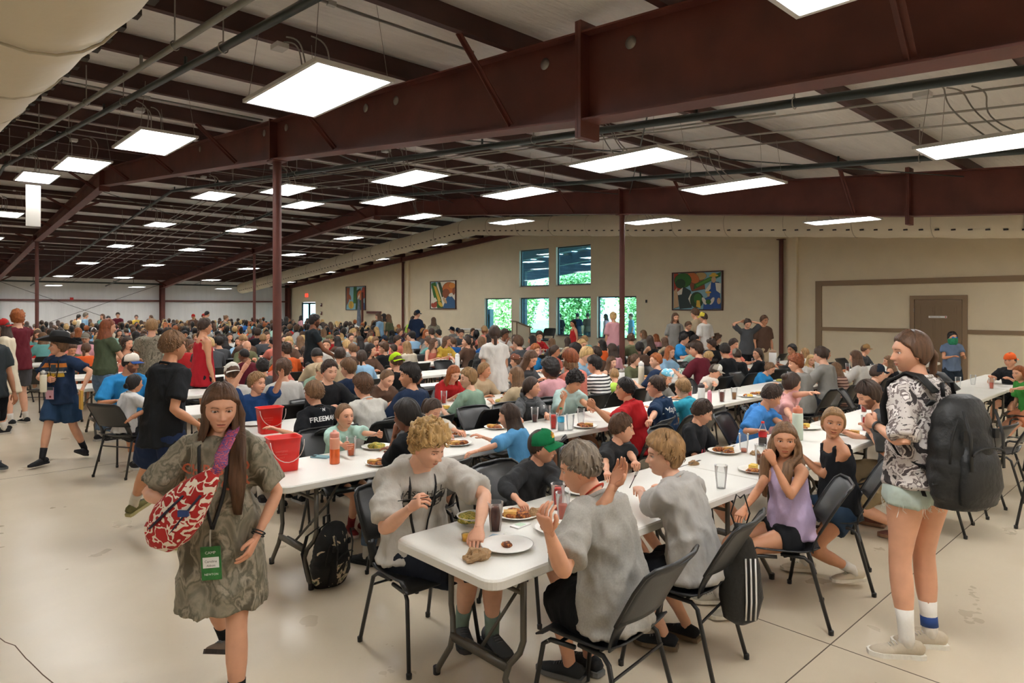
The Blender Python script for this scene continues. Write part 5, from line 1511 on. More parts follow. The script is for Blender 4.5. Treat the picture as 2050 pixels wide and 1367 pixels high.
def crumple(u, v, label, s=.06, m=None, seed=0, z=TH, cat='napkin', name='paper_napkin'):
    vv, ff = lump(s, s*.75, s*.55, seed, 22, 14, .6)
    vv = [p * (1 + .22 * noise.noise(p * (90)) + .12 * noise.noise(p*200)) for p in vv]; vv = [Vector((p.x, p.y, max(p.z, 0))) for p in vv]
    o = MB().add(vv, ff).build(name, m or M_kraft); o.location = (u, v, z); return tag(o, label, cat)
T_ = at_z
def on(px, py, z=TH):
    """a point on the table tops: sighted, then kept on the nearest table"""
    p = T_(px, py, z); r = min(range(len(ROWV)), key=lambda i: abs(ROWV[i] - p.y))
    p.y = min(max(p.y, ROWV[r] - .27), ROWV[r] + .27); p.x = min(max(p.x, ROWU[r] + .13), ROWU[r] + 12); return p
BOT_PINK = mat('salmon pink lid', (222, 150, 130), .4)
p_ = on(571, 942); bucket(p_.x, p_.y + .03, 'nearest red plastic bucket, on the table end behind the girl with the red floral bag', rz=math.radians(-8), s=1.12)
p_ = on(541, 868); bucket(p_.x, p_.y + .04, 'second red plastic bucket, on the next table behind, beside a dark drink', rz=math.radians(-5), s=1.12)
p_ = on(60, 714); bucket(p_.x, p_.y, 'red bucket on a table at far left behind the cowboy hat', s=1.35, writing=False)
p_ = on(151, 742); bucket(p_.x, p_.y, 'red bucket on a table behind the hip of the cowboy hat boy', s=1.1, writing=False)
p_ = on(197, 768); bucket(p_.x + .12, p_.y + .1, 'white square tub on the end of a table at left', s=1.45, m=M_white, writing=False)
p_ = on(670, 928); bottle(p_.x, p_.y, 'tall orange drink bottle with a salmon pink lid on the second table', .25, .037, mat('translucent salmon', (226, 160, 130), .25), BOT_PINK, liq=liquid('d8622c'))
p_ = on(637, 914); e = empty('phone', (p_.x, p_.y, TH), .5, 'pale blue phone lying near the red bucket', 'phone')
MB().prism(rounded_rect(.075, .15, .012, 4), 0, .011).build('phone_case', mat('pale blue phone case', (124, 166, 176), .4), e); MB().prism(rounded_rect(.03, .035, .008, 4), .011, .013, Matrix.Translation((-.015, .05, 0))).build('camera_bump', mat('dark lens', (30, 36, 44), .2), e)
for (px, py, c, f, lb) in ((703, 912, 'e07a48', .62, 'cup of orange drink held by the girl in mint green'), (533, 858, '3a1410', .8, 'cup of dark cola standing by the second red bucket'), (992, 1062, '5a2414', .86, 'tall cup of iced tea beside the salad bowl'),
    (1117, 1020, 'c8281c', .86, 'cup of red punch in front of the boy in the green cap'), (1127, 1040, 'd87866', .55, 'cup of pale red punch behind the man in heather grey'), (1447, 978, None, 0, 'empty clear tumbler in the middle of the nearest table row'),
    (1489, 905, 'd8866c', .2, 'nearly empty cup with a little orange drink by the plate of greens'), (1522, 930, '9a5a2c', .5, 'cup of light iced tea behind the girl in lavender'), (1733, 862, 'd01e1c', .85, 'cup of bright red punch in front of the backpack woman'),
    (1108, 858, 'd8301c', .9, 'cup of red punch beside the water bottle'), (1150, 862, None, 0, 'clear empty tumbler right of the water bottle'), (1078, 838, 'c8988c', .5, 'cup of pinkish drink left of the water bottle'), (1054, 842, '5a2c24', .5, 'cup of dark drink nearest the girl with wet dark hair'),
    (1163, 848, None, 0, 'second clear tumbler behind the boy rubbing his eyes'), (1463, 806, '7a3016', .8, 'cup of brown tea before the boy in the white and grey cap'), (1475, 800, '9a6a34', .6, 'second cup of tea right of the boy in the white and grey cap'),
    (300, 788, '6a2a18', .75, 'cup of iced tea beside the girl in white at left'), (142, 738, '8a2018', .5, 'cup with a little red drink behind the cowboy hat boy'), (1985, 778, 'd8664c', .6, 'cup of orange red drink on the far end of the nearest row'), (1948, 770, None, 0, 'clear cup near the orange cap person'),
    (1918, 775, None, 0, 'clear cup held at the far right table'), (1640, 815, 'c03a28', .5, 'cup behind the pink shirt woman'), (1024, 700, '9a5228', .7, 'cup of tea on a table before the podium')):
    p_ = on(px, py); cup(p_.x, p_.y, lb, c, f)
for i, (px, py, f, r, lb, bw) in enumerate(((924, 1042, 'A', .085, 'white foam bowl of salad in front of the curly haired boy', True), (1015, 1096, 'S', .13, 'white foam plate of scraps beside the crumpled napkin', False), (1035, 1033, 'B', .13, 'white plate with orange wedges and melon behind the iced tea', False),
    (1115, 1062, 'B', .12, 'white plate half hidden behind the man in heather grey', False), (1142, 980, 'C', .12, 'plate of chips in front of the green cap boy', False), (1450, 906, 'B', .13, 'oval plate of greens and beans in front of the boy in black', False), (1512, 944, 'C', .12, 'plate with a yellow cornbread sandwich', False),
    (740, 893, 'A', .13, 'plate of salad in front of the girl in mint green', False), (760, 930, 'B', .11, 'tray of sticky ribs at the edge of the second table', False), (915, 890, 'B', .13, 'plate with a sandwich left of the wet haired girl', False), (905, 868, 'B', .12, 'plate before the girl with glasses', False),
    (1185, 858, 'B', .13, 'plate with pizza slice before the boy in red', False), (1600, 856, 'C', .14, 'plate of bread and foil before the pink shirt woman', False), (500, 848, 'N', .13, 'empty white plate beside the second red bucket', False), (955, 850, 'B', .12, 'plate behind the wet haired girl', False),
    (940, 800, 'C', .13, 'plate with orange slice near the boy in faded green', False), (1500, 795, 'C', .12, 'plate with foil near the glasses girl in blue', False), (1700, 870, 'B', .12, 'plate of dark ribs behind the smiling girl', False), (1610, 800, 'B', .12, 'plate beyond the pink shirt woman', False), (250, 690, 'C', .13, 'plate carried by the girl in overalls', False))):
    if i == 19: continue
    p_ = on(px, py); plate(p_.x, p_.y, lb, f, r, seed=i, bowl=bw)
p_ = on(955, 1120); crumple(p_.x, p_.y, 'crumpled brown paper napkin on the near corner of the table', .062, seed=2)
p_ = on(1068, 1035); crumple(p_.x, p_.y, 'folded brown flatbread paper behind the iced tea', .06, seed=5)
p_ = on(1512, 985 - 75); crumple(p_.x, p_.y, 'crumpled brown paper beside the red label soda bottle', .045, seed=7)
p_ = on(1388, 930); crumple(p_.x, p_.y, 'small brown wrapper with a black fork in the middle of the table', .04, seed=9)
p_ = on(1560, 800); crumple(p_.x, p_.y, 'crumpled silver foil near the glasses girl', .05, M_foil, 4, cat='foil', name='foil_ball')
p_ = on(935, 1082); e = empty('sauce_cup', (p_.x, p_.y, TH), 0, 'small yellow sauce cup under the curly haired boy\'s left hand', 'cup'); MB().lathe([(.022, 0), (.027, .03), (.0, .03)], 16).build('sauce', mat('mustard', (222, 170, 50), .4), e, True); MB().lathe([(.023, 0), (.0285, .034), (.0275, .034)], 16, cap=False).build('cup_wall', M_clear, e, True)
for (px, py, rz, c, lb) in ((990, 1075, .4, (170, 200, 216), 'white and blue wet wipe packet beside the plate of scraps'), (1042, 1052, .1, (190, 214, 190), 'white and green packet behind the plate of scraps')):
    p_ = on(px, py); e = empty('packet', (p_.x, p_.y, TH), rz, lb, 'packet'); MB().prism(rounded_rect(.11, .06, .004, 2), 0, .006).build('wrapper', M_white, e); MB().prism(rounded_rect(.05, .045, .004, 2), .006, .007).build('printed_panel', mat('packet %d' % c[0], c, .5), e)
p_ = on(1123, 862); bottle(p_.x, p_.y, 'clear water bottle with a green cap and blue label', .22, .033, M_clear, mat('green cap', (30, 110, 60), .4), kind='pet', band=mat('blue label', (60, 170, 210), .5), liq=liquid('c8d4d8'))
p_ = on(1527, 893); bottle(p_.x, p_.y, 'soda bottle with a red cap and red label', .21, .034, M_clear, M_red, kind='pet', band=mat('red label', (176, 24, 30), .5), liq=liquid('2a120c'))
p_ = on(1407, 812); bottle(p_.x, p_.y, 'white flask with dark lid and red straw on the second table row', .27, .042, M_white, mat('dark lid', (50, 40, 44), .4))
p_ = on(1450, 812); bottle(p_.x, p_.y, 'small pink glitter bottle by the tea', .17, .026, mat('pink bottle', (216, 130, 150), .3), mat('pink lid', (222, 150, 170), .3))
p_ = on(1597, 880); bottle(p_.x, p_.y, 'large mint white flask between the smiling girl and the pink shirt woman', .30, .045, mat('mint white flask', (208, 222, 206), .4), mat('orange lid', (206, 120, 90), .4))
p_ = on(884, 735); bottle(p_.x, p_.y, 'tall white flask on an empty table right of the teal shirt', .30, .045, M_white, M_white)
p_ = on(929, 722); bottle(p_.x, p_.y, 'leopard pattern flask beside the black bag', .3, .045, ramp_mat('leopard spots', [(0, (60, 44, 36)), (.3, (196, 170, 150))], 60, kind='VORONOI'), M_black)
p_ = on(431, 735); bottle(p_.x, p_.y, 'pink patterned flask beside the red tank top', .30, .045, ramp_mat('pink pattern', [(0, (206, 60, 90)), (.5, (232, 190, 190))], 40), M_white)
p_ = on(422, 737); bottle(p_.x - .1, p_.y, 'cream flask with a loop handle beside the red tank top', .30, .05, mat('cream flask', (226, 220, 196), .4), M_white)
p_ = on(605, 760); bottle(p_.x, p_.y, 'dark red sports bottle on a table behind the steel column', .3, .045, mat('maroon bottle', (110, 20, 26), .4), M_black)
p_ = on(1184, 735); bottle(p_.x, p_.y, 'bright blue flask in the middle of the crowd', .26, .04, mat('blue flask', (24, 110, 190), .35), mat('blue lid', (20, 60, 120), .4))
p_ = on(1244, 770); bottle(p_.x, p_.y, 'white flask before the frowning girl with long brown hair', .24, .05, M_white, M_conduit)
p_ = on(1284, 770); bottle(p_.x, p_.y, 'tall cream flask beside the smiling girl in an olive tank', .36, .045, mat('ivory flask', (222, 212, 190), .4), M_white)
p_ = on(1367, 757); bottle(p_.x, p_.y, 'fat tumbler with a black lid and floral print', .22, .06, ramp_mat('floral tumbler', [(0, (222, 226, 220)), (.5, (110, 160, 140))], 50), M_black)
p_ = on(841, 698); bottle(p_.x, p_.y, 'coral red tumbler near the teal shirt back', .26, .045, mat('coral', (226, 80, 84), .4), mat('coral lid', (210, 70, 74), .4))
p_ = on(1547, 730); bottle(p_.x, p_.y, 'white jug with a tan lid near the olive tank girl at the back', .32, .075, M_white, mat('tan lid', (150, 120, 96), .4))
# salad fork etc
fork('black plastic fork lying on the brown wrapper', on(1352, 938, TH + .03), on(1402, 921, TH + .015))
fork('black plastic fork on the plate of greens', on(1442, 908, TH + .045), on(1448, 888, TH + .03))

# bag under the second table
def backpack(loc, rz, sc, label, m, m2, parent=None, name='backpack', lean=0, slump=1.0):
    e = empty(name, loc, rz, label, 'backpack'); e.scale = (sc, sc, sc); e.rotation_euler.x = lean
    prof = [(0, .0, .13, .09), (.05, 0, .165, .115), (.15, 0, .175, .125), (.28, .0, .17, .115), (.38, .0, .15, .095), (.45, 0, .11, .065), (.475, 0, .06, .03)]
    zz = np.linspace(0, .475, 26); ic = lambda k: np.interp(zz, [q[0] for q in prof], [q[k] for q in prof])
    v, f = tube_vf([(0, y, z) for z, y in zip(zz, ic(1))], list(zip(ic(2).tolist(), ic(3).tolist())), 36, True, right=(1, 0, 0))
    v = [p + Vector((p.x, p.y, 0)) * (.10 * noise.noise(p * 9) + .10 * (.4 - abs(noise.noise(Vector((p.x*9, p.y*9, p.z*26)))*1.6))) for p in v]
    v = [Vector((p.x * (1 + .1*(abs(p.y) < .05)), p.y, p.z)) for p in v]
    MB().add(v, f).build('bag_body', m, e, True)
    prof = [(.03, .085, .12, .045), (.1, .095, .135, .055), (.2, .09, .13, .05), (.27, .08, .11, .03)]
    v, f = tube_vf([(0, y, z) for z, y, a, b_ in prof], [(a, b_) for z, y, a, b_ in prof], 20, True, right=(1, 0, 0))
    MB().add([p * (1 + .03*noise.noise(p*14)) for p in v], f).build('front_pocket', m, e, True)
    zp = [Vector((.15*math.cos(a), .055 + .04*math.sin(a)**2*0, .20 + .24*math.sin(a))) for a in [PI*i/16 for i in range(17)]]
    MB().tube([(p.x*1.06, .06, p.z) for p in zp], .006, 6).build('zip', m2, e, True)
    MB().tube([(.11*math.cos(a), .135, .24 + .03*math.sin(a)) for a in [PI*i/10 for i in range(11)]], .005, 6).build('zip', m2, e, True)
    MB().tube([(-.04, -.06, .46), (-.035, -.07, .52), (.035, -.07, .52), (.04, -.06, .46)], [(.012, .004)]*4, 6).build('grab_handle', m2, e, True)
    for s in (-1, 1):
        MB().tube([(s*.07, -.09, .44), (s*.085, -.17, .36), (s*.09, -.19, .22), (s*.11, -.13, .08), (s*.13, -.09, .03)], [(.028, .006)]*3 + [(.014, .004)]*2, 8, right=(1, 0, 0)).build('shoulder_strap', m2, e, True)
        MB().tube([(s*.165, -.03, .12), (s*.19, .0, .10), (s*.17, .04, .12)], .006, 6).build('side_pocket_edge', m2, e, True)
        MB().box((s*.11 - .014, .085, .30), (s*.11 + .014, .10, .34)).build('buckle', m2, e)
        MB().tube([(s*.11, .09, .42), (s*.112, .125, .32), (s*.11, .13, .18)], [(.012, .003)]*3, 6, right=(1, 0, 0)).build('compression_strap', m2, e, True)
    return e
M_blackfab = mat('black nylon', (26, 27, 28), .55, var=.2, vscale=20, bump=.3, bscale=40)
M_blkweb = mat('black webbing', (18, 19, 20), .6)
M_floralbag = ramp_mat('black fabric with pale flowers', [(0, (16, 18, 20)), (.56, (20, 22, 24)), (.6, (196, 180, 156)), (.66, (110, 120, 92)), (.70, (18, 20, 22))], 9, detail=4, dist=.6)
p_ = at_z(655, 1165, 0); backpack((p_.x, p_.y, .0), math.radians(-150), .88, 'black backpack with pale flower print on the floor under the second table', M_floralbag, M_blkweb, lean=-.12)
p_ = on(960, 742); backpack((p_.x, p_.y, TH), .6, .7, 'black bag lying on a table near the leopard flask', M_blackfab, M_blkweb)
p_ = on(1650, 790); backpack((p_.x, p_.y, .46), .4, .8, 'black bag on a chair beyond the pink shirt woman', M_blackfab, M_blkweb)
# stage side: podium, chair and riser
pd = empty('podium', (17.35, 17.95, 0), math.radians(-120), 'beige lectern podium with brown edges before the windows', 'podium')
b = MB(); b.hexa([(-.33, -.25, .35), (.33, -.25, .35), (.33, .25, .35), (-.33, .25, .35), (-.33, -.25, 1.38), (.33, -.25, 1.38), (.33, .25, 1.18), (-.33, .25, 1.18)]); b.build('podium_case', M_wall, pd)
b = MB(); b.hexa([(-.4, -.3, 1.40), (.4, -.3, 1.40), (.4, .32, 1.17), (-.4, .32, 1.17), (-.4, -.3, 1.44), (.4, -.3, 1.44), (.4, .32, 1.21), (-.4, .32, 1.21)]); b.build('reading_top', M_trim, pd)
for sx in (-1, 1):
    for sy in (-1, 1): MB().box((sx*.33 - .02, sy*.25 - .02, .35), (sx*.33 + .02, sy*.25 + .02, 1.38 if sy < 0 else 1.18)).build('corner_trim', M_trim, pd)
MB().box((-.36, -.28, .32), (.36, .28, .36)).build('plinth', M_trim, pd)
st = empty('stage_riser', (17.7, 18.4, 0), 0, 'low black stage platform under the podium by the windows', 'stage'); MB().box((-1.0, -3.2, .27), (1.1, 4.4, .32)).build('deck', M_black, st)
for x in (-.95, 1.05):
    for y in (-3.1, .5, 4.3): MB().box((x-.02, y-.02, 0), (x+.02, y+.02, .27)).build('leg', M_black, st)
def folding_chair_stage():
    c = chair(17.5, 16.8, 200, 'empty black chair alone on the stage before the windows', 2); c.location.z = .32; return c
folding_chair_stage()
table(17.6, 20.6, 'white table on the stage left of the podium before the windows', rz=PI/2).location.z = TH + .32
c = chair(17.1, 19.6, 180, 'empty black chair at the stage table left of the podium', 2); c.location.z = .32
# ------------------------------------------------------------------ people: the nearest ones, one by one
def w2l(w, org, ang):
    """world point to the frame of a person at org facing ang"""
    d = Vector(w) - Vector((org[0], org[1], 0)); a = math.radians(ang - 90); c, s = math.cos(-a), math.sin(-a)
    return (d.x*c - d.y*s, d.x*s + d.y*c, d.z)
def conv(val, org, ang):
    if isinstance(val, tuple) and len(val) == 4 and isinstance(val[0], str):
        k, px, py, q = val
        return w2l(at_z(px, py, q) if k == 'z' else at_d(px, py, q), org, ang)
    return val
def proj(p):
    X = p[0]*SP - p[1]*CP; Z = p[0]*CP + p[1]*SP
    return CX + F_PX*X/Z, CY - F_PX*(p[2]-CAM_H)/Z, Z
def fit(px, py, ang, v=None, d=None, H=1.65, Hr=(1.3, 1.95), **kw):
    """seat line v (or depth d) and head pixel -> pose and origin; H is solved from the height of the head in the picture"""
    a = math.radians(ang - 90); hands = {k: kw.pop(k) for k in ('hr', 'hl', 'fr', 'fl') if k in kw and isinstance(kw[k], tuple) and isinstance(kw[k][0], str)}
    org = None
    for it in range(6):
        p = Pose(H, **kw); hc = p.hc; hx = hc.x*math.cos(a) - hc.y*math.sin(a); hy = hc.x*math.sin(a) + hc.y*math.cos(a)
        dr = ray(px, py)
        if v is not None: t = (v + hy) / dr[1]
        else: t = d
        u_h = dr[0]*t; v_h = dr[1]*t
        org = (u_h - hx, (v if v is not None else v_h - hy))
        zt = CAM_H + dr[2]*t
        base = kw.get('hip', None)
        H = min(Hr[1], max(Hr[0], H + (zt - hc.z) / (.92 if not kw.get('sit') else .48) * .9))
    if hands: kw.update({k: conv(x, org, ang) for k, x in hands.items()}); p = Pose(H, **kw)
    return p, org
def decal(body, shirt, me, c, right, up, m, name='print', off=.003):
    bm = BVHTree.FromPolygons([v.co.copy() for v in shirt.data.vertices], [tuple(q.vertices) for q in shirt.data.polygons])
    r = Vector(right).normalized(); u = Vector(up); u = (u - r*r.dot(u)).normalized(); o = r.cross(u)
    c = Vector(c); bmm = bmesh.new(); bmm.from_mesh(me)
    for v in bmm.verts:
        q = c + r*v.co.x + u*v.co.y + o*.24
        h = None
        for k_ in (.24, .20, .17, .145, .12):
            h = bm.ray_cast(q + o*(k_ - .24), -o)
            if h[0] is not None and h[1].dot(o) > .15 and (h[0] - q).dot(-o) < .22: break
            h = None
        v.co = (h[0] + o*off) if h else (c + r*v.co.x + u*v.co.y)
    bmm.to_mesh(me); bmm.free()
    return link(name, me, shirt, m)
def part_of(body, *names):
    for o in reversed(body.children):
        if o.name.split('.')[0] in names: return o
def lanyard(body, p, m, drop=.34, badge=None, w=.008):
    """a strap from both sides of the neck meeting on the chest, laid on the shirt"""
    sh = part_of(body, 't_shirt', 'tank_top', 'hoodie')
    bm = BVHTree.FromPolygons([v.co.copy() for v in sh.data.vertices], [tuple(q.vertices) for q in sh.data.polygons])
    low = p.sp[-1] - p.up*drop*p.k + p.fw*.12
    for s in (-1, 1):
        a = p.neck + p.rt*s*.07*p.k + p.up*.01; pts = []
        back = p.neck - p.fw*.07*p.k
        for i in range(9):
            t = i/8; q = a.lerp(low, t) + p.rt*s*.02*math.sin(t*PI)
            h = bm.ray_cast(q + p.fw*.4, -p.fw); 
            pts.append((h[0] + p.fw*.006) if h[0] is not None else q)
        v, f = tube_vf([back] + [a] + pts[1:], [(w, .0022)]*10, 6, True); put('lanyard_strap', v, f, sh, m)
    return low, bm

def K(label, px, py, ang, hair, shirt, shorts, skin=1, lod=2, v=None, d=None, H=1.65, Hr=(1.3, 1.95), chair_=None, cap=None, **kw):
    bk = ('sleeve', 'hem', 'loose', 'tank', 'leg', 'shoe', 'sock', 'sock_h', 'hseed', 'hlen', 'hvol', 'hextra', 'wr', 'dolegs', 'lloose', 'hairm', 'collar', 'gaze', 'face')
    b = {k: kw.pop(k) for k in bk if k in kw}
    b.setdefault('face', {}); b['face'] = dict(b['face'])
    if kw.get('fem'): b['face']['fem'] = 1
    if cap: b.setdefault('hextra', {}); b['hextra'] = dict(b['hextra'] or {}, capped=True); b['hvol'] = min(.5, b.get('hvol', 1))
    if kw.get('sit') and 'lean' in kw: kw['lean'] *= .25; kw['lean2'] = kw.get('lean2', 10) * .75
    p, org = fit(px, py, ang, v, d, H, Hr, **kw)
    o = build_person(p, lod, skin, hair, shirt, shorts, **b)
    place(o, org[0], org[1], ang)
    tag(o, label, 'person')
    if cap: add_cap(o, p, *cap[0:1], **cap[1])
    if chair_ is not None:
        a = math.radians(ang if chair_ is True else chair_); chair(org[0] + .07*math.cos(a), org[1] + .07*math.sin(a), math.degrees(a), 'black chair used by the ' + label.replace('camera at', 'camera at') if len(label.split()) <= 11 else 'black chair used by the ' + ' '.join(label.split()[:11]))
    return o, p, org
def gpos(o, q):   # local point of a person to the world
    a = o.rotation_euler.z; c, s = math.cos(a), math.sin(a)
    return Vector((o.location.x + q[0]*c - q[1]*s, o.location.y + q[0]*s + q[1]*c, q[2] + o.location.z))

M_lan = mat('black lanyard', (20, 20, 22), .6)
# S1: girl with the sling bag
o, p, og = K('person with long brown hair in an oversized camouflage shirt walking with a red floral bag', 441, 818, -128, 'lb', 'camo', '3c3a34', skin=1, d=3.02, H=1.58, fem=1, lean=2, twist=4, head=(24, -6, -2),
    hr=('d', 335, 1008, 2.82), er=(.8, -.6, -.2), hl=('d', 512, 1078, 3.0), el=(-.7, -.6, -.2), palm_r=(-.5, -.7, -.5), palm_l=(1, 0, 0), curl_r=.18, curl_l=.28, hip=(0, 0, .86), fr=(.10, -.40, .16), fl=(-.10, .10, .085), toe_r=-28, kr=(.05, 1, 0),
    hem=.30, loose=1.6, leg=.1, lloose=.2, sleeve=.84, hlen=.47, hextra=dict(front=1.0, wid=.95, locks=((-1, .30),)), shoe=('6a5a4c', '3a3430'), sock='1c1c1e', sock_h=.13, hseed=3, gaze=(4, -8), face=dict(mouth=.35), wr=.011, collar='camo')
S1, S1p = o, p
sh = part_of(o, 't_shirt')
M_or = mat('faded orange print', (196, 104, 74), .8)
for s_, sz, dz in (('CHRISTO', .066, .115), ('VICTOR', .074, .195)):
    decal(o, sh, text_mesh(s_, sz, True, spacing=1.05), p.sp[-1] - p.up*dz*p.k, -p.rt, p.up, M_or, 'shirt_lettering')
low, bmv = lanyard(o, p, M_lan, .40)
bd = empty('name_badge', (0, 0, 0)); bd.parent = o
h = bmv.ray_cast(low - Vector((0, 0, .12)) + p.fw*.4, -p.fw); q = (h[0] if h[0] is not None else low) + p.fw*.03
bd.matrix_local = Matrix.Translation(Vector((q.x, q.y, low.z - .14))) @ Matrix.Rotation(.05, 4, 'Y')
MB().box((-.042, -.003, -.075), (.042, .003, .07)).build('badge_card', mat('green badge', (40, 110, 50), .35, var=.3, vscale=30), bd); MB().box((-.034, .003, -.022), (.034, .0045, .024)).build('name_field', M_white, bd)
MB().tube([(0, 0, .07), (0, 0, .10), (0, -.01, .14)], .004, 6).build('badge_clip', M_chrome, bd)
for tx, sz, z, m_ in (('CAMP', .017, .044, M_white), ('Jamie', .015, .006, M_black), ('Smith', .013, -.012, M_black), ('NEWTON', .013, -.050, M_white)):
    if tx in ('Jamie', 'Smith'): tx = {'Jamie': 'Caroline', 'Smith': 'Abbott'}[tx]
    t = link('badge_text', text_mesh(tx, sz), bd, m_); t.matrix_local = Matrix.Translation((0, .005, z)) @ Matrix.Rotation(PI, 4, 'Z') @ Matrix.Rotation(PI/2, 4, 'X')
# bag in world space, held at her right hip
bg = empty('sling_bag', og + (0,), math.radians(-128 - 90), 'red and cream floral sling bag with navy zips', 'bag')
ca = Vector(w2l(at_d(352, 1030, 2.76), og, -128)); cb_ = Vector(w2l(at_d(318, 1075, 2.80), og, -128)); cc_ = Vector(w2l(at_d(430, 945, 2.72), og, -128))
ax = (cc_ - cb_).normalized()
pts = [cb_ - ax*.035, cb_, cb_.lerp(cc_, .22), cb_.lerp(cc_, .45), cb_.lerp(cc_, .7), cb_.lerp(cc_, .9), cc_]
v, f = tube_vf(pts, [(.03, .03), (.075, .05), (.105, .068), (.10, .066), (.07, .05), (.04, .03), (.022, .014)], 26, True, right=Vector((0, 0, 1)))
v = [q + Vector((1, 1, 1)) * noise.noise(q*14) * .008 for q in v]
M_flo = PATS['floral']; MB().add(v, f).build('pouch', M_flo, bg, True)
M_nvy = mat('navy trim', (26, 30, 54), .6)
nrm = Vector((0, 1, 0)); perp = ax.cross(nrm).normalized()
for k, (s0, s1, offp) in enumerate(((.12, .75, .035), (.1, .62, -.045))):
    P2 = [cb_.lerp(cc_, s0 + (s1-s0)*i/6) + perp*offp*(1 - .35*i/6) + nrm*.067*math.sqrt(max(.1, 1 - abs(i/6 - .35)**1.5)) for i in range(7)]
    MB().tube(P2, [(.009, .004)]*7, 6).build('zip_binding', M_nvy, bg, True)
MB().box((-.02, -.008, -.012), (.02, .008, .012), Matrix.Translation(cb_.lerp(cc_, .5) + nrm*.07 + perp*.02)).build('label_patch', mat('navy woven label', (34, 60, 110), .5), bg)
shd = p.shl + p.up*.065 - (p.shl - p.sp[-1]) * .45
st_ = [cc_ - ax*.02, cc_ + ax*.05 + nrm*.01, cc_.lerp(shd, .45) + nrm*.045, cc_.lerp(shd, .8) + nrm*.05, shd + p.fw*.05 + p.up*.01, shd - p.fw*.03 + p.up*.03, shd - p.fw*.11 - p.up*.06, p.sp[3] - p.fw*.16 + p.rt*.05, p.sp[2] - p.fw*.14 + p.rt*.14, cb_ - ax*.04 + Vector((.04, -.1, 0))]
v, f = tube_vf(st_, [(.016, .012), (.027, .004), (.027, .004), (.027, .004), (.027, .004), (.027, .004), (.027, .004), (.02, .004), (.02, .004), (.012, .004)], 8, True, right=p.rt)
MB().add(v, f).build('strap', ramp_mat('pink and purple woven strap', [(0, (170, 70, 96)), (.45, (90, 70, 130)), (.55, (196, 90, 100))], 60), bg, True)
for k in range(2):
    q = p.hl - (p.hl - p.ell).normalized()*(.02 + .012*k); dd = (p.hl - p.ell).normalized(); xx = dd.cross(Vector((0, 1, 0))).normalized(); yy = dd.cross(xx)
    v, f = tube_vf([q + xx*.029*math.cos(a) + yy*.029*math.sin(a) for a in [2*PI*i/14 for i in range(15)]], .003, 5); put('bracelet', v, f, o, M_lan)

# S10: woman with the big backpack
o, p, og = K('person with a long braid in a black and white leaf print shirt, standing', 1822, 705, 66, 'Bb', 'bwcamo', 'b4c2ba', skin=1, d=3.74, H=1.80, fem=1, lean=1, head=(62, -3, 0), twist=10, fd_r=(-.85, .5, 0), fd_l=(-.85, .5, 0),
    hl=('d', 1752, 850, 3.75), el=(-.5, -.5, -1), hr=(.22, .25, 1.1), palm_l=(1, 0, 0), curl_l=.6, fr=(.10, .02, .085), fl=(-.12, -.02, .085), hem=-.02, loose=1.3, leg=.26, lloose=.8, sleeve=.9, hseed=5,
    hextra=dict(tail=[(0, -.09, .02), (0, -.125, -.02), (.01, -.12, -.10), (.02, -.13, -.20), (.03, -.15, -.30), (.05, -.15, -.37)]), shoe=('b8ac98', 'e2ded4'), sock='e6e2da', sock_h=.17, gaze=(0, 0), build=1.08, wr=.011, collar='bwcamo')
S10, S10p = o, p
bp = backpack((0, 0, 0), 0, 1, 'large black nylon backpack worn by the woman standing at right', M_blackfab, M_blkweb)
bp.rotation_euler = (0, 0, o.rotation_euler.z + PI); bp.scale = (1.02, 1.1, 1.22)
q = gpos(o, (.0, -.235, .87)); bp.location = q
for s in (-1, 1):    # straps over her shoulders
    a = p.sp[-1] + p.rt*s*.10*p.k
    P2 = [a - p.fw*.15 - p.up*.02, a - p.fw*.07 + p.up*.062, a + p.up*.075, a + p.fw*.09 + p.up*.02, a + p.fw*.135 - p.up*.12, a + p.fw*.11 - p.up*.26 + p.rt*s*.03, a - p.up*.36 + p.rt*s*.085, a - p.fw*.12 - p.up*.42 + p.rt*s*.05]
    P2 = [gpos(o, x_) for x_ in P2]; iv = bp.matrix_world
    Mi = (Matrix.Translation(bp.location) @ bp.rotation_euler.to_matrix().to_4x4() @ Matrix.Diagonal((1.02, 1.1, 1.22, 1))).inverted()
    v, f = tube_vf([Mi @ x_ for x_ in P2], [(.034, .007)]*5 + [(.02, .005)]*3, 8, True, right=Vector((1, 0, 0))); put('shoulder_strap', v, f, bp, M_blkweb)
q = p.hl - (p.hl - p.ell).normalized()*.03; dd = (p.hl - p.ell).normalized(); xx = dd.cross(Vector((0, 1, 0.2))).normalized(); yy = dd.cross(xx)
v, f = tube_vf([q + xx*.031*math.cos(a) + yy*.031*math.sin(a) for a in [2*PI*i/16 for i in range(17)]], [(.011, .003)]*17, 6, right=dd); put('watch', v, f, o, M_black)
rr_ = random.Random(4); b = MB()
for i in range(60):    # frayed hem threads
    s = -1 if i % 2 else 1; hp, kn = (p.hpr, p.knr) if s > 0 else (p.hpl, p.knl); a = rr_.uniform(0, 2*PI); q = lerp(hp, kn, .26) + Vector((math.cos(a)*.118, math.sin(a)*.118, -.0)); L_ = rr_.uniform(.01, .06)
    b.tube([q + Vector((0, 0, .01)), q + Vector((rr_.uniform(-.01, .01), rr_.uniform(-.01, .01), -L_*.5)), q + Vector((rr_.uniform(-.02, .02), rr_.uniform(-.01, .01), -L_))], .0012, 4)
ob = b.build('frayed_threads', mat('pale threads', (214, 216, 208), .8), part_of(o, 'shorts')); ob['kind'] = 'stuff'
v, f = tube_vf([lerp(p.knr, p.fr, .80), lerp(p.knr, p.fr, .93)], [.044, .045], 14); put('ankle_sock', v, f, o, mat('blue sock', (34, 66, 130), .8))

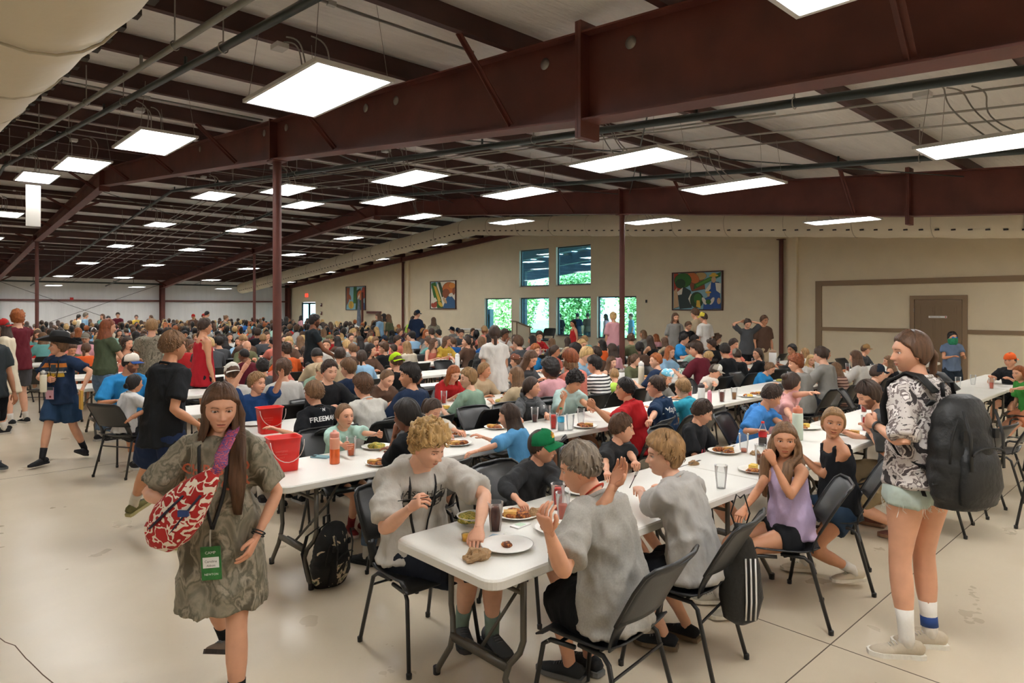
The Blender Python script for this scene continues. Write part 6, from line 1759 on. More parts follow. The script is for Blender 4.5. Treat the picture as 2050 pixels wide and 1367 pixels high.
# S2: man in black walking away
o, p, og = K('person in a black shirt with grey sleeve band, walking behind the camouflage shirt', 348, 694, 20, 'sm', '1f2124', '1e2c4a', skin=2, d=5.35, H=1.78, lean=5, head=(-8, 0, 0), hl=('d', 287, 824, 5.2), hr=(.24, .14, .98), er=(.1, -1, -.2),
    el=(.9, .45, -.3), palm_l=(0, .3, -1), curl_l=.12, fl=('d', 258, 1038, 5.75), fr=(.1, .12, .088), toe_l=-18, kl=(0, 1, -.1), hem=.06, loose=1.6, leg=.72, lloose=1.6, sleeve=.72, shoe=('6e6a44', 'b0a878'), sock='c8c2b4', sock_h=.12, hseed=8)
sh = part_of(o, 't_shirt'); e1 = lerp(p.shl, p.ell, .52); e2 = lerp(p.shl, p.ell, .60); v, f = tube_vf([e1, e2], [.0775*p.k, .078*p.k], 18); put('sleeve_band', v, f, sh, mat('grey reflective band', (150, 148, 140), .5))
q = p.hl - (p.hl - p.ell).normalized()*.035; v, f = tube_vf([q, q + (p.hl - p.ell).normalized()*.03], [.032, .032], 14); put('watch', v, f, o, M_black)
# S3: cowboy hat boy
o, p, og = K('person in a black cowboy hat and navy picture shirt, walking at left', 116, 693, -140, 'wm', '20304a', '28405e', skin=1, d=8.2, H=1.70, head=(-42, 2, 0), lean=2, hr=('d', 95, 760, 7.95), hl=('d', 166, 777, 8.1), er=(.9, -.4, 0), el=(-.8, -.3, 0), palm_r=(-.8, .2, 0), curl_r=.7, curl_l=.6,
    fr=(.06, .24, .085), fl=(-.10, -.25, .12), toe_l=-25, hem=.06, loose=1.7, leg=.82, lloose=1.7, sleeve=.72, shoe=('26262a', '26262a'), sock='26262a', sock_h=.12, hseed=2, hvol=1.3)
S3 = o; sh = part_of(o, 't_shirt')
M = p.head_m() @ Matrix.Rotation(.12, 4, 'X')
b = MB(); b.lathe([(.092, 0), (.098, .04), (.094, .10), (.086, .145), (.055, .165), (0, .15)], 28); vv = [Vector((x*1.02, y*1.25, z*(1 - .18*math.exp(-(x/.02)**2) * (z > .1)) + .052)) for x, y, z in b.v]; hat = put('cowboy_hat', [M @ q for q in vv], b.f, o, mat('black felt', (18, 18, 20), .7))
b = MB(); n_ = 36; vs = []; fs = []
for k, (a_, zz) in enumerate(((.09, 0), (.125, .0), (.175, .004), (.225, .012))):
    for i in range(n_): t = 2*PI*i/n_; vs.append((math.sin(t)*a_*1.0*(.93 if k > 1 else 1), math.cos(t)*a_*1.16, zz + (.08 * (abs(math.sin(t))**2.2) * (k/3)**1.6) + .055 - .01*(abs(math.cos(t))**3)*(k/3)))
for k in range(3):
    for i in range(n_): fs.append((k*n_+i, (k+1)*n_+i, (k+1)*n_+(i+1) % n_, k*n_+(i+1) % n_))
v2 = vs + [(x, y, z - .004) for x, y, z in vs]; m_ = len(vs); fs2 = fs + [tuple(m_ + i for i in reversed(f)) for f in fs]
for i in range(n_): fs2.append((3*n_+i, m_+3*n_+i, m_+3*n_+(i+1) % n_, 3*n_+(i+1) % n_))
put('hat_brim', [M @ Vector(q) for q in v2], fs2, hat, MATS['black felt'])
cl = p.sp[-1] - p.up*.13*p.k
for (w_, h_, dx, dz, c) in ((.27, .05, 0, .055, 'c87830'), (.27, .045, 0, .005, '2c3c4c'), (.25, .02, 0, -.028, 'c8c4b4'), (.27, .045, 0, -.065, 'd2a832'), (.06, .09, .0, .02, '33404a')):
    me = bpy.data.meshes.new('panel'); g = bmesh.new(); bmesh.ops.create_grid(g, x_segments=8, y_segments=3, size=.5); [setattr(q, 'co', Vector((q.co.x*w_ + dx, q.co.y*h_ + dz, 0))) for q in g.verts]; g.to_mesh(me); g.free(); decal(o, sh, me, cl, -p.rt, p.up, mat('print ' + c, hexc(c), .8), 'shirt_print', .004 + (.003 if w_ < .1 else 0))
low, bv_ = lanyard(o, p, M_lan, .34); bd = empty('name_badge', low + p.fw*.07 - p.up*.08, .0); bd.parent = o; MB().box((-.05, -.002, -.075), (.05, .004, .07)).build('badge_card', mat('pink badge', (196, 150, 160), .4), bd); MB().lathe([(0, 0), (.014, 0), (.014, .002), (0, .002)], 12, Matrix.Translation((-.01, .004, -.045)) @ Matrix.Rotation(-PI/2, 4, 'X')).build('badge_emblem', mat('dark red seal', (120, 24, 30), .5), bd); MB().box((-.05, .004, .035), (.05, .006, .07)).build('badge_header', M_frame, bd)
w = gpos(o, p.hr + Vector((.0, .06, -.01))); bt = bottle(w.x, w.y, 'cream flask held by the cowboy hat boy', .26, .036, mat('cream flask', (226, 220, 196), .4), M_chrome, z=w.z - .13)
w = gpos(o, p.hl + Vector((0, .03, -.06))); ob = MB().box((-.012, -.06, -.19), (.012, .06, .04)).build('folded_packet', mat('yellow packet', (206, 160, 70), .5)); ob.location = w; tag(ob, 'yellow folded packet in the other hand of the cowboy hat boy', 'packet')
w = gpos(o, Vector((.20, -.12, .95))); e = empty('toy_bundle', w, 0, 'bundle of blue, green and red soft toys hanging behind the cowboy hat boy', 'toy')
for i, (c, dz, r_) in enumerate((('4a8ab4', 0, .07), ('c88a30', -.12, .06), ('2c7a44', -.22, .07), ('c23a4a', -.36, .075))): vv, ff = lump(r_*.8, r_*.7, r_, i, 14, 9, .35); put('soft_toy', [q + Vector((.01*i, 0, dz)) for q in vv], ff, e, cloth(c))
# S4..S9 left edge and behind
K('person in a dark shirt and black striped shorts, mostly cut off by the left edge', -16, 668, -60, 'sb', '33393c', '16181c', skin=2, lod=1, d=8.0, H=1.74, fl=(-.10, -.2, .1), fr=(.10, .25, .09), hl=(-.22, .1, .85), hem=.05, loose=1.5, leg=.86, lloose=1.5, sleeve=.7, shoe=('1e2226', '5a5e60'))
K('person in a long cream shirt and backward red cap, standing at left', 4, 655, 170, 'ld', 'd8ccb4', '5c5c5c', skin=1, lod=1, d=10.2, H=1.70, fem=1, hem=.28, loose=2.4, leg=.5, sleeve=.9, cap=[('a82826', 'a82826'), dict(back=True, lod=1)], hlen=.35)
K('person with curly ginger hair in a maroon shirt, hand to the ear', 35, 638, 120, 'co', '5e1e28', '4c4c50', skin=0, lod=1, d=11.0, H=1.87, head=(-30, 0, 0), hr=(.16, .14, 1.62), er=(.6, .3, -1), loose=1.4, hem=.05, leg=.8, hvol=1.15)
K('person in a red tank top standing among the tables at left', 411, 655, 5, 'sd', 'a41e28', '1c1c22', skin=2, lod=1, d=9.8, H=1.76, tank=True, head=(-6, 0, 0), hl=(-.2, .15, .88), loose=1.6, hem=.12, leg=.6, lloose=.5)
K('person with long auburn hair in a dark green shirt and denim overalls, standing', 217, 655, 20, 'lr', '4a5440', 'jeans', skin=1, lod=1, d=9.6, H=1.72, fem=1, head=(-25, -5, 0), hl=(-.05, .38, 1.18), hr=(.12, .38, 1.15), leg=1.85, lloose=1.9, hem=-.14, hlen=.36, cap=None)
o, p, og = K('person in a khaki camouflage shirt, standing with back turned at left', 304, 655, 60, 'sl', 'camo', '6a6a62', skin=1, lod=1, d=10.2, H=1.72, head=(10, 0, 0), hr=(.1, .35, 1.2), hem=.08, loose=1.6, leg=.8)
K('person with a black beard in a dark polo shirt, standing behind the column', 630, 643, -15, 'ck', '20262a', '1c2026', skin=3, lod=1, d=11.8, H=1.80, face=dict(beard=True), hl=(-.1, .36, 1.05), hr=(.15, .36, 1.05), hem=.05, loose=1.1, leg=1.9, hvol=.5)
K('person with a brown braid and white headband in a white shirt, standing with back turned', 990, 668, 70, 'Bd', 'd6d4ce', '3c4048', skin=1, lod=1, d=9.3, H=1.70, fem=1, head=(-15, 0, 0), hem=.10, loose=2.0, leg=.6, hr=(.15, .3, 1.0))
o, p, og = K('person in a green bandana mask and grey blue shirt, before the door', 1907, 676, 215, 'sk', '5c6c84', '1e2630', skin=2, lod=1, d=13.0, H=1.66, head=(8, 0, 0), hr=(.08, .26, .98), hl=(-.1, .25, 1.0), hem=.06, loose=1.3, leg=.75)

M = p.head_m()
v, f = tube_vf([M @ Vector(q) for q in ((0, .012, -.16), (0, .012, -.10), (0, .004, -.05), (0, -.002, -.022))], [(.065, .05), (.082, .088), (.083, .10), (.081, .104)], 20, True, right=M.to_3x3() @ Vector((1, 0, 0))); put('bandana_mask', v, f, o, mat('green bandana', (24, 120, 84), .7, var=.3, vscale=60))
for s in (-1, 1):
    v, f = ell((s*.036, .088, .004), (.03, .010, .017), 14, 8); put('mirror_lens', [M @ Vector(q) for q in v], f, o, mat('blue mirror lens', (30, 110, 200), .15, metal=.6))
db = empty('drawstring_bag', at_z(1482, 1225, .30), 0, 'black drawstring bag with white stripes hanging from a chair back', 'bag')
v, f = tube_vf([(0, 0, -.06), (0, 0, -.03), (.01, 0, .08), (.0, .0, .25), (.01, 0, .38), (.0, 0, .43), (0, 0, .46)], [(.03, .02), (.09, .05), (.115, .065), (.10, .055), (.06, .035), (.025, .02), (.035, .03)], 20, True, right=Vector((SP, -CP, 0)))
MB().add([q * (1 + .06*noise.noise(q*18)) for q in v], f).build('pouch', M_blackfab, db, True)
R_ = Vector((SP, -CP, 0)); N_ = Vector((-CP, -SP, 0))
for k in range(3):
    P_ = [N_*r_ + R_*(.01 + .025*k) + Vector((0, 0, z)) for z, r_ in ((-.02, .055), (.08, .068), (.2, .062), (.30, .052))]
    MB().tube(P_, [(.005, .002)]*4, 6, right=R_).build('stripe', M_white, db, True)
for s in (-1, 1): MB().tube([R_*s*.02 + Vector((0, 0, .43)), R_*s*.05 + Vector((0, 0, .52)), R_*s*.02 + Vector((0, 0, .62)), R_*s*.0 + Vector((0, 0, .60))], .004, 6).build('cord', M_blkweb, db, True)
# --- nearest row
RV = ROWV
def far(r): return RV[r] + .38 + .24
def near(r): return RV[r] - .38 - .24
SIT = dict(sit=True)
o, p, og = K('person with curly blond hair in a light grey soccer shirt, first table', 858, 893, -112, 'cy', 'b8b4ac', '20242e', skin=0, v=far(0) + .06, H=1.74, sit=True, lean=-16, lean2=46, head=(34, -22, 4), chair_=-92, twist=0,
    hr=('d', 822, 1016, 3.3), hl=('z', 958, 1058, .80), er=(.4, -.1, -1), el=(-1, .1, .1), palm_r=(-1, .2, 0), palm_l=(0, 0, -1), curl_r=.75, curl_l=.45, face=dict(down=.8, mouth=.2), fr=('z', 925, 1245, .09), fl=('z', 985, 1262, .09), hseed=4, hvol=1.05,
    loose=1.9, sleeve=.86, hem=.02, shoe=('45484a', '3c3c3c'), sock='7c9084', sock_h=.13, gaze=(0, -22), leg=.8, wr=.011)
K1, K1p = o, p; sh = part_of(o, 't_shirt'); cl = p.sp[-1]
for s_, sz, dz in (('EAST HILL', .058, .085), ('SOCCER', .082, .160)): decal(o, sh, text_mesh(s_, sz, s_ == 'SOCCER'), cl - p.up*(dz - .045) + p.rt*0, -p.rt, p.up, M_black, 'shirt_lettering')
me = text_mesh('V', .05, True); decal(o, sh, me, cl - p.up*.30, -p.rt, p.up, M_black, 'shirt_emblem')
me = bpy.data.meshes.new('bar'); g = bmesh.new(); bmesh.ops.create_grid(g, x_segments=12, y_segments=2, size=.5); [setattr(q, 'co', Vector((q.co.x*.24, q.co.y*.026 + q.co.x*.02, 0))) for q in g.verts]; g.to_mesh(me); g.free(); decal(o, sh, me, cl - p.up*.085, -p.rt, p.up, M_black, 'shirt_print')
lanyard(o, p, M_lan, .36)
hw = gpos(o, p.hr + (p.hr - p.elr).normalized()*.075); cr_ = Vector((SP, -CP, 0)); fork('black fork held by the curly haired boy', hw - cr_*.10, hw + cr_*.05 + Vector((0, 0, .02)))
o, p, og = K('person in a green cap and washed black long sleeve shirt, leaning on the first table', 1086, 895, -86, 'sd', '323335', '26282c', skin=1, v=far(0), H=1.68, sit=True, lean=10, lean2=30, head=(22, -3, 8), chair_=True,
    hr=('z', 1040, 1004, .79), hl=('z', 1118, 992, .79), er=(1, .3, -.2), el=(-1, .2, -.2), curl_r=.5, curl_l=.45, sleeve=1.6, loose=1.5, face=dict(), gaze=(-20, 4), cap=[('18784a', '18784a'), dict(bend=.7, tilt=2)], hseed=6, dolegs=True)
cp = part_of(o, 'cap'); me = bpy.data.meshes.new('oval'); g = bmesh.new(); bmesh.ops.create_circle(g, cap_ends=True, cap_tris=True, radius=1, segments=24); bmesh.ops.subdivide_edges(g, edges=g.edges[:], cuts=2); [setattr(q, 'co', Vector((q.co.x*.040, q.co.y*.023, 0))) for q in g.verts]; g.to_mesh(me); g.free()
hM = p.head_m().to_3x3(); hr_, hu_ = hM @ Vector((-1, 0, 0)), hM @ Vector((0, -.45, 1)); ccp = p.head_m() @ Vector((0, .05, .098)); decal(o, cp, me, ccp, hr_, hu_, mat('yellow badge', (222, 176, 62), .6), 'cap_badge', .003); decal(o, cp, text_mesh('BASS PRO', .016, True), ccp, hr_, hu_, mat('badge red', (150, 60, 30), .6), 'cap_lettering', .005)
o, p, og = K('person with greying hair in a heather grey shirt, back to the camera', 1160, 938, 96, 'sg', 'fur', '17181a', skin=1, v=near(0) + .02, H=1.80, sit=True, lean=14, lean2=30, head=(30, -12, 0), chair_=96,
    hl=('d', 1098, 1062, 2.62), hr=('d', 1228, 972, 3.0), el=(-.3, -.2, -1), er=(.3, .5, -1), palm_l=(1, 0, .3), palm_r=(-1, 0, .2), curl_l=.55, curl_r=.25, fl=('z', 1140, 1325, .09), fr=('z', 1180, 1310, .09), loose=1.9, sleeve=.80, hem=.05, leg=.85, lloose=1.6, shoe=('2c2e30', '6a6a68'), sock=None, hseed=9, hvol=.9, collar='fur', wr=.012, build=1.05)
K3, K3p = o, p
v, f = tube_vf([p.neck + p.rt*math.cos(a)*.066*p.k + p.fw*math.sin(a)*.062*p.k + p.up*(.008 - .03*math.sin(a)) for a in [2*PI*i/20 for i in range(21)]], [(.008, .0025)]*21, 6); put('lanyard_strap', v, f, o, mat('orange red lanyard', (196, 60, 34), .6))
o, p, og = K('person with a brown mop of hair in a pale grey shirt, first table', 1328, 912, 104, 'ml', 'aca9a4', '1c1e24', skin=0, v=near(0) + .06, H=1.66, sit=True, lean=16, lean2=32, head=(34, 0, 0), chair_=100, hl=('z', 1282, 985, .82), hr=('z', 1330, 975, .80), el=(-.8, -.3, -.5), er=(.9, -.2, -.4), curl_l=.7,
    curl_r=.5, fl=('z', 1330, 1268, .09), fr=('z', 1375, 1250, .09), loose=1.8, sleeve=.78, leg=.8, hseed=12, shoe=('24262a', '7a6a58'), sock=None, wr=.012, face=dict(mouth=.5))
hw = gpos(o, p.hl); fork('black fork held by the boy in pale grey', hw + Vector((.03, .10, .0)), hw + Vector((-.0, .02, .12)))
o, p, og = K('person in a washed black shirt with yellow print, facing right, first table', 1246, 872, -84, 'sb', '2c2d2f', '23252c', skin=1, v=far(0) + .02, H=1.55, sit=True, lean=8, lean2=22, head=(38, -4, 0), chair_=True, hr=('z', 1216, 955, .80), hl=('z', 1290, 950, .82), er=(1, .2, -.3), el=(-1, -.2, -.3), curl_l=.5, curl_r=.4,
    loose=1.5, sleeve=.84, hseed=15, collar='2c2d2f')
decal(o, part_of(o, 't_shirt'), text_mesh('CALVA', .06, True), p.sp[-1] - p.up*.20, -p.rt, p.up, mat('yellow print', (206, 150, 50), .8), 'shirt_lettering')
o, p, og = K('person in a black shirt with red print, looking down at a plate', 1406, 833, -82, 'sd', '232427', '23252c', skin=1, v=far(0) + .02, H=1.58, sit=True, lean=6, lean2=16, head=(30, -20, 0), chair_=True, hr=(.16, .30, .62), hl=(-.16, .30, .62), loose=1.5, sleeve=.84, hseed=18, face=dict(down=.6))
decal(o, part_of(o, 't_shirt'), text_mesh('///', .15, True), p.sp[-1] - p.up*.22, -p.rt, p.up, mat('red purple print', (168, 50, 70), .8), 'shirt_lettering')
o, p, og = K('person with long wavy brown hair in a lavender tank top, looking back', 1571, 882, 140, 'lm', 'b8a6c6', '1c1e22', skin=2, v=near(0) - .02, H=1.60, fem=1, sit=True, lean=3, lean2=8, twist=20, head=(66, 4, 0), chair_=118, hl=('d', 1548, 925, 3.95), hr=('d', 1466, 1055, 3.9), el=(-.3, -.4, -1), er=(.5, -.5, -.6),
    palm_l=(1, .3, .3), curl_l=.8, curl_r=.3, tank=True, loose=1.0, leg=.34, hseed=21, hlen=.36, hextra=dict(front=1.0, wavy=1.0, wid=1.0, locks=((-1, .16), (1, .2))), gaze=(12, 4), shoe=('9a9282', 'c8c0ae'), fr=(.14, .42, .085), fl=(-.05, .38, .085))
o, p, og = K('person smiling with a ponytail in a black tank top and denim shorts', 1668, 848, 132, 'ql', '1a1c20', '2c4056', skin=2, v=near(0) - .02, H=1.68, fem=1, sit=True, lean=4, lean2=10, twist=10, head=(76, 6, -6), chair_=112, hl=('d', 1598, 905, 4.78), hr=('d', 1612, 925, 5.0), el=(0, -.3, -1),
    er=(.5, -.3, -.8), curl_l=.6, curl_r=.5, tank=True, loose=1.3, leg=.42, hseed=24, face=dict(smile=1.0), gaze=(18, 8), shoe=('c8bca6', 'd8d0c0'), fr=(.1, .2, .085), fl=(-.12, -.05, .11), kr=(0, .6, .6))
o, p, og = K('person in a bright blue polo shirt, head bowed over the first table', 1545, 795, -78, 'sd', '4080c4', '2a2e36', skin=2, v=far(0) + .04, H=1.76, sit=True, lean=14, lean2=34, head=(26, -24, 0), chair_=True, hr=('z', 1520, 862, .80), hl=('z', 1580, 858, .80), loose=1.7, sleeve=.9, build=1.1, hseed=27, hvol=1.2, face=dict(down=.8), collar='4080c4')
o, p, og = K('person with dark bun in a dusty pink shirt, reaching an arm out', 1586, 768, -62, 'bd', 'c89694', '2a2e36', skin=1, v=far(0) + .10, H=1.72, fem=1, sit=True, lean=12, lean2=26, head=(30, -8, 0), chair_=True, hl=('d', 1672, 775, 6.3), el=(-.5, .2, .8), hr=('z', 1590, 850, .82), loose=1.8, sleeve=.8, build=1.12, hseed=30, curl_l=.15)
o, p, og = K('person with dark swept back hair in a dark grey shirt, eating beyond the smiling girl', 1739, 793, 100, 'wd', '47494b', '8c7c60', skin=1, v=near(0), H=1.80, sit=True, lean=16, lean2=36, head=(34, -22, 0), chair_=100, hl=('z', 1742, 865, .84), hr=(.1, .45, .8), loose=1.6, sleeve=.85, hseed=33, face=dict(beard=True, down=.6), leg=.85, fl=(-.12, -.05, .09), fr=(.12, .2, .09), shoe=('6a4238', '8a6a54'), sock=None)
K('person in a navy cap with dark headphones, in profile beyond the first table', 1757, 748, -74, 'sd', '2c3038', '2a2e36', skin=0, lod=1, v=far(0), H=1.72, sit=True, lean=8, lean2=20, head=(34, -4, 0), cap=[('1e2836', '1e2836'), dict(lod=1)], chair_=True, hr=(.15, .4, .8), hl=(-.15, .4, .8))
# --- second row
o, p, og = K('person in a mint green shirt holding a fork, second table', 690, 846, -92, 'zm', 'a8cabe', '20242c', skin=1, v=far(1) - .04, H=1.5, fem=1, sit=True, lean=12, lean2=30, head=(6, 2, 0), chair_=True, hr=('z', 690, 893, .84), hl=('d', 760, 870, 5.35), er=(1, .1, -.4), el=(-1, .2, -.3), curl_r=.6, curl_l=.6, palm_r=(-1, 0, 0),
    palm_l=(1, 0, .2), loose=1.4, sleeve=.8, hseed=36, face=dict(mouth=.6), gaze=(0, 6), fr=('z', 702, 1052, .09), fl=('z', 728, 1048, .09), shoe=('7e2a2a', 'd0b8ac'), sock='7a2a30', hvol=1.4)
hw = gpos(o, p.hl); fork('dark fork held by the girl in mint green', hw + Vector((.04, .02, .02)), hw + Vector((-.13, -.02, -.01)))
o, p, og = K('person with a black hair bun in a black shirt with white stripes', 812, 832, 98, 'bk', '15171a', 'jeans', skin=3, v=near(1), H=1.70, fem=1, sit=True, lean=12, lean2=26, head=(18, -6, 0), chair_=98, hl=('d', 790, 870, 4.9), hr=(.15, .45, .8), loose=1.3, sleeve=.8, leg=1.8, hseed=39, hvol=1.8, hextra=dict(bun=(.06, -.10, -.03)), shoe=('2c2e30', '2c2e30'))
for s in (1,): 
    for k in range(2):
        P2 = [p.sp[-1] + p.rt*(.05 + .02*k) - p.fw*.135 + p.up*.03, p.sp[-2] + p.rt*(.09 + .02*k) - p.fw*.15, p.sp[-3] + p.rt*(.08 + .02*k) - p.fw*.145]; v, f = tube_vf(P2, [(.004, .012)]*3, 6); put('white_stripe', v, f, part_of(o, 't_shirt'), M_white)
o, p, og = K('person with dark hair pulled back and glasses in a cream shirt, looking down, second table', 866, 830, -92, 'pd', 'cfc8bc', '2a2c34', skin=1, v=far(1), H=1.5, fem=1, sit=True, lean=22, lean2=46, head=(12, -26, 0), chair_=True, hr=('z', 905, 872, .80), hl=('z', 930, 868, .80), loose=1.6, sleeve=1.5, hseed=42, face=dict(down=.8))
for s in (-1, 1):
    v, f = tube_vf([p.head_m() @ Vector((s*EYE_X + .020*math.cos(a), .088 - .01*abs(math.cos(a)), EYE_Z - .003 + .016*math.sin(a))) for a in [2*PI*i/16 for i in range(17)]], .0016, 5); put('glasses_rim', v, f, o, mat('pink glasses frame', (214, 160, 150), .3))
o, p, og = K('person with long wet dark hair in a sky blue shirt, second table', 1018, 850, 118, 'ld', '5c9ccc', '4c4034', skin=1, v=near(1) + .02, H=1.42, fem=1, sit=True, lean=14, lean2=26, head=(10, -8, 0), chair_=118, hl=('z', 948, 905, .80), hr=(.1, .4, .8), loose=1.6, sleeve=.9, leg=.7, hseed=45, hlen=.40, hextra=dict(wid=.95))
o, p, og = K('person with pink glasses in a charcoal tie dye hoodie, second table', 1065, 775, -90, 'qd', 'tie', '2a2c34', skin=1, v=far(1), H=1.72, fem=1, sit=True, lean=6, lean2=16, head=(36, -3, 0), chair_=True, hr=('z', 1040, 838, .80), hl=('z', 1100, 835, .8), loose=2.0, sleeve=1.8, hseed=48, face=dict(smile=.5))
for s in (-1, 1):
    v, f = tube_vf([p.head_m() @ Vector((s*EYE_X + .021*math.cos(a), .088 - .01*abs(math.cos(a)), EYE_Z - .003 + .017*math.sin(a))) for a in [2*PI*i/16 for i in range(17)]], .0018, 5); put('glasses_rim', v, f, o, MATS['pink glasses frame'])
v, f = tube_vf([p.neck + p.rt*math.cos(a)*.085 + p.fw*math.sin(a)*.075 - p.up*(.0 + .03*math.sin(a)) for a in [2*PI*i/16 for i in range(17)]], .022, 8); put('hood', v, f, o, PATS['tie'])
o, p, og = K('person with curly black hair in a pale mint shirt, rubbing the eyes', 1150, 765, -88, 'ck', 'a9c2bd', '2a2c34', skin=2, v=far(1), H=1.78, sit=True, lean=10, lean2=30, head=(4, -26, 0), chair_=True, hr=('d', 1128, 800, 7.1), er=(.5, .3, -1), hl=('z', 1195, 828, .8), palm_r=(-.3, -1, .2), curl_r=.6, loose=1.8, sleeve=.85, hseed=51, build=1.15, face=dict(down=.8), hvol=.95)
o, p, og = K('person with short black hair in a red shirt, back to the camera', 1250, 780, 108, 'sk', 'b01e24', '1c2026', skin=2, v=near(1) + .02, H=1.76, sit=True, lean=10, lean2=26, head=(20, 0, 0), chair_=104, hl=('d', 1190, 815, 6.3), hr=(.1, .45, .85), el=(-.8, -.2, -.9), palm_l=(1, 0, 0), curl_l=.7, loose=1.7, sleeve=.82, hseed=54, build=1.08, hvol=.9)
o, p, og = K('person with short dark hair in a navy shirt with white script, seated', 1312, 775, 104, 'sd', '1e3450', '1c2026', skin=1, v=near(1) + .02, H=1.74, sit=True, lean=10, lean2=24, head=(24, 0, 0), chair_=100, hl=('z', 1300, 845, .82), hr=(.1, .45, .8), loose=1.7, sleeve=.82, hseed=57, build=1.05)
decal(o, part_of(o, 't_shirt'), text_mesh('Magellan', .085, shear=.4), p.sp[-2] + p.up*.0, p.rt, p.up, M_white, 'shirt_lettering')
decal(o, part_of(o, 't_shirt'), text_mesh('outdoors', .035, shear=.3), p.sp[-3] - p.up*.04, p.rt, p.up, mat('grey print', (140, 120, 104), .8), 'shirt_lettering')
o, p, og = K('person with dirty blond hair in a turquoise shirt, back to the camera', 1366, 790, 100, 'sl', '38a0b8', '1c2026', skin=1, v=near(1) + .06, H=1.5, sit=True, lean=8, lean2=18, head=(-6, -6, 0), chair_=100, loose=1.6, sleeve=.85, hseed=60, hr=(.14, .42, .8), hl=(-.14, .42, .8))
decal(o, part_of(o, 't_shirt'), text_mesh('worn', .06, True), p.sp[-3], p.rt, p.up, M_white, 'shirt_lettering')
o, p, og = K('person in a white and grey trucker cap and cream shirt, second table', 1432, 752, -86, 'sd', 'cdc6bc', '2a2c34', skin=1, v=far(1), H=1.78, sit=True, lean=12, lean2=34, head=(30, -22, 0), chair_=True, hr=('z', 1410, 822, .8), hl=('z', 1452, 818, .8), loose=1.8, sleeve=.9, hseed=63, cap=[('d8d6d0', '8c8478', '8c8478'), dict(bend=.4)], face=dict(down=.7))
lanyard(o, p, M_lan, .34)
# --- third row
o, p, og = K('person in a black jersey with white back lettering, third table', 628, 788, 98, 'sm', '15171b', '1c2026', skin=1, v=near(2), H=1.70, sit=True, lean=6, lean2=14, head=(6, 0, 0), chair_=96, hl=('z', 556, 860, .85), el=(-.9, -.4, -.4), hr=(.2, .4, .85), loose=1.7, sleeve=.85, hseed=66)
sh = part_of(o, 't_shirt'); decal(o, sh, text_mesh('FREEMAN', .062, True), p.sp[-2] + p.up*.025, p.rt, p.up, M_white, 'shirt_lettering'); decal(o, sh, text_mesh('5', .26, True), p.sp[-3] - p.up*.035, p.rt, p.up, mat('pale pink number', (206, 196, 200), .7), 'shirt_number'); decal(o, sh, text_mesh('W', .04, True), p.sp[-1] + p.up*.0, p.rt, p.up, M_white, 'shirt_emblem')
o, p, og = K('person in a royal blue shirt with both hands raised to the hair', 515, 768, -92, 'sl', '1f3f6e', '14181e', skin=1, v=far(2), H=1.66, sit=True, lean=2, lean2=4, head=(26, 2, 0), chair_=True, hr=('d', 486, 742, 6.75), hl=('d', 566, 748, 6.75), er=(1, .3, -.4), el=(-1, .3, -.6), palm_r=(-.4, -.4, -.6), palm_l=(.8, 0, -.2), curl_r=.1, curl_l=.05, loose=1.4, sleeve=.8, hseed=69, face=dict(mouth=.7))
o, p, og = K('person with full brown hair in an off white shirt, third table', 726, 775, 96, 'mb', 'c9c6be', '1c2026', skin=1, v=near(2), H=1.74, sit=True, lean=12, lean2=28, head=(16, 0, 0), chair_=96, loose=1.9, sleeve=.85, hseed=72, build=1.1, hr=(.15, .45, .8), hl=(-.2, .45, .8))
# --- left tables
o, p, og = K('person with dark bun in a white shirt, seated side on at left', 270, 768, 10, 'bk', 'c8c6c4', '2a2c30', skin=2, lod=2, v=8.62, H=1.42, fem=1, sit=True, lean=8, lean2=24, head=(4, 0, 0), chair_=30, hl=(-.1, .42, .82), hr=(.12, .4, .82), loose=1.8, sleeve=.85, hseed=75, hextra=dict(bun=(0, -.11, -.02)), leg=.5, shoe=('c8c4bc', 'd8d4cc'))
o, p, og = K('person with a black beard in a bright blue shirt and white cap', 262, 728, -80, 'sk', '2c84c0', '3a4048', skin=2, lod=2, v=far(3) + .7, H=1.84, sit=True, lean=4, lean2=10, head=(34, -8, 0), chair_=True, hr=(.28, .36, .8), hl=(-.2, .4, .8), loose=1.9, sleeve=.85, build=1.2, hseed=78, face=dict(beard=True), cap=[('e0d8cc', '2c4a8a'), dict(bend=.4)])
# --- right end
o, p, og = K('person with long ginger hair in a green shirt and coral shorts, seated', 2040, 748, 135, 'lo', '3c8a3c', 'd08868', skin=1, lod=2, v=near(0) - .06, H=1.66, fem=1, sit=True, lean=16, lean2=34, head=(10, 0, 0), chair_=110, hl=('d', 1945, 795, 8.3), el=(-.6, -.4, -.6), curl_l=.6, loose=1.8, sleeve=.85, hseed=81, hlen=.34, leg=.75)
o, p, og = K('person in an orange cap with headphones, at the right edge', 2022, 722, 170, 'sd', '24262a', '24262a', skin=1, lod=2, d=10.2, H=1.66, Hr=(1.3, 1.9), sit=True, lean=8, lean2=18, head=(-6, 0, 0), chair_=160, hl=(-.12, .42, .85), hr=(.15, .4, .85), hseed=84, cap=[('e0622c', 'e0622c'), dict(back=True)])
KEYSPOTS = [(o_.location.x, o_.location.y) for o_ in COL.objects if o_.name.split('.')[0] == 'person']
print('KEY PEOPLE', len(KEYSPOTS))
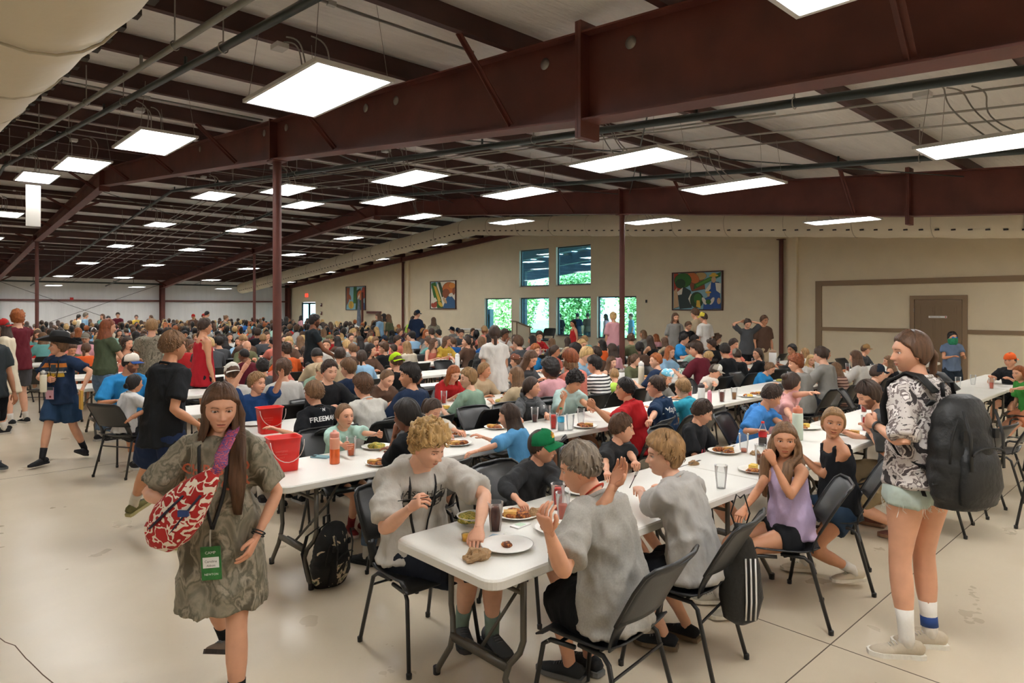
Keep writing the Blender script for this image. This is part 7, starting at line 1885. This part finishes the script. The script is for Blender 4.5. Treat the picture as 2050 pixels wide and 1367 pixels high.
# ------------------------------------------------------------------ the crowd: shared bodies, each person an object of its own
SH = {'W': ('white', 'cfccc6'), 'K': ('black', '1b1c1f'), 'N': ('navy', '1f2d46'), 'R': ('red', 'a82426'), 'M': ('maroon', '5c1c28'), 'G': ('grey', '8a8884'), 'O': ('olive', '5f6248'), 'T': ('teal', '6aa4a0'), 'm': ('mint', 'a4c8bc'), 'Y': ('yellow', 'd2b24a'),
      'P': ('pink', 'd09aa0'), 'B': ('blue', '2f66a8'), 'L': ('pale-blue', '8fb4d0'), 'A': ('tan', 'b8a486'), 'o': ('orange', 'd8602c'), 'r': ('salmon', 'c87464'), 'C': ('camouflage', 'camo'), 'S': ('striped', 'stripe'), 'V': ('lime', 'b4d858'), 'D': ('charcoal', '45474a'), 'E': ('cream', 'cfc4ae'),
      'F': ('sage', '86a08c'), 'I': ('purple-patterned', 'pattern'), 'H': ('plaid', 'plaid'), 'b': ('bright-blue', '2c84c0'), 'w': ('brown', '5a4438')}
HN = {'k': 'black', 'd': 'dark', 'b': 'brown', 'm': 'light-brown', 'l': 'sandy', 'y': 'blond', 'r': 'auburn', 'g': 'grey', 'o': 'ginger'}
HS = {'s': 'short', 'm': 'full', 'c': 'curly', 'l': 'long', 'p': 'tied-back', 'q': 'tied-back', 'b': 'bunned', 'a': 'big-curly', 'x': 'no', 'z': 'cropped', 'w': 'shaggy', 'B': 'braided'}
POSES = {'a': dict(head=(0, -6, 0), lean=0, lean2=12, hr=(.18, .40, .82), hl=(-.18, .42, .82)), 'b': dict(head=(36, -4, 0), lean=2, lean2=16, hr=(.16, .42, .82), hl=(-.2, .38, .82)), 'c': dict(head=(-36, -4, 0), lean=2, lean2=16, hr=(.2, .38, .82), hl=(-.14, .42, .82)),
         'd': dict(head=(6, -26, 0), lean=2, lean2=30, hr=(.1, .42, .84), hl=(-.12, .42, .84)), 'e': dict(head=(12, -4, 0), lean=2, lean2=18, hr=(.06, .30, 1.02), hl=(-.16, .40, .82), er=(.6, .2, -1), curl_r=.6), 'f': dict(head=(68, 2, 0), lean=0, lean2=8, hr=(.2, .36, .82), hl=(-.22, .30, .82), twist=14),
         's': dict(head=(10, -4, 0)), 't': dict(head=(-30, -4, 0), hr=(.12, .30, 1.02), curl_r=.5), 'u': dict(head=(0, -24, 0), hr=(.12, -.04, 1.60), hl=(-.12, -.04, 1.60), er=(1, .2, .5), el=(-1, .2, .5), palm_r=(-1, 0, 0), palm_l=(1, 0, 0)), 'w': dict(head=(20, -14, 0), hr=(.12, .34, 1.08), hl=(-.12, .34, 1.08), palm_r=(0, 0, 1), palm_l=(0, 0, 1))}
PC = {}; PB = {}
def pose_of(k, fem):
    if (k, fem) not in PC: PC[(k, fem)] = Pose(1.68, sit=(k in 'abcdef'), fem=fem, **POSES[k])
    return PC[(k, fem)]
def cached(key, fn):
    if key not in PB: PB[key] = fn()
    return PB[key]
def inst(name, me, parent, m):
    o = bpy.data.objects.new(name, me); COL.objects.link(o)
    if parent is not None: o.parent = parent
    for i, q in enumerate(m):
        o.material_slots[i].link = 'OBJECT'; o.material_slots[i].material = q
    return o
def tmp_obj(fn):
    """run a builder that makes objects and take its mesh"""
    o = fn(); me = o.data
    for c in list(o.children): bpy.data.objects.remove(c)
    bpy.data.objects.remove(o); return me
def crowd_person(k, fem, lod, skin, hair, shirt, cap=None, tank=False, pants='2a2e38', leg=.7):
    p = pose_of(k, fem)
    b = inst('person', cached(('body', k, fem, lod), lambda: person_body(p, lod, 1, 'b', dict(fem=fem))), None, [SKINS[skin]])
    vx = (.03, .02)[lod]
    def mk(parts, m='cloth', wr=0):
        V, N, F = remesh(parts[0], parts[1], vx, 2)
        if wr: V = wrinkle(V, N, wr, 11, 1, (1, 1, .55))
        return make_mesh(m, V, F, [cloth('2a2e38')])
    inst('tank_top' if tank else 't_shirt', cached(('shirt', k, fem, lod, tank), lambda: mk(shirt_parts(p, .82, .04, 1.5, tank), 't_shirt', .006*lod)), b, [cm(shirt)])
    if lod or k in 'stuw': inst('shorts', cached(('shorts', k, fem, lod, leg > 1), lambda: mk(shorts_parts(p, leg, 1.3), 'shorts')), b, [cm(pants)])
    st = hair[0]
    if st != 'x':
        base = {'l': 'l', 'p': 'p', 'b': 'b', 'q': 'p', 'B': 'p'}.get(st, st)
        def mh():
            M = p.head_m(); V, F = hair_vf(base, 3, fem, lod, .45 if cap else 1.0, bool(cap)); V = [M @ v for v in V]
            def j(a, f):
                n = len(V); V.extend(a); F.extend([tuple(i + n for i in g) for g in f])
            if st == 'l': j(*long_hair_vf(M, p, .42, 3, lod, front=.5))
            if st in 'pq': j(*tail_vf(M, TAIL[st], .028, 3, lod))
            if st == 'B': j(*tail_vf(M, TAIL['q'], .026, 3, lod, True))
            if st == 'b':
                v2, f2 = ell((0, -.105, .065), (.042, .036, .040), 12, 8); j([M @ Vector(a) for a in v2], f2)
            return make_mesh('hair', V, F, [hair_mat('b')])
        inst('hair', cached(('hair', k, fem, lod, st, bool(cap)), mh), b, [hair_mat(hair[1])])
    if cap:
        bk = cap[0] == '-'; cc = cap[1:] if bk else cap; M = p.head_m()
        def mc(i):
            cv, cf, bv, bf = cap_vf(bk, .5, 1 if lod else 0); return make_mesh('cap', [M @ v for v in (cv, bv)[i]], (cf, bf)[i], [cloth('2a2e38')])
        c = inst('cap', cached(('cap', k, fem, lod, bk), lambda: mc(0)), b, [cm(cc)])
        if cc not in ('polka', 'bluehat', 'redwhite'): inst('cap_brim', cached(('brim', k, fem, lod, bk), lambda: mc(1)), c, [cm(cc)])
    if lod or k in 'stuw':
        for s in (1, -1): inst('shoe', cached(('shoe', k, fem, s), lambda: make_mesh('shoe', *foot_vf(p, s)[:2], [cloth('2a2e38')])), b, [cm('3a3a3c' if skin % 2 else 'b8b0a4')])
    return b, p
CAPN = {'1c2a3a': 'dark', 'd8d4cc': 'white', '6a6448': 'olive', 'a82826': 'red', 'c8b840': 'yellow', '6ab4d0': 'pale blue', 'b4e020': 'lime green', '8a8478': 'grey', '8a6a44': 'brown', '3c66a0': 'blue', 'polka': 'brown spotted', 'bluehat': 'blue and white', 'redwhite': 'red and white', 'e0622c': 'orange'}
# head x, head y, side (F faces the camera, B has the back turned), hair, shirt, skin, pose, cap
CROWD = '''
64 676 F pm K 0 e
69 654 B sg o 1 a 8a8478
151 645 B so r 0 b
155 657 B lg G 1 a
171 658 B sd O 1 a 6a6448
187 663 B sd b 1 a d8d4cc
252 664 B sd K 1 a 6a6448
280 661 B sd O 1 b
286 670 F sb G 1 d
283 704 B mb R 1 b
366 650 F sd W 0 a
376 659 F sb G 1 d
389 650 F ld o 1 a
379 690 B lb r 1 a
387 700 F pm E 1 b polka
391 721 B sk D 2 c
394 676 F pl r 0 a
440 655 B sd W 1 a d8d4cc
452 656 B sd L 1 a c8b840
436 676 B ld P 1 f
447 682 B lk K 2 b
461 675 F ld W 1 a
479 684 F ld L 1 c
492 693 F xb O 1 d
486 711 B zk M 3 b
461 748 B sb W 1 a -d8d4cc
475 650 B lk D 1 c
506 660 B sb G 1 a 6ab4d0
516 672 F sl N 0 b d8d4cc
535 673 F lb A 1 e
575 674 F sb C 1 d
604 679 B by W 0 b
607 703 B qd r 2 c
570 702 B cd o 1 b
662 655 F sb W 1 a 3c66a0
672 661 B ld K 2 a
687 663 B sk I 2 a
655 691 F pb W 1 c
636 701 B sm W 1 c
640 713 B zk A 2 d
679 712 B sd A 1 c
566 741 B mb W 1 c
640 742 F sm F 1 d -b8a486
664 744 F sd K 0 a
694 738 B mm N 1 b
522 736 B ck D 2 a
673 682 B lk w 3 a
691 692 B my G 0 a
703 700 B sm w 1 a
718 681 B lk K 3 b
739 675 B mb G 1 c
748 683 F lm r 0 d
769 680 B sk G 2 b 1c2a3a
744 701 F lk w 1 b
762 697 B mb K 1 f
722 715 B pd L 1 c
785 699 B md K 2 b
788 725 B sb K 1 a -b4e020
769 757 F zm w 0 d
808 752 B mk N 2 f
836 754 F lk K 3 b
902 748 F lo R 0 d
925 757 B wl F 0 f
798 682 F cd r 1 b
811 694 B ll E 1 a
855 685 B mb T 1 b
871 687 F lb r 0 b
896 683 F lb Y 1 b
876 668 B ck W 2 b
904 661 B sd G 1 b 1c2a3a
915 664 B sd G 1 a 1c2a3a
802 665 F bb I 1 b
949 664 F sb M 1 a
975 663 F sd R 1 b
928 684 B qd w 1 f
943 681 F lk K 1 a
960 684 B lm B 1 a
998 706 F sb G 2 e d8d4cc
1028 678 B ld r 2 c
1063 681 B lk P 2 b
1076 702 F wo b 0 a
1054 718 F lb D 1 d
1029 723 B pb E 1 b polka
1115 703 F pd r 2 b
1134 684 B ld A 2 c
1149 702 B mk G 1 b
1136 720 B mr r 0 a
1095 739 B ak P 3 b
974 742 F Bl A 2 b
1028 752 B lm A 2 b
1165 711 F wy L 0 d
1169 691 F ly W 1 a
1202 690 B lk o 2 b
1190 708 B md w 1 b
1220 700 B ld P 1 a
1237 705 B lk K 1 c
1186 731 B mk S 1 b
1231 726 F lb K 0 a
1276 721 F pb O 0 b
1301 722 B so N 0 f
1347 705 F lo L 0 a
1278 696 B Bk w 3 c
1299 681 B ld K 2 c
1261 679 B sb O 1 c
1326 684 B lb A 1 a
1334 706 B ld D 2 b
1327 754 F lm G 1 d bluehat
1224 766 B zl V 1 c
1377 699 B mb m 1 b
1391 700 B md M 1 b
1373 678 F sk b 1 b
1395 682 F mk R 1 a
1439 679 F cb K 0 b
1448 702 B sk K 2 c
1471 711 B sd K 1 c 8a8478
1474 690 F sd r 1 a
1395 722 B bd W 1 b
1414 715 F my w 2 d
1506 708 B qd K 1 f
1523 683 B Bd A 1 b
1537 745 F bm b 1 d
1575 700 B sk w 2 f
1604 706 B ll W 0 a
1588 728 B cr G 1 b
1636 711 B sd G 0 a
1658 709 F lk W 2 b
1629 740 F ly W 1 c
1666 738 B lm H 1 b
1737 700 F sb D 1 b 8a6a44
1772 724 B lm K 1 b
1881 714 F ck K 2 a
1421 690 B cd K 2 b
1705 715 B lb W 1 a
1135 737 B mm G 1 a
'''
STAND = '''
158 634 30 qk E 1 s 20
172 632 28 mg L 1 s -20
205 634 28 lb T 1 t -120
217 638 30 ck G 1 s -90
236 631 30 sd M 0 w -120
273 635 31 pd Y 0 w -120
302 635 33 qb B 1 s 150
387 634 30 sd w 2 s -120 a82826
408 633 30 sd W 2 s -60 a82826
415 629 28 sk G 1 s 0
453 637 26 bm C 1 w -40
573 640 24 lk K 1 w 30
603 636 32 lk P 2 s 0
615 646 31 ld K 1 s 120
757 634 21.5 lb L 0 w 140
768 635 22 lk A 2 s 140
777 636 22 lm O 1 s 120
835 629 21.5 sd N 1 t 20 1c2a3a
827 640 22 sd V 1 t 60
868 642 21.5 lb C 1 s 60
1147 648 19.6 qk R 2 s 160
1227 634 17.4 by P 1 s 60
1352 636 17.2 lb G 1 s -130
1378 653 16.6 sb K 1 w -120
1391 628 16.9 sb A 1 t 120
1408 636 16.4 sd W 1 s 80 c8b840
1497 648 15.6 bd D 1 u -130
1530 642 16.0 sb w 2 s -120
'''
rc = random.Random(11); CNT = {}; occupied = []; folks = []
for o_ in COL.objects:
    if o_.name.split('.')[0] == 'person': occupied.append((o_.location.x, o_.location.y))
for ln in CROWD.strip().split('\n'):
    a = ln.split(); px, py = float(a[0]), float(a[1]); side = a[2]; best = None
    for r in range(1, len(ROWV)):
        vh = ROWV[r] + (.46 if side == 'F' else -.46); dr = ray(px, py); t = vh / dr[1]; z = CAM_H + dr[2]*t; u = dr[0]*t
        if u < ROWU[r] - .2 or u > 18.6: continue
        sc = abs(z - 1.13) + 3*max(0, z - 1.2) + (.3 if any(abs(q[0]-u) < .30 and abs(q[1]-vh) < .5 for q in occupied) else 0)
        if best is None or sc < best[0]: best = (sc, r, u, vh, z)
    if not best: continue
    _, r, u, vh, z = best
    folks.append((r, side, u, z, a[3:])); occupied.append((u, vh))
def desc(hair, sh, cap):
    h = 'bald person' if hair[0] == 'x' else 'person with %s %s hair' % (HS[hair[0]], HN[hair[1]])
    if cap: h = 'person in %s cap' % CAPN.get(cap.lstrip('-'), 'tan')
    return h
total = len(KEYSPOTS) + len(STAND.strip().split('\n'))
# everyone else further back: seats filled row by row
fill = []
for r in range(3, len(ROWV)):
    for side in 'FB':
        vh = ROWV[r] + (.46 if side == 'F' else -.46); u = ROWU[r] + .45
        while u < (16.2 if r < 6 or r > 11 else 13.6):
            u2 = u + rc.uniform(-.06, .06); dens = {3: 0.0, 4: .10, 5: .22, 6: .45}.get(r, .78)
            if u2 > 9 and r >= 6: dens = min(1, dens + .1)
            if rc.random() < dens and not any(abs(q[0]-u2) < .4 and abs(q[1]-vh) < .55 for q in ((3.9, 28.2), (11.5, 28.2))) and not any(abs(q[0]-u2) < .5 and abs(q[1]-vh) < .6 for q in occupied) and vis(u2, vh, 1.1): fill.append((r, side, u2, vh))
            u += .62
fill.sort(key=lambda q: q[2]*CP + q[3]*SP)
room_left = 298 - total - len(folks)
hp = ['sd', 'sb', 'md', 'mb', 'sk', 'ld', 'lb', 'lk', 'lm', 'pd', 'pb', 'sl', 'ck', 'bd', 'lo', 'my', 'ly', 'qb']
shp = 'WWKKKNGGDDRMOTmPBLLAoCEFbwr'
for r, side, u, vh in fill[:room_left]:
    h = rc.choice(hp); folks.append((r, side, u, 1.0 + .26*rc.random(), [h, rc.choice(shp), str(rc.choice([0, 1, 1, 1, 2, 2, 3])), rc.choice('aabbccdee')] + ([rc.choice(list(CAPN)[:10])] if rc.random() < .12 else []))); occupied.append((u, vh))
folks.sort(key=lambda q: (q[0], q[1], q[2]))
for r, side, u, z, a in folks:
    CNT[(r, side)] = CNT.get((r, side), 0) + 1
    hair, sh, skin, k = a[0], a[1], int(a[2]), a[3]; cap = a[4] if len(a) > 4 else None
    fem = 1 if hair[0] in 'lpbqB' else 0; lod = 1 if r < 6 else 0
    b, p = crowd_person(k, fem, lod, skin, hair, SH[sh][1], cap, tank=(fem and sh in 'RAKr' and int(u*10) % 2 == 0))
    s = min(1.14, max(.84, z / p.hc.z)); ang = (-90 if side == 'F' else 90) + rc.uniform(-7, 7); b.scale = (s, s, s)
    vl = ROWV[r] + (.62 if side == 'F' else -.62)
    aa = math.radians(ang - 90); hx = (p.hc.x*math.cos(aa) - p.hc.y*math.sin(aa))*s; place(b, u - hx, vl, ang)
    where = '%s row, %s side, %s from aisle' % (ordn(r+1), 'far' if side == 'F' else 'near', ordn(CNT[(r, side)]))
    tag(b, '%s, %s shirt, %s' % (desc(hair, sh, cap), SH[sh][0], where), 'person', 'people seated at the tables')
    if r < 11 and not any(abs(q[0] - b.location.x) < .38 and abs(q[1] - vl) < .38 for q in ((3.9, 8.8), (11.5, 8.8))): chair(b.location.x, vl - (.03 if side == 'B' else -.03), ang, 'black chair, %s' % where, 1 if r < 6 else 0, 'black stacking chairs along the tables')
    if r < 7:
        ve = ROWV[r] + (.24 if side == 'F' else -.24)
        if rc.random() < .7: plate(u, ve, 'food plate, %s' % where, rc.choice('ABCBS'), .125, seed=int(u*7) % 4)
        if rc.random() < .5: cup(u + .2, ve + (-.05 if side == 'F' else .05), 'drink cup, %s' % where, rc.choice(['7a3016', 'c8281c', 'e07a48', None]), .6)
for i, ln in enumerate(STAND.strip().split('\n')):
    a = ln.split(); px, py, d = float(a[0]), float(a[1]), float(a[2]); hair, sh, skin, k, ang = a[3], a[4], int(a[5]), a[6], float(a[7]); cap = a[8] if len(a) > 8 else None
    fem = 1 if hair[0] in 'lpbqB' else 0
    b, p = crowd_person(k, fem, 1 if d < 20 else 0, skin, hair, SH[sh][1], cap, tank=(sh == 'R'), pants=['2a2e38', '4c5c70', '1a1c20', '6a6458'][i % 4], leg=.7 if i % 2 else 1.85)
    w = at_d(px, py, d); s = min(1.15, max(.86, w.z / p.hc.z)); b.scale = (s, s, s); aa = math.radians(ang - 90)
    hx = (p.hc.x*math.cos(aa) - p.hc.y*math.sin(aa))*s; hy = (p.hc.x*math.sin(aa) + p.hc.y*math.cos(aa))*s; place(b, w.x - hx, w.y - hy, ang)
    tag(b, '%s, %s shirt, standing further back, %s from left' % (desc(hair, sh, cap), SH[sh][0], ordn(i+1)), 'person', 'people standing behind the tables')
# the remaining far rows, past three hundred people: one object
def mini():
    b = MB(); mats = []
    def mi(m):
        if m not in mats: mats.append(m)
        return mats.index(m)
    for r, side, u, vh in fill[room_left:]:
        f = -1 if side == 'F' else 1; z = 1.05 + .22*rc.random(); sc = z/1.15
        b.cur = mi(SKINS[rc.choice([0, 1, 1, 2, 3])]); b.add(*ell((u, vh, z), (.075, .09, .115), 8, 6)); b.tube([(u, vh, z-.16), (u, vh, z-.05)], .05, 6)
        for s in (-1, 1): b.tube([(u + s*.19, vh - f*.05, z-.42), (u + s*.14, vh + f*.25, z-.38)], .035, 6)
        b.cur = mi(hair_mat(rc.choice('kddbbmlyo'))); b.add(*ell((u, vh - f*.025, z+.03), (.088, .095, .105), 9, 6))
        if rc.random() < .4: b.tube([(u, vh - f*.07, z+.05), (u, vh - f*.12, z-.15), (u, vh - f*.14, z-.35)], [(.07, .04), (.09, .035), (.06, .02)], 8, right=(1, 0, 0))
        b.cur = mi(cm(SH[rc.choice(shp)][1])); b.tube([(u, vh - f*.18, .5), (u, vh - f*.17, z-.45), (u, vh - f*.08, z-.24), (u, vh - f*.02, z-.14)], [(.16, .12), (.16, .12), (.17, .11), (.07, .07)], 10, right=(1, 0, 0))
        for s in (-1, 1): b.tube([(u + s*.14, vh - f*.06, z-.2), (u + s*.2, vh - f*.05, z-.42)], .055, 7)
    o = b.build('seated_crowd', mats, None, True); tag(o, 'densely seated people filling the farthest table rows', 'crowd', None, 'stuff')
mini()
# empty chairs that show
for (u, v, ang, lb) in ((3.95, 5.70, 92, 'empty black chair at the third table between the faded green and wet haired people'), (6.7, 1.75, 96, 'empty black chair on the near side of the first row past the backpack woman'), (7.5, 1.7, 84, 'second empty black chair on the near side of the first row'), (8.3, 1.62, 95, 'third empty black chair on the near side of the first row'), (9.4, 1.45, 70, 'fourth empty black chair near the right edge'),
    (7.2, .9, 60, 'empty black chair cut off by the right edge, nearer one'), (8.1, .75, 60, 'empty black chair cut off by the right edge, further one'), (1.9, 16.6, 30, 'empty black chair in the aisle behind the cream shirt'), (2.1, 14.4, 50, 'empty black chair in the aisle beside the cowboy hat boy'), (4.6, 5.15, -90, 'empty black chair on the far side of the second row'),
    (8.0, 9.15, 90, 'empty black chair in front of the empty white table, left one'), (8.7, 9.15, 90, 'empty black chair in front of the empty white table, middle one'), (9.4, 9.15, 90, 'empty black chair in front of the empty white table, right one'), (7.4, 10.4, -90, 'empty black chair behind the empty white table, left one'), (8.2, 10.4, -90, 'empty black chair behind the empty white table, right one')):
    if not any(abs(q[0]-u) < .42 and abs(q[1]-v) < .42 for q in occupied): chair(u, v, ang, lb, 2)
# people outside beyond the glass
for i, (px, d, hair, sh) in enumerate(((1156, 30, 'sk', 'N'), (1177, 30.5, 'sd', 'w'), (1121, 28, 'sk', 'K'), (1214, 27, 'ld', 'P'), (1264, 27.5, 'sb', 'L'))):
    b, p = crowd_person('s', 1 if hair[0] == 'l' else 0, 0, 1, hair, SH[sh][1]); w = at_d(px, 640, d); place(b, w.x, w.y, 20 + 30*i); tag(b, 'person outside the windows in %s shirt, %s from the left' % (SH[sh][0], ordn(i+1)), 'person', 'people outside the windows')
print('FOLKS', len(folks), 'FILL', len(fill), 'STUFF', len(fill) - room_left)
# ------------------------------------------------------------------ outside the windows: porch, machines, trees
tag(MB().box((U1 + .2, 8, -.2), (32, 50, -.02)).build('porch_slab', mat('porch concrete', (150, 150, 146), .7)), kind='structure')
tag(MB().box((32, -30, -.6), (90, 90, -.3)).build('ground', mat('grass ground', (96, 120, 70), .9, var=.3, vscale=2)), kind='structure')
M_pr = mat('blue grey porch roof sheet', (104, 122, 138), .5)
b = MB()
for k in range(34):
    v = 4 + k * 1.0; zr = 4.6 - .083 * abs(v - 18.5) + .6
    b.hexa([(U1+.2, v, zr), (30, v, zr-.1), (30, v+.96, zr-.1), (U1+.2, v+.96, zr), (U1+.2, v, zr+.06), (30, v, zr-.04), (30, v+.96, zr-.04), (U1+.2, v+.96, zr+.06)])
tag(b.build('porch_roof', M_pr), kind='structure')
for u in (22.5, 26, 29.6):
    tag(MB().hexa([(u-.1, 6, 3.6), (u+.1, 6, 3.6), (u+.1, 18.5, 4.6), (u-.1, 18.5, 4.6), (u-.1, 6, 4.15), (u+.1, 6, 4.15), (u+.1, 18.5, 5.15), (u-.1, 18.5, 5.15)]).build('porch_beam', mat('blue grey steel', (66, 82, 98), .5)), kind='structure')
    tag(MB().hexa([(u-.1, 18.5, 4.6), (u+.1, 18.5, 4.6), (u+.1, 34, 3.3), (u-.1, 34, 3.3), (u-.1, 18.5, 5.15), (u+.1, 18.5, 5.15), (u+.1, 34, 3.85), (u-.1, 34, 3.85)]).build('porch_beam', MATS['blue grey steel']), kind='structure')
for (u, v) in ((26, 26.6), (29.6, 24.4), (29.6, 12), (22.5, 35)):
    e = empty('porch_post', (u, v, 0), 0, None, None, kind='structure'); MB().box((-.09, -.09, 0), (.09, .09, 4.3)).build('shaft', MATS['blue grey steel'], e); MB().box((-.14, -.14, 0), (.14, .14, .03)).build('base_plate', MATS['blue grey steel'], e)
for i, (u, v) in enumerate(((24, 20), (24, 16), (27.5, 23), (27.5, 19), (24, 24))):
    e = empty('porch_light', (u, v, 4.25), 0, '%s panel light under the outdoor porch roof' % ordn(i+1), 'light', 'porch lights'); link('fixture_frame', me_fr, e); link('diffuser', me_df, e)
# drink machine with a bottle picture
vm = empty('vending_machine', (22.6, 26.2, 0), math.radians(-55), 'red drink vending machine with a white bottle picture, seen through the left window', 'vending machine')
MB().box((-.45, -.4, .0), (.45, .4, 1.85)).build('cabinet', mat('blue vending side', (40, 74, 120), .4), vm); MB().box((-.45, -.42, .08), (.25, -.4, 1.8)).build('front_panel', M_red, vm)
MB().prism([(-.12, .1), (.12, .1), (.13, .6), (.05, .85), (.045, 1.15), (-.045, 1.15), (-.05, .85), (-.13, .6)], 0, .01, Matrix.Translation((-.1, -.42, .2)) @ Matrix.Rotation(PI/2, 4, 'X')).build('bottle_picture', M_white, vm)
MB().box((.27, -.42, .9), (.42, -.4, 1.6)).build('coin_panel', M_black, vm)
# trees: crowns of many small leaves
def leaf_crown(name, c, r, n, seed, m, parent=None, mtl=None):
    g = np.random.default_rng(seed)
    d = g.normal(size=(n, 3)); d /= np.linalg.norm(d, axis=1)[:, None]
    rad = (g.random(n) ** .45)[:, None]; bl = np.array([noise.noise(Vector(x * 2.2) + Vector((seed, 0, 0))) for x in d])[:, None]
    P_ = d * np.array(r) * rad * (1 + .35 * bl) + np.array(c)
    a = g.normal(size=(n, 3)); a /= np.linalg.norm(a, axis=1)[:, None]; b_ = np.cross(a, g.normal(size=(n, 3))); b_ /= np.linalg.norm(b_, axis=1)[:, None]
    s = (.10 + .10 * g.random(n))[:, None]
    V = np.stack([P_ - a*s, P_ - b_*s*.5, P_ + a*s, P_ + b_*s*.5], 1).reshape(-1, 3)
    F = np.arange(n*4).reshape(-1, 4)
    me = bpy.data.meshes.new(name); me.from_pydata(V.tolist(), [], F.tolist()); me.materials.append(mtl); return link(name, me, parent)
M_leaf = [mat('leaves green', (136, 172, 104), .6, var=.35, vscale=1.2), mat('leaves pale green', (170, 196, 130), .6, var=.3, vscale=1.2), mat('leaves deep green', (104, 146, 90), .6, var=.3, vscale=1.2)]
for i in range(16):
    v = 10 + i * 2.9 + (i % 3) * .5; u = 37 + (i * 37 % 5) * 1.4
    e = empty('tree', (u, v, -.4), 0, '%s leafy green tree beyond the porch, counting from the right window edge' % ordn(i+1), 'tree', 'trees beyond the porch')
    MB().tube([(0, 0, 0), (.1, .1, 1.5), (0, .2, 3.4)], [.16, .13, .09], 8).build('trunk', mat('bark', (90, 76, 60), .9), e, True)
    o = leaf_crown('foliage', (0, 0, 3.1), (2.1, 2.2, 3.3), 5200, i, 0, e, M_leaf[i % 3]); o['kind'] = 'stuff'
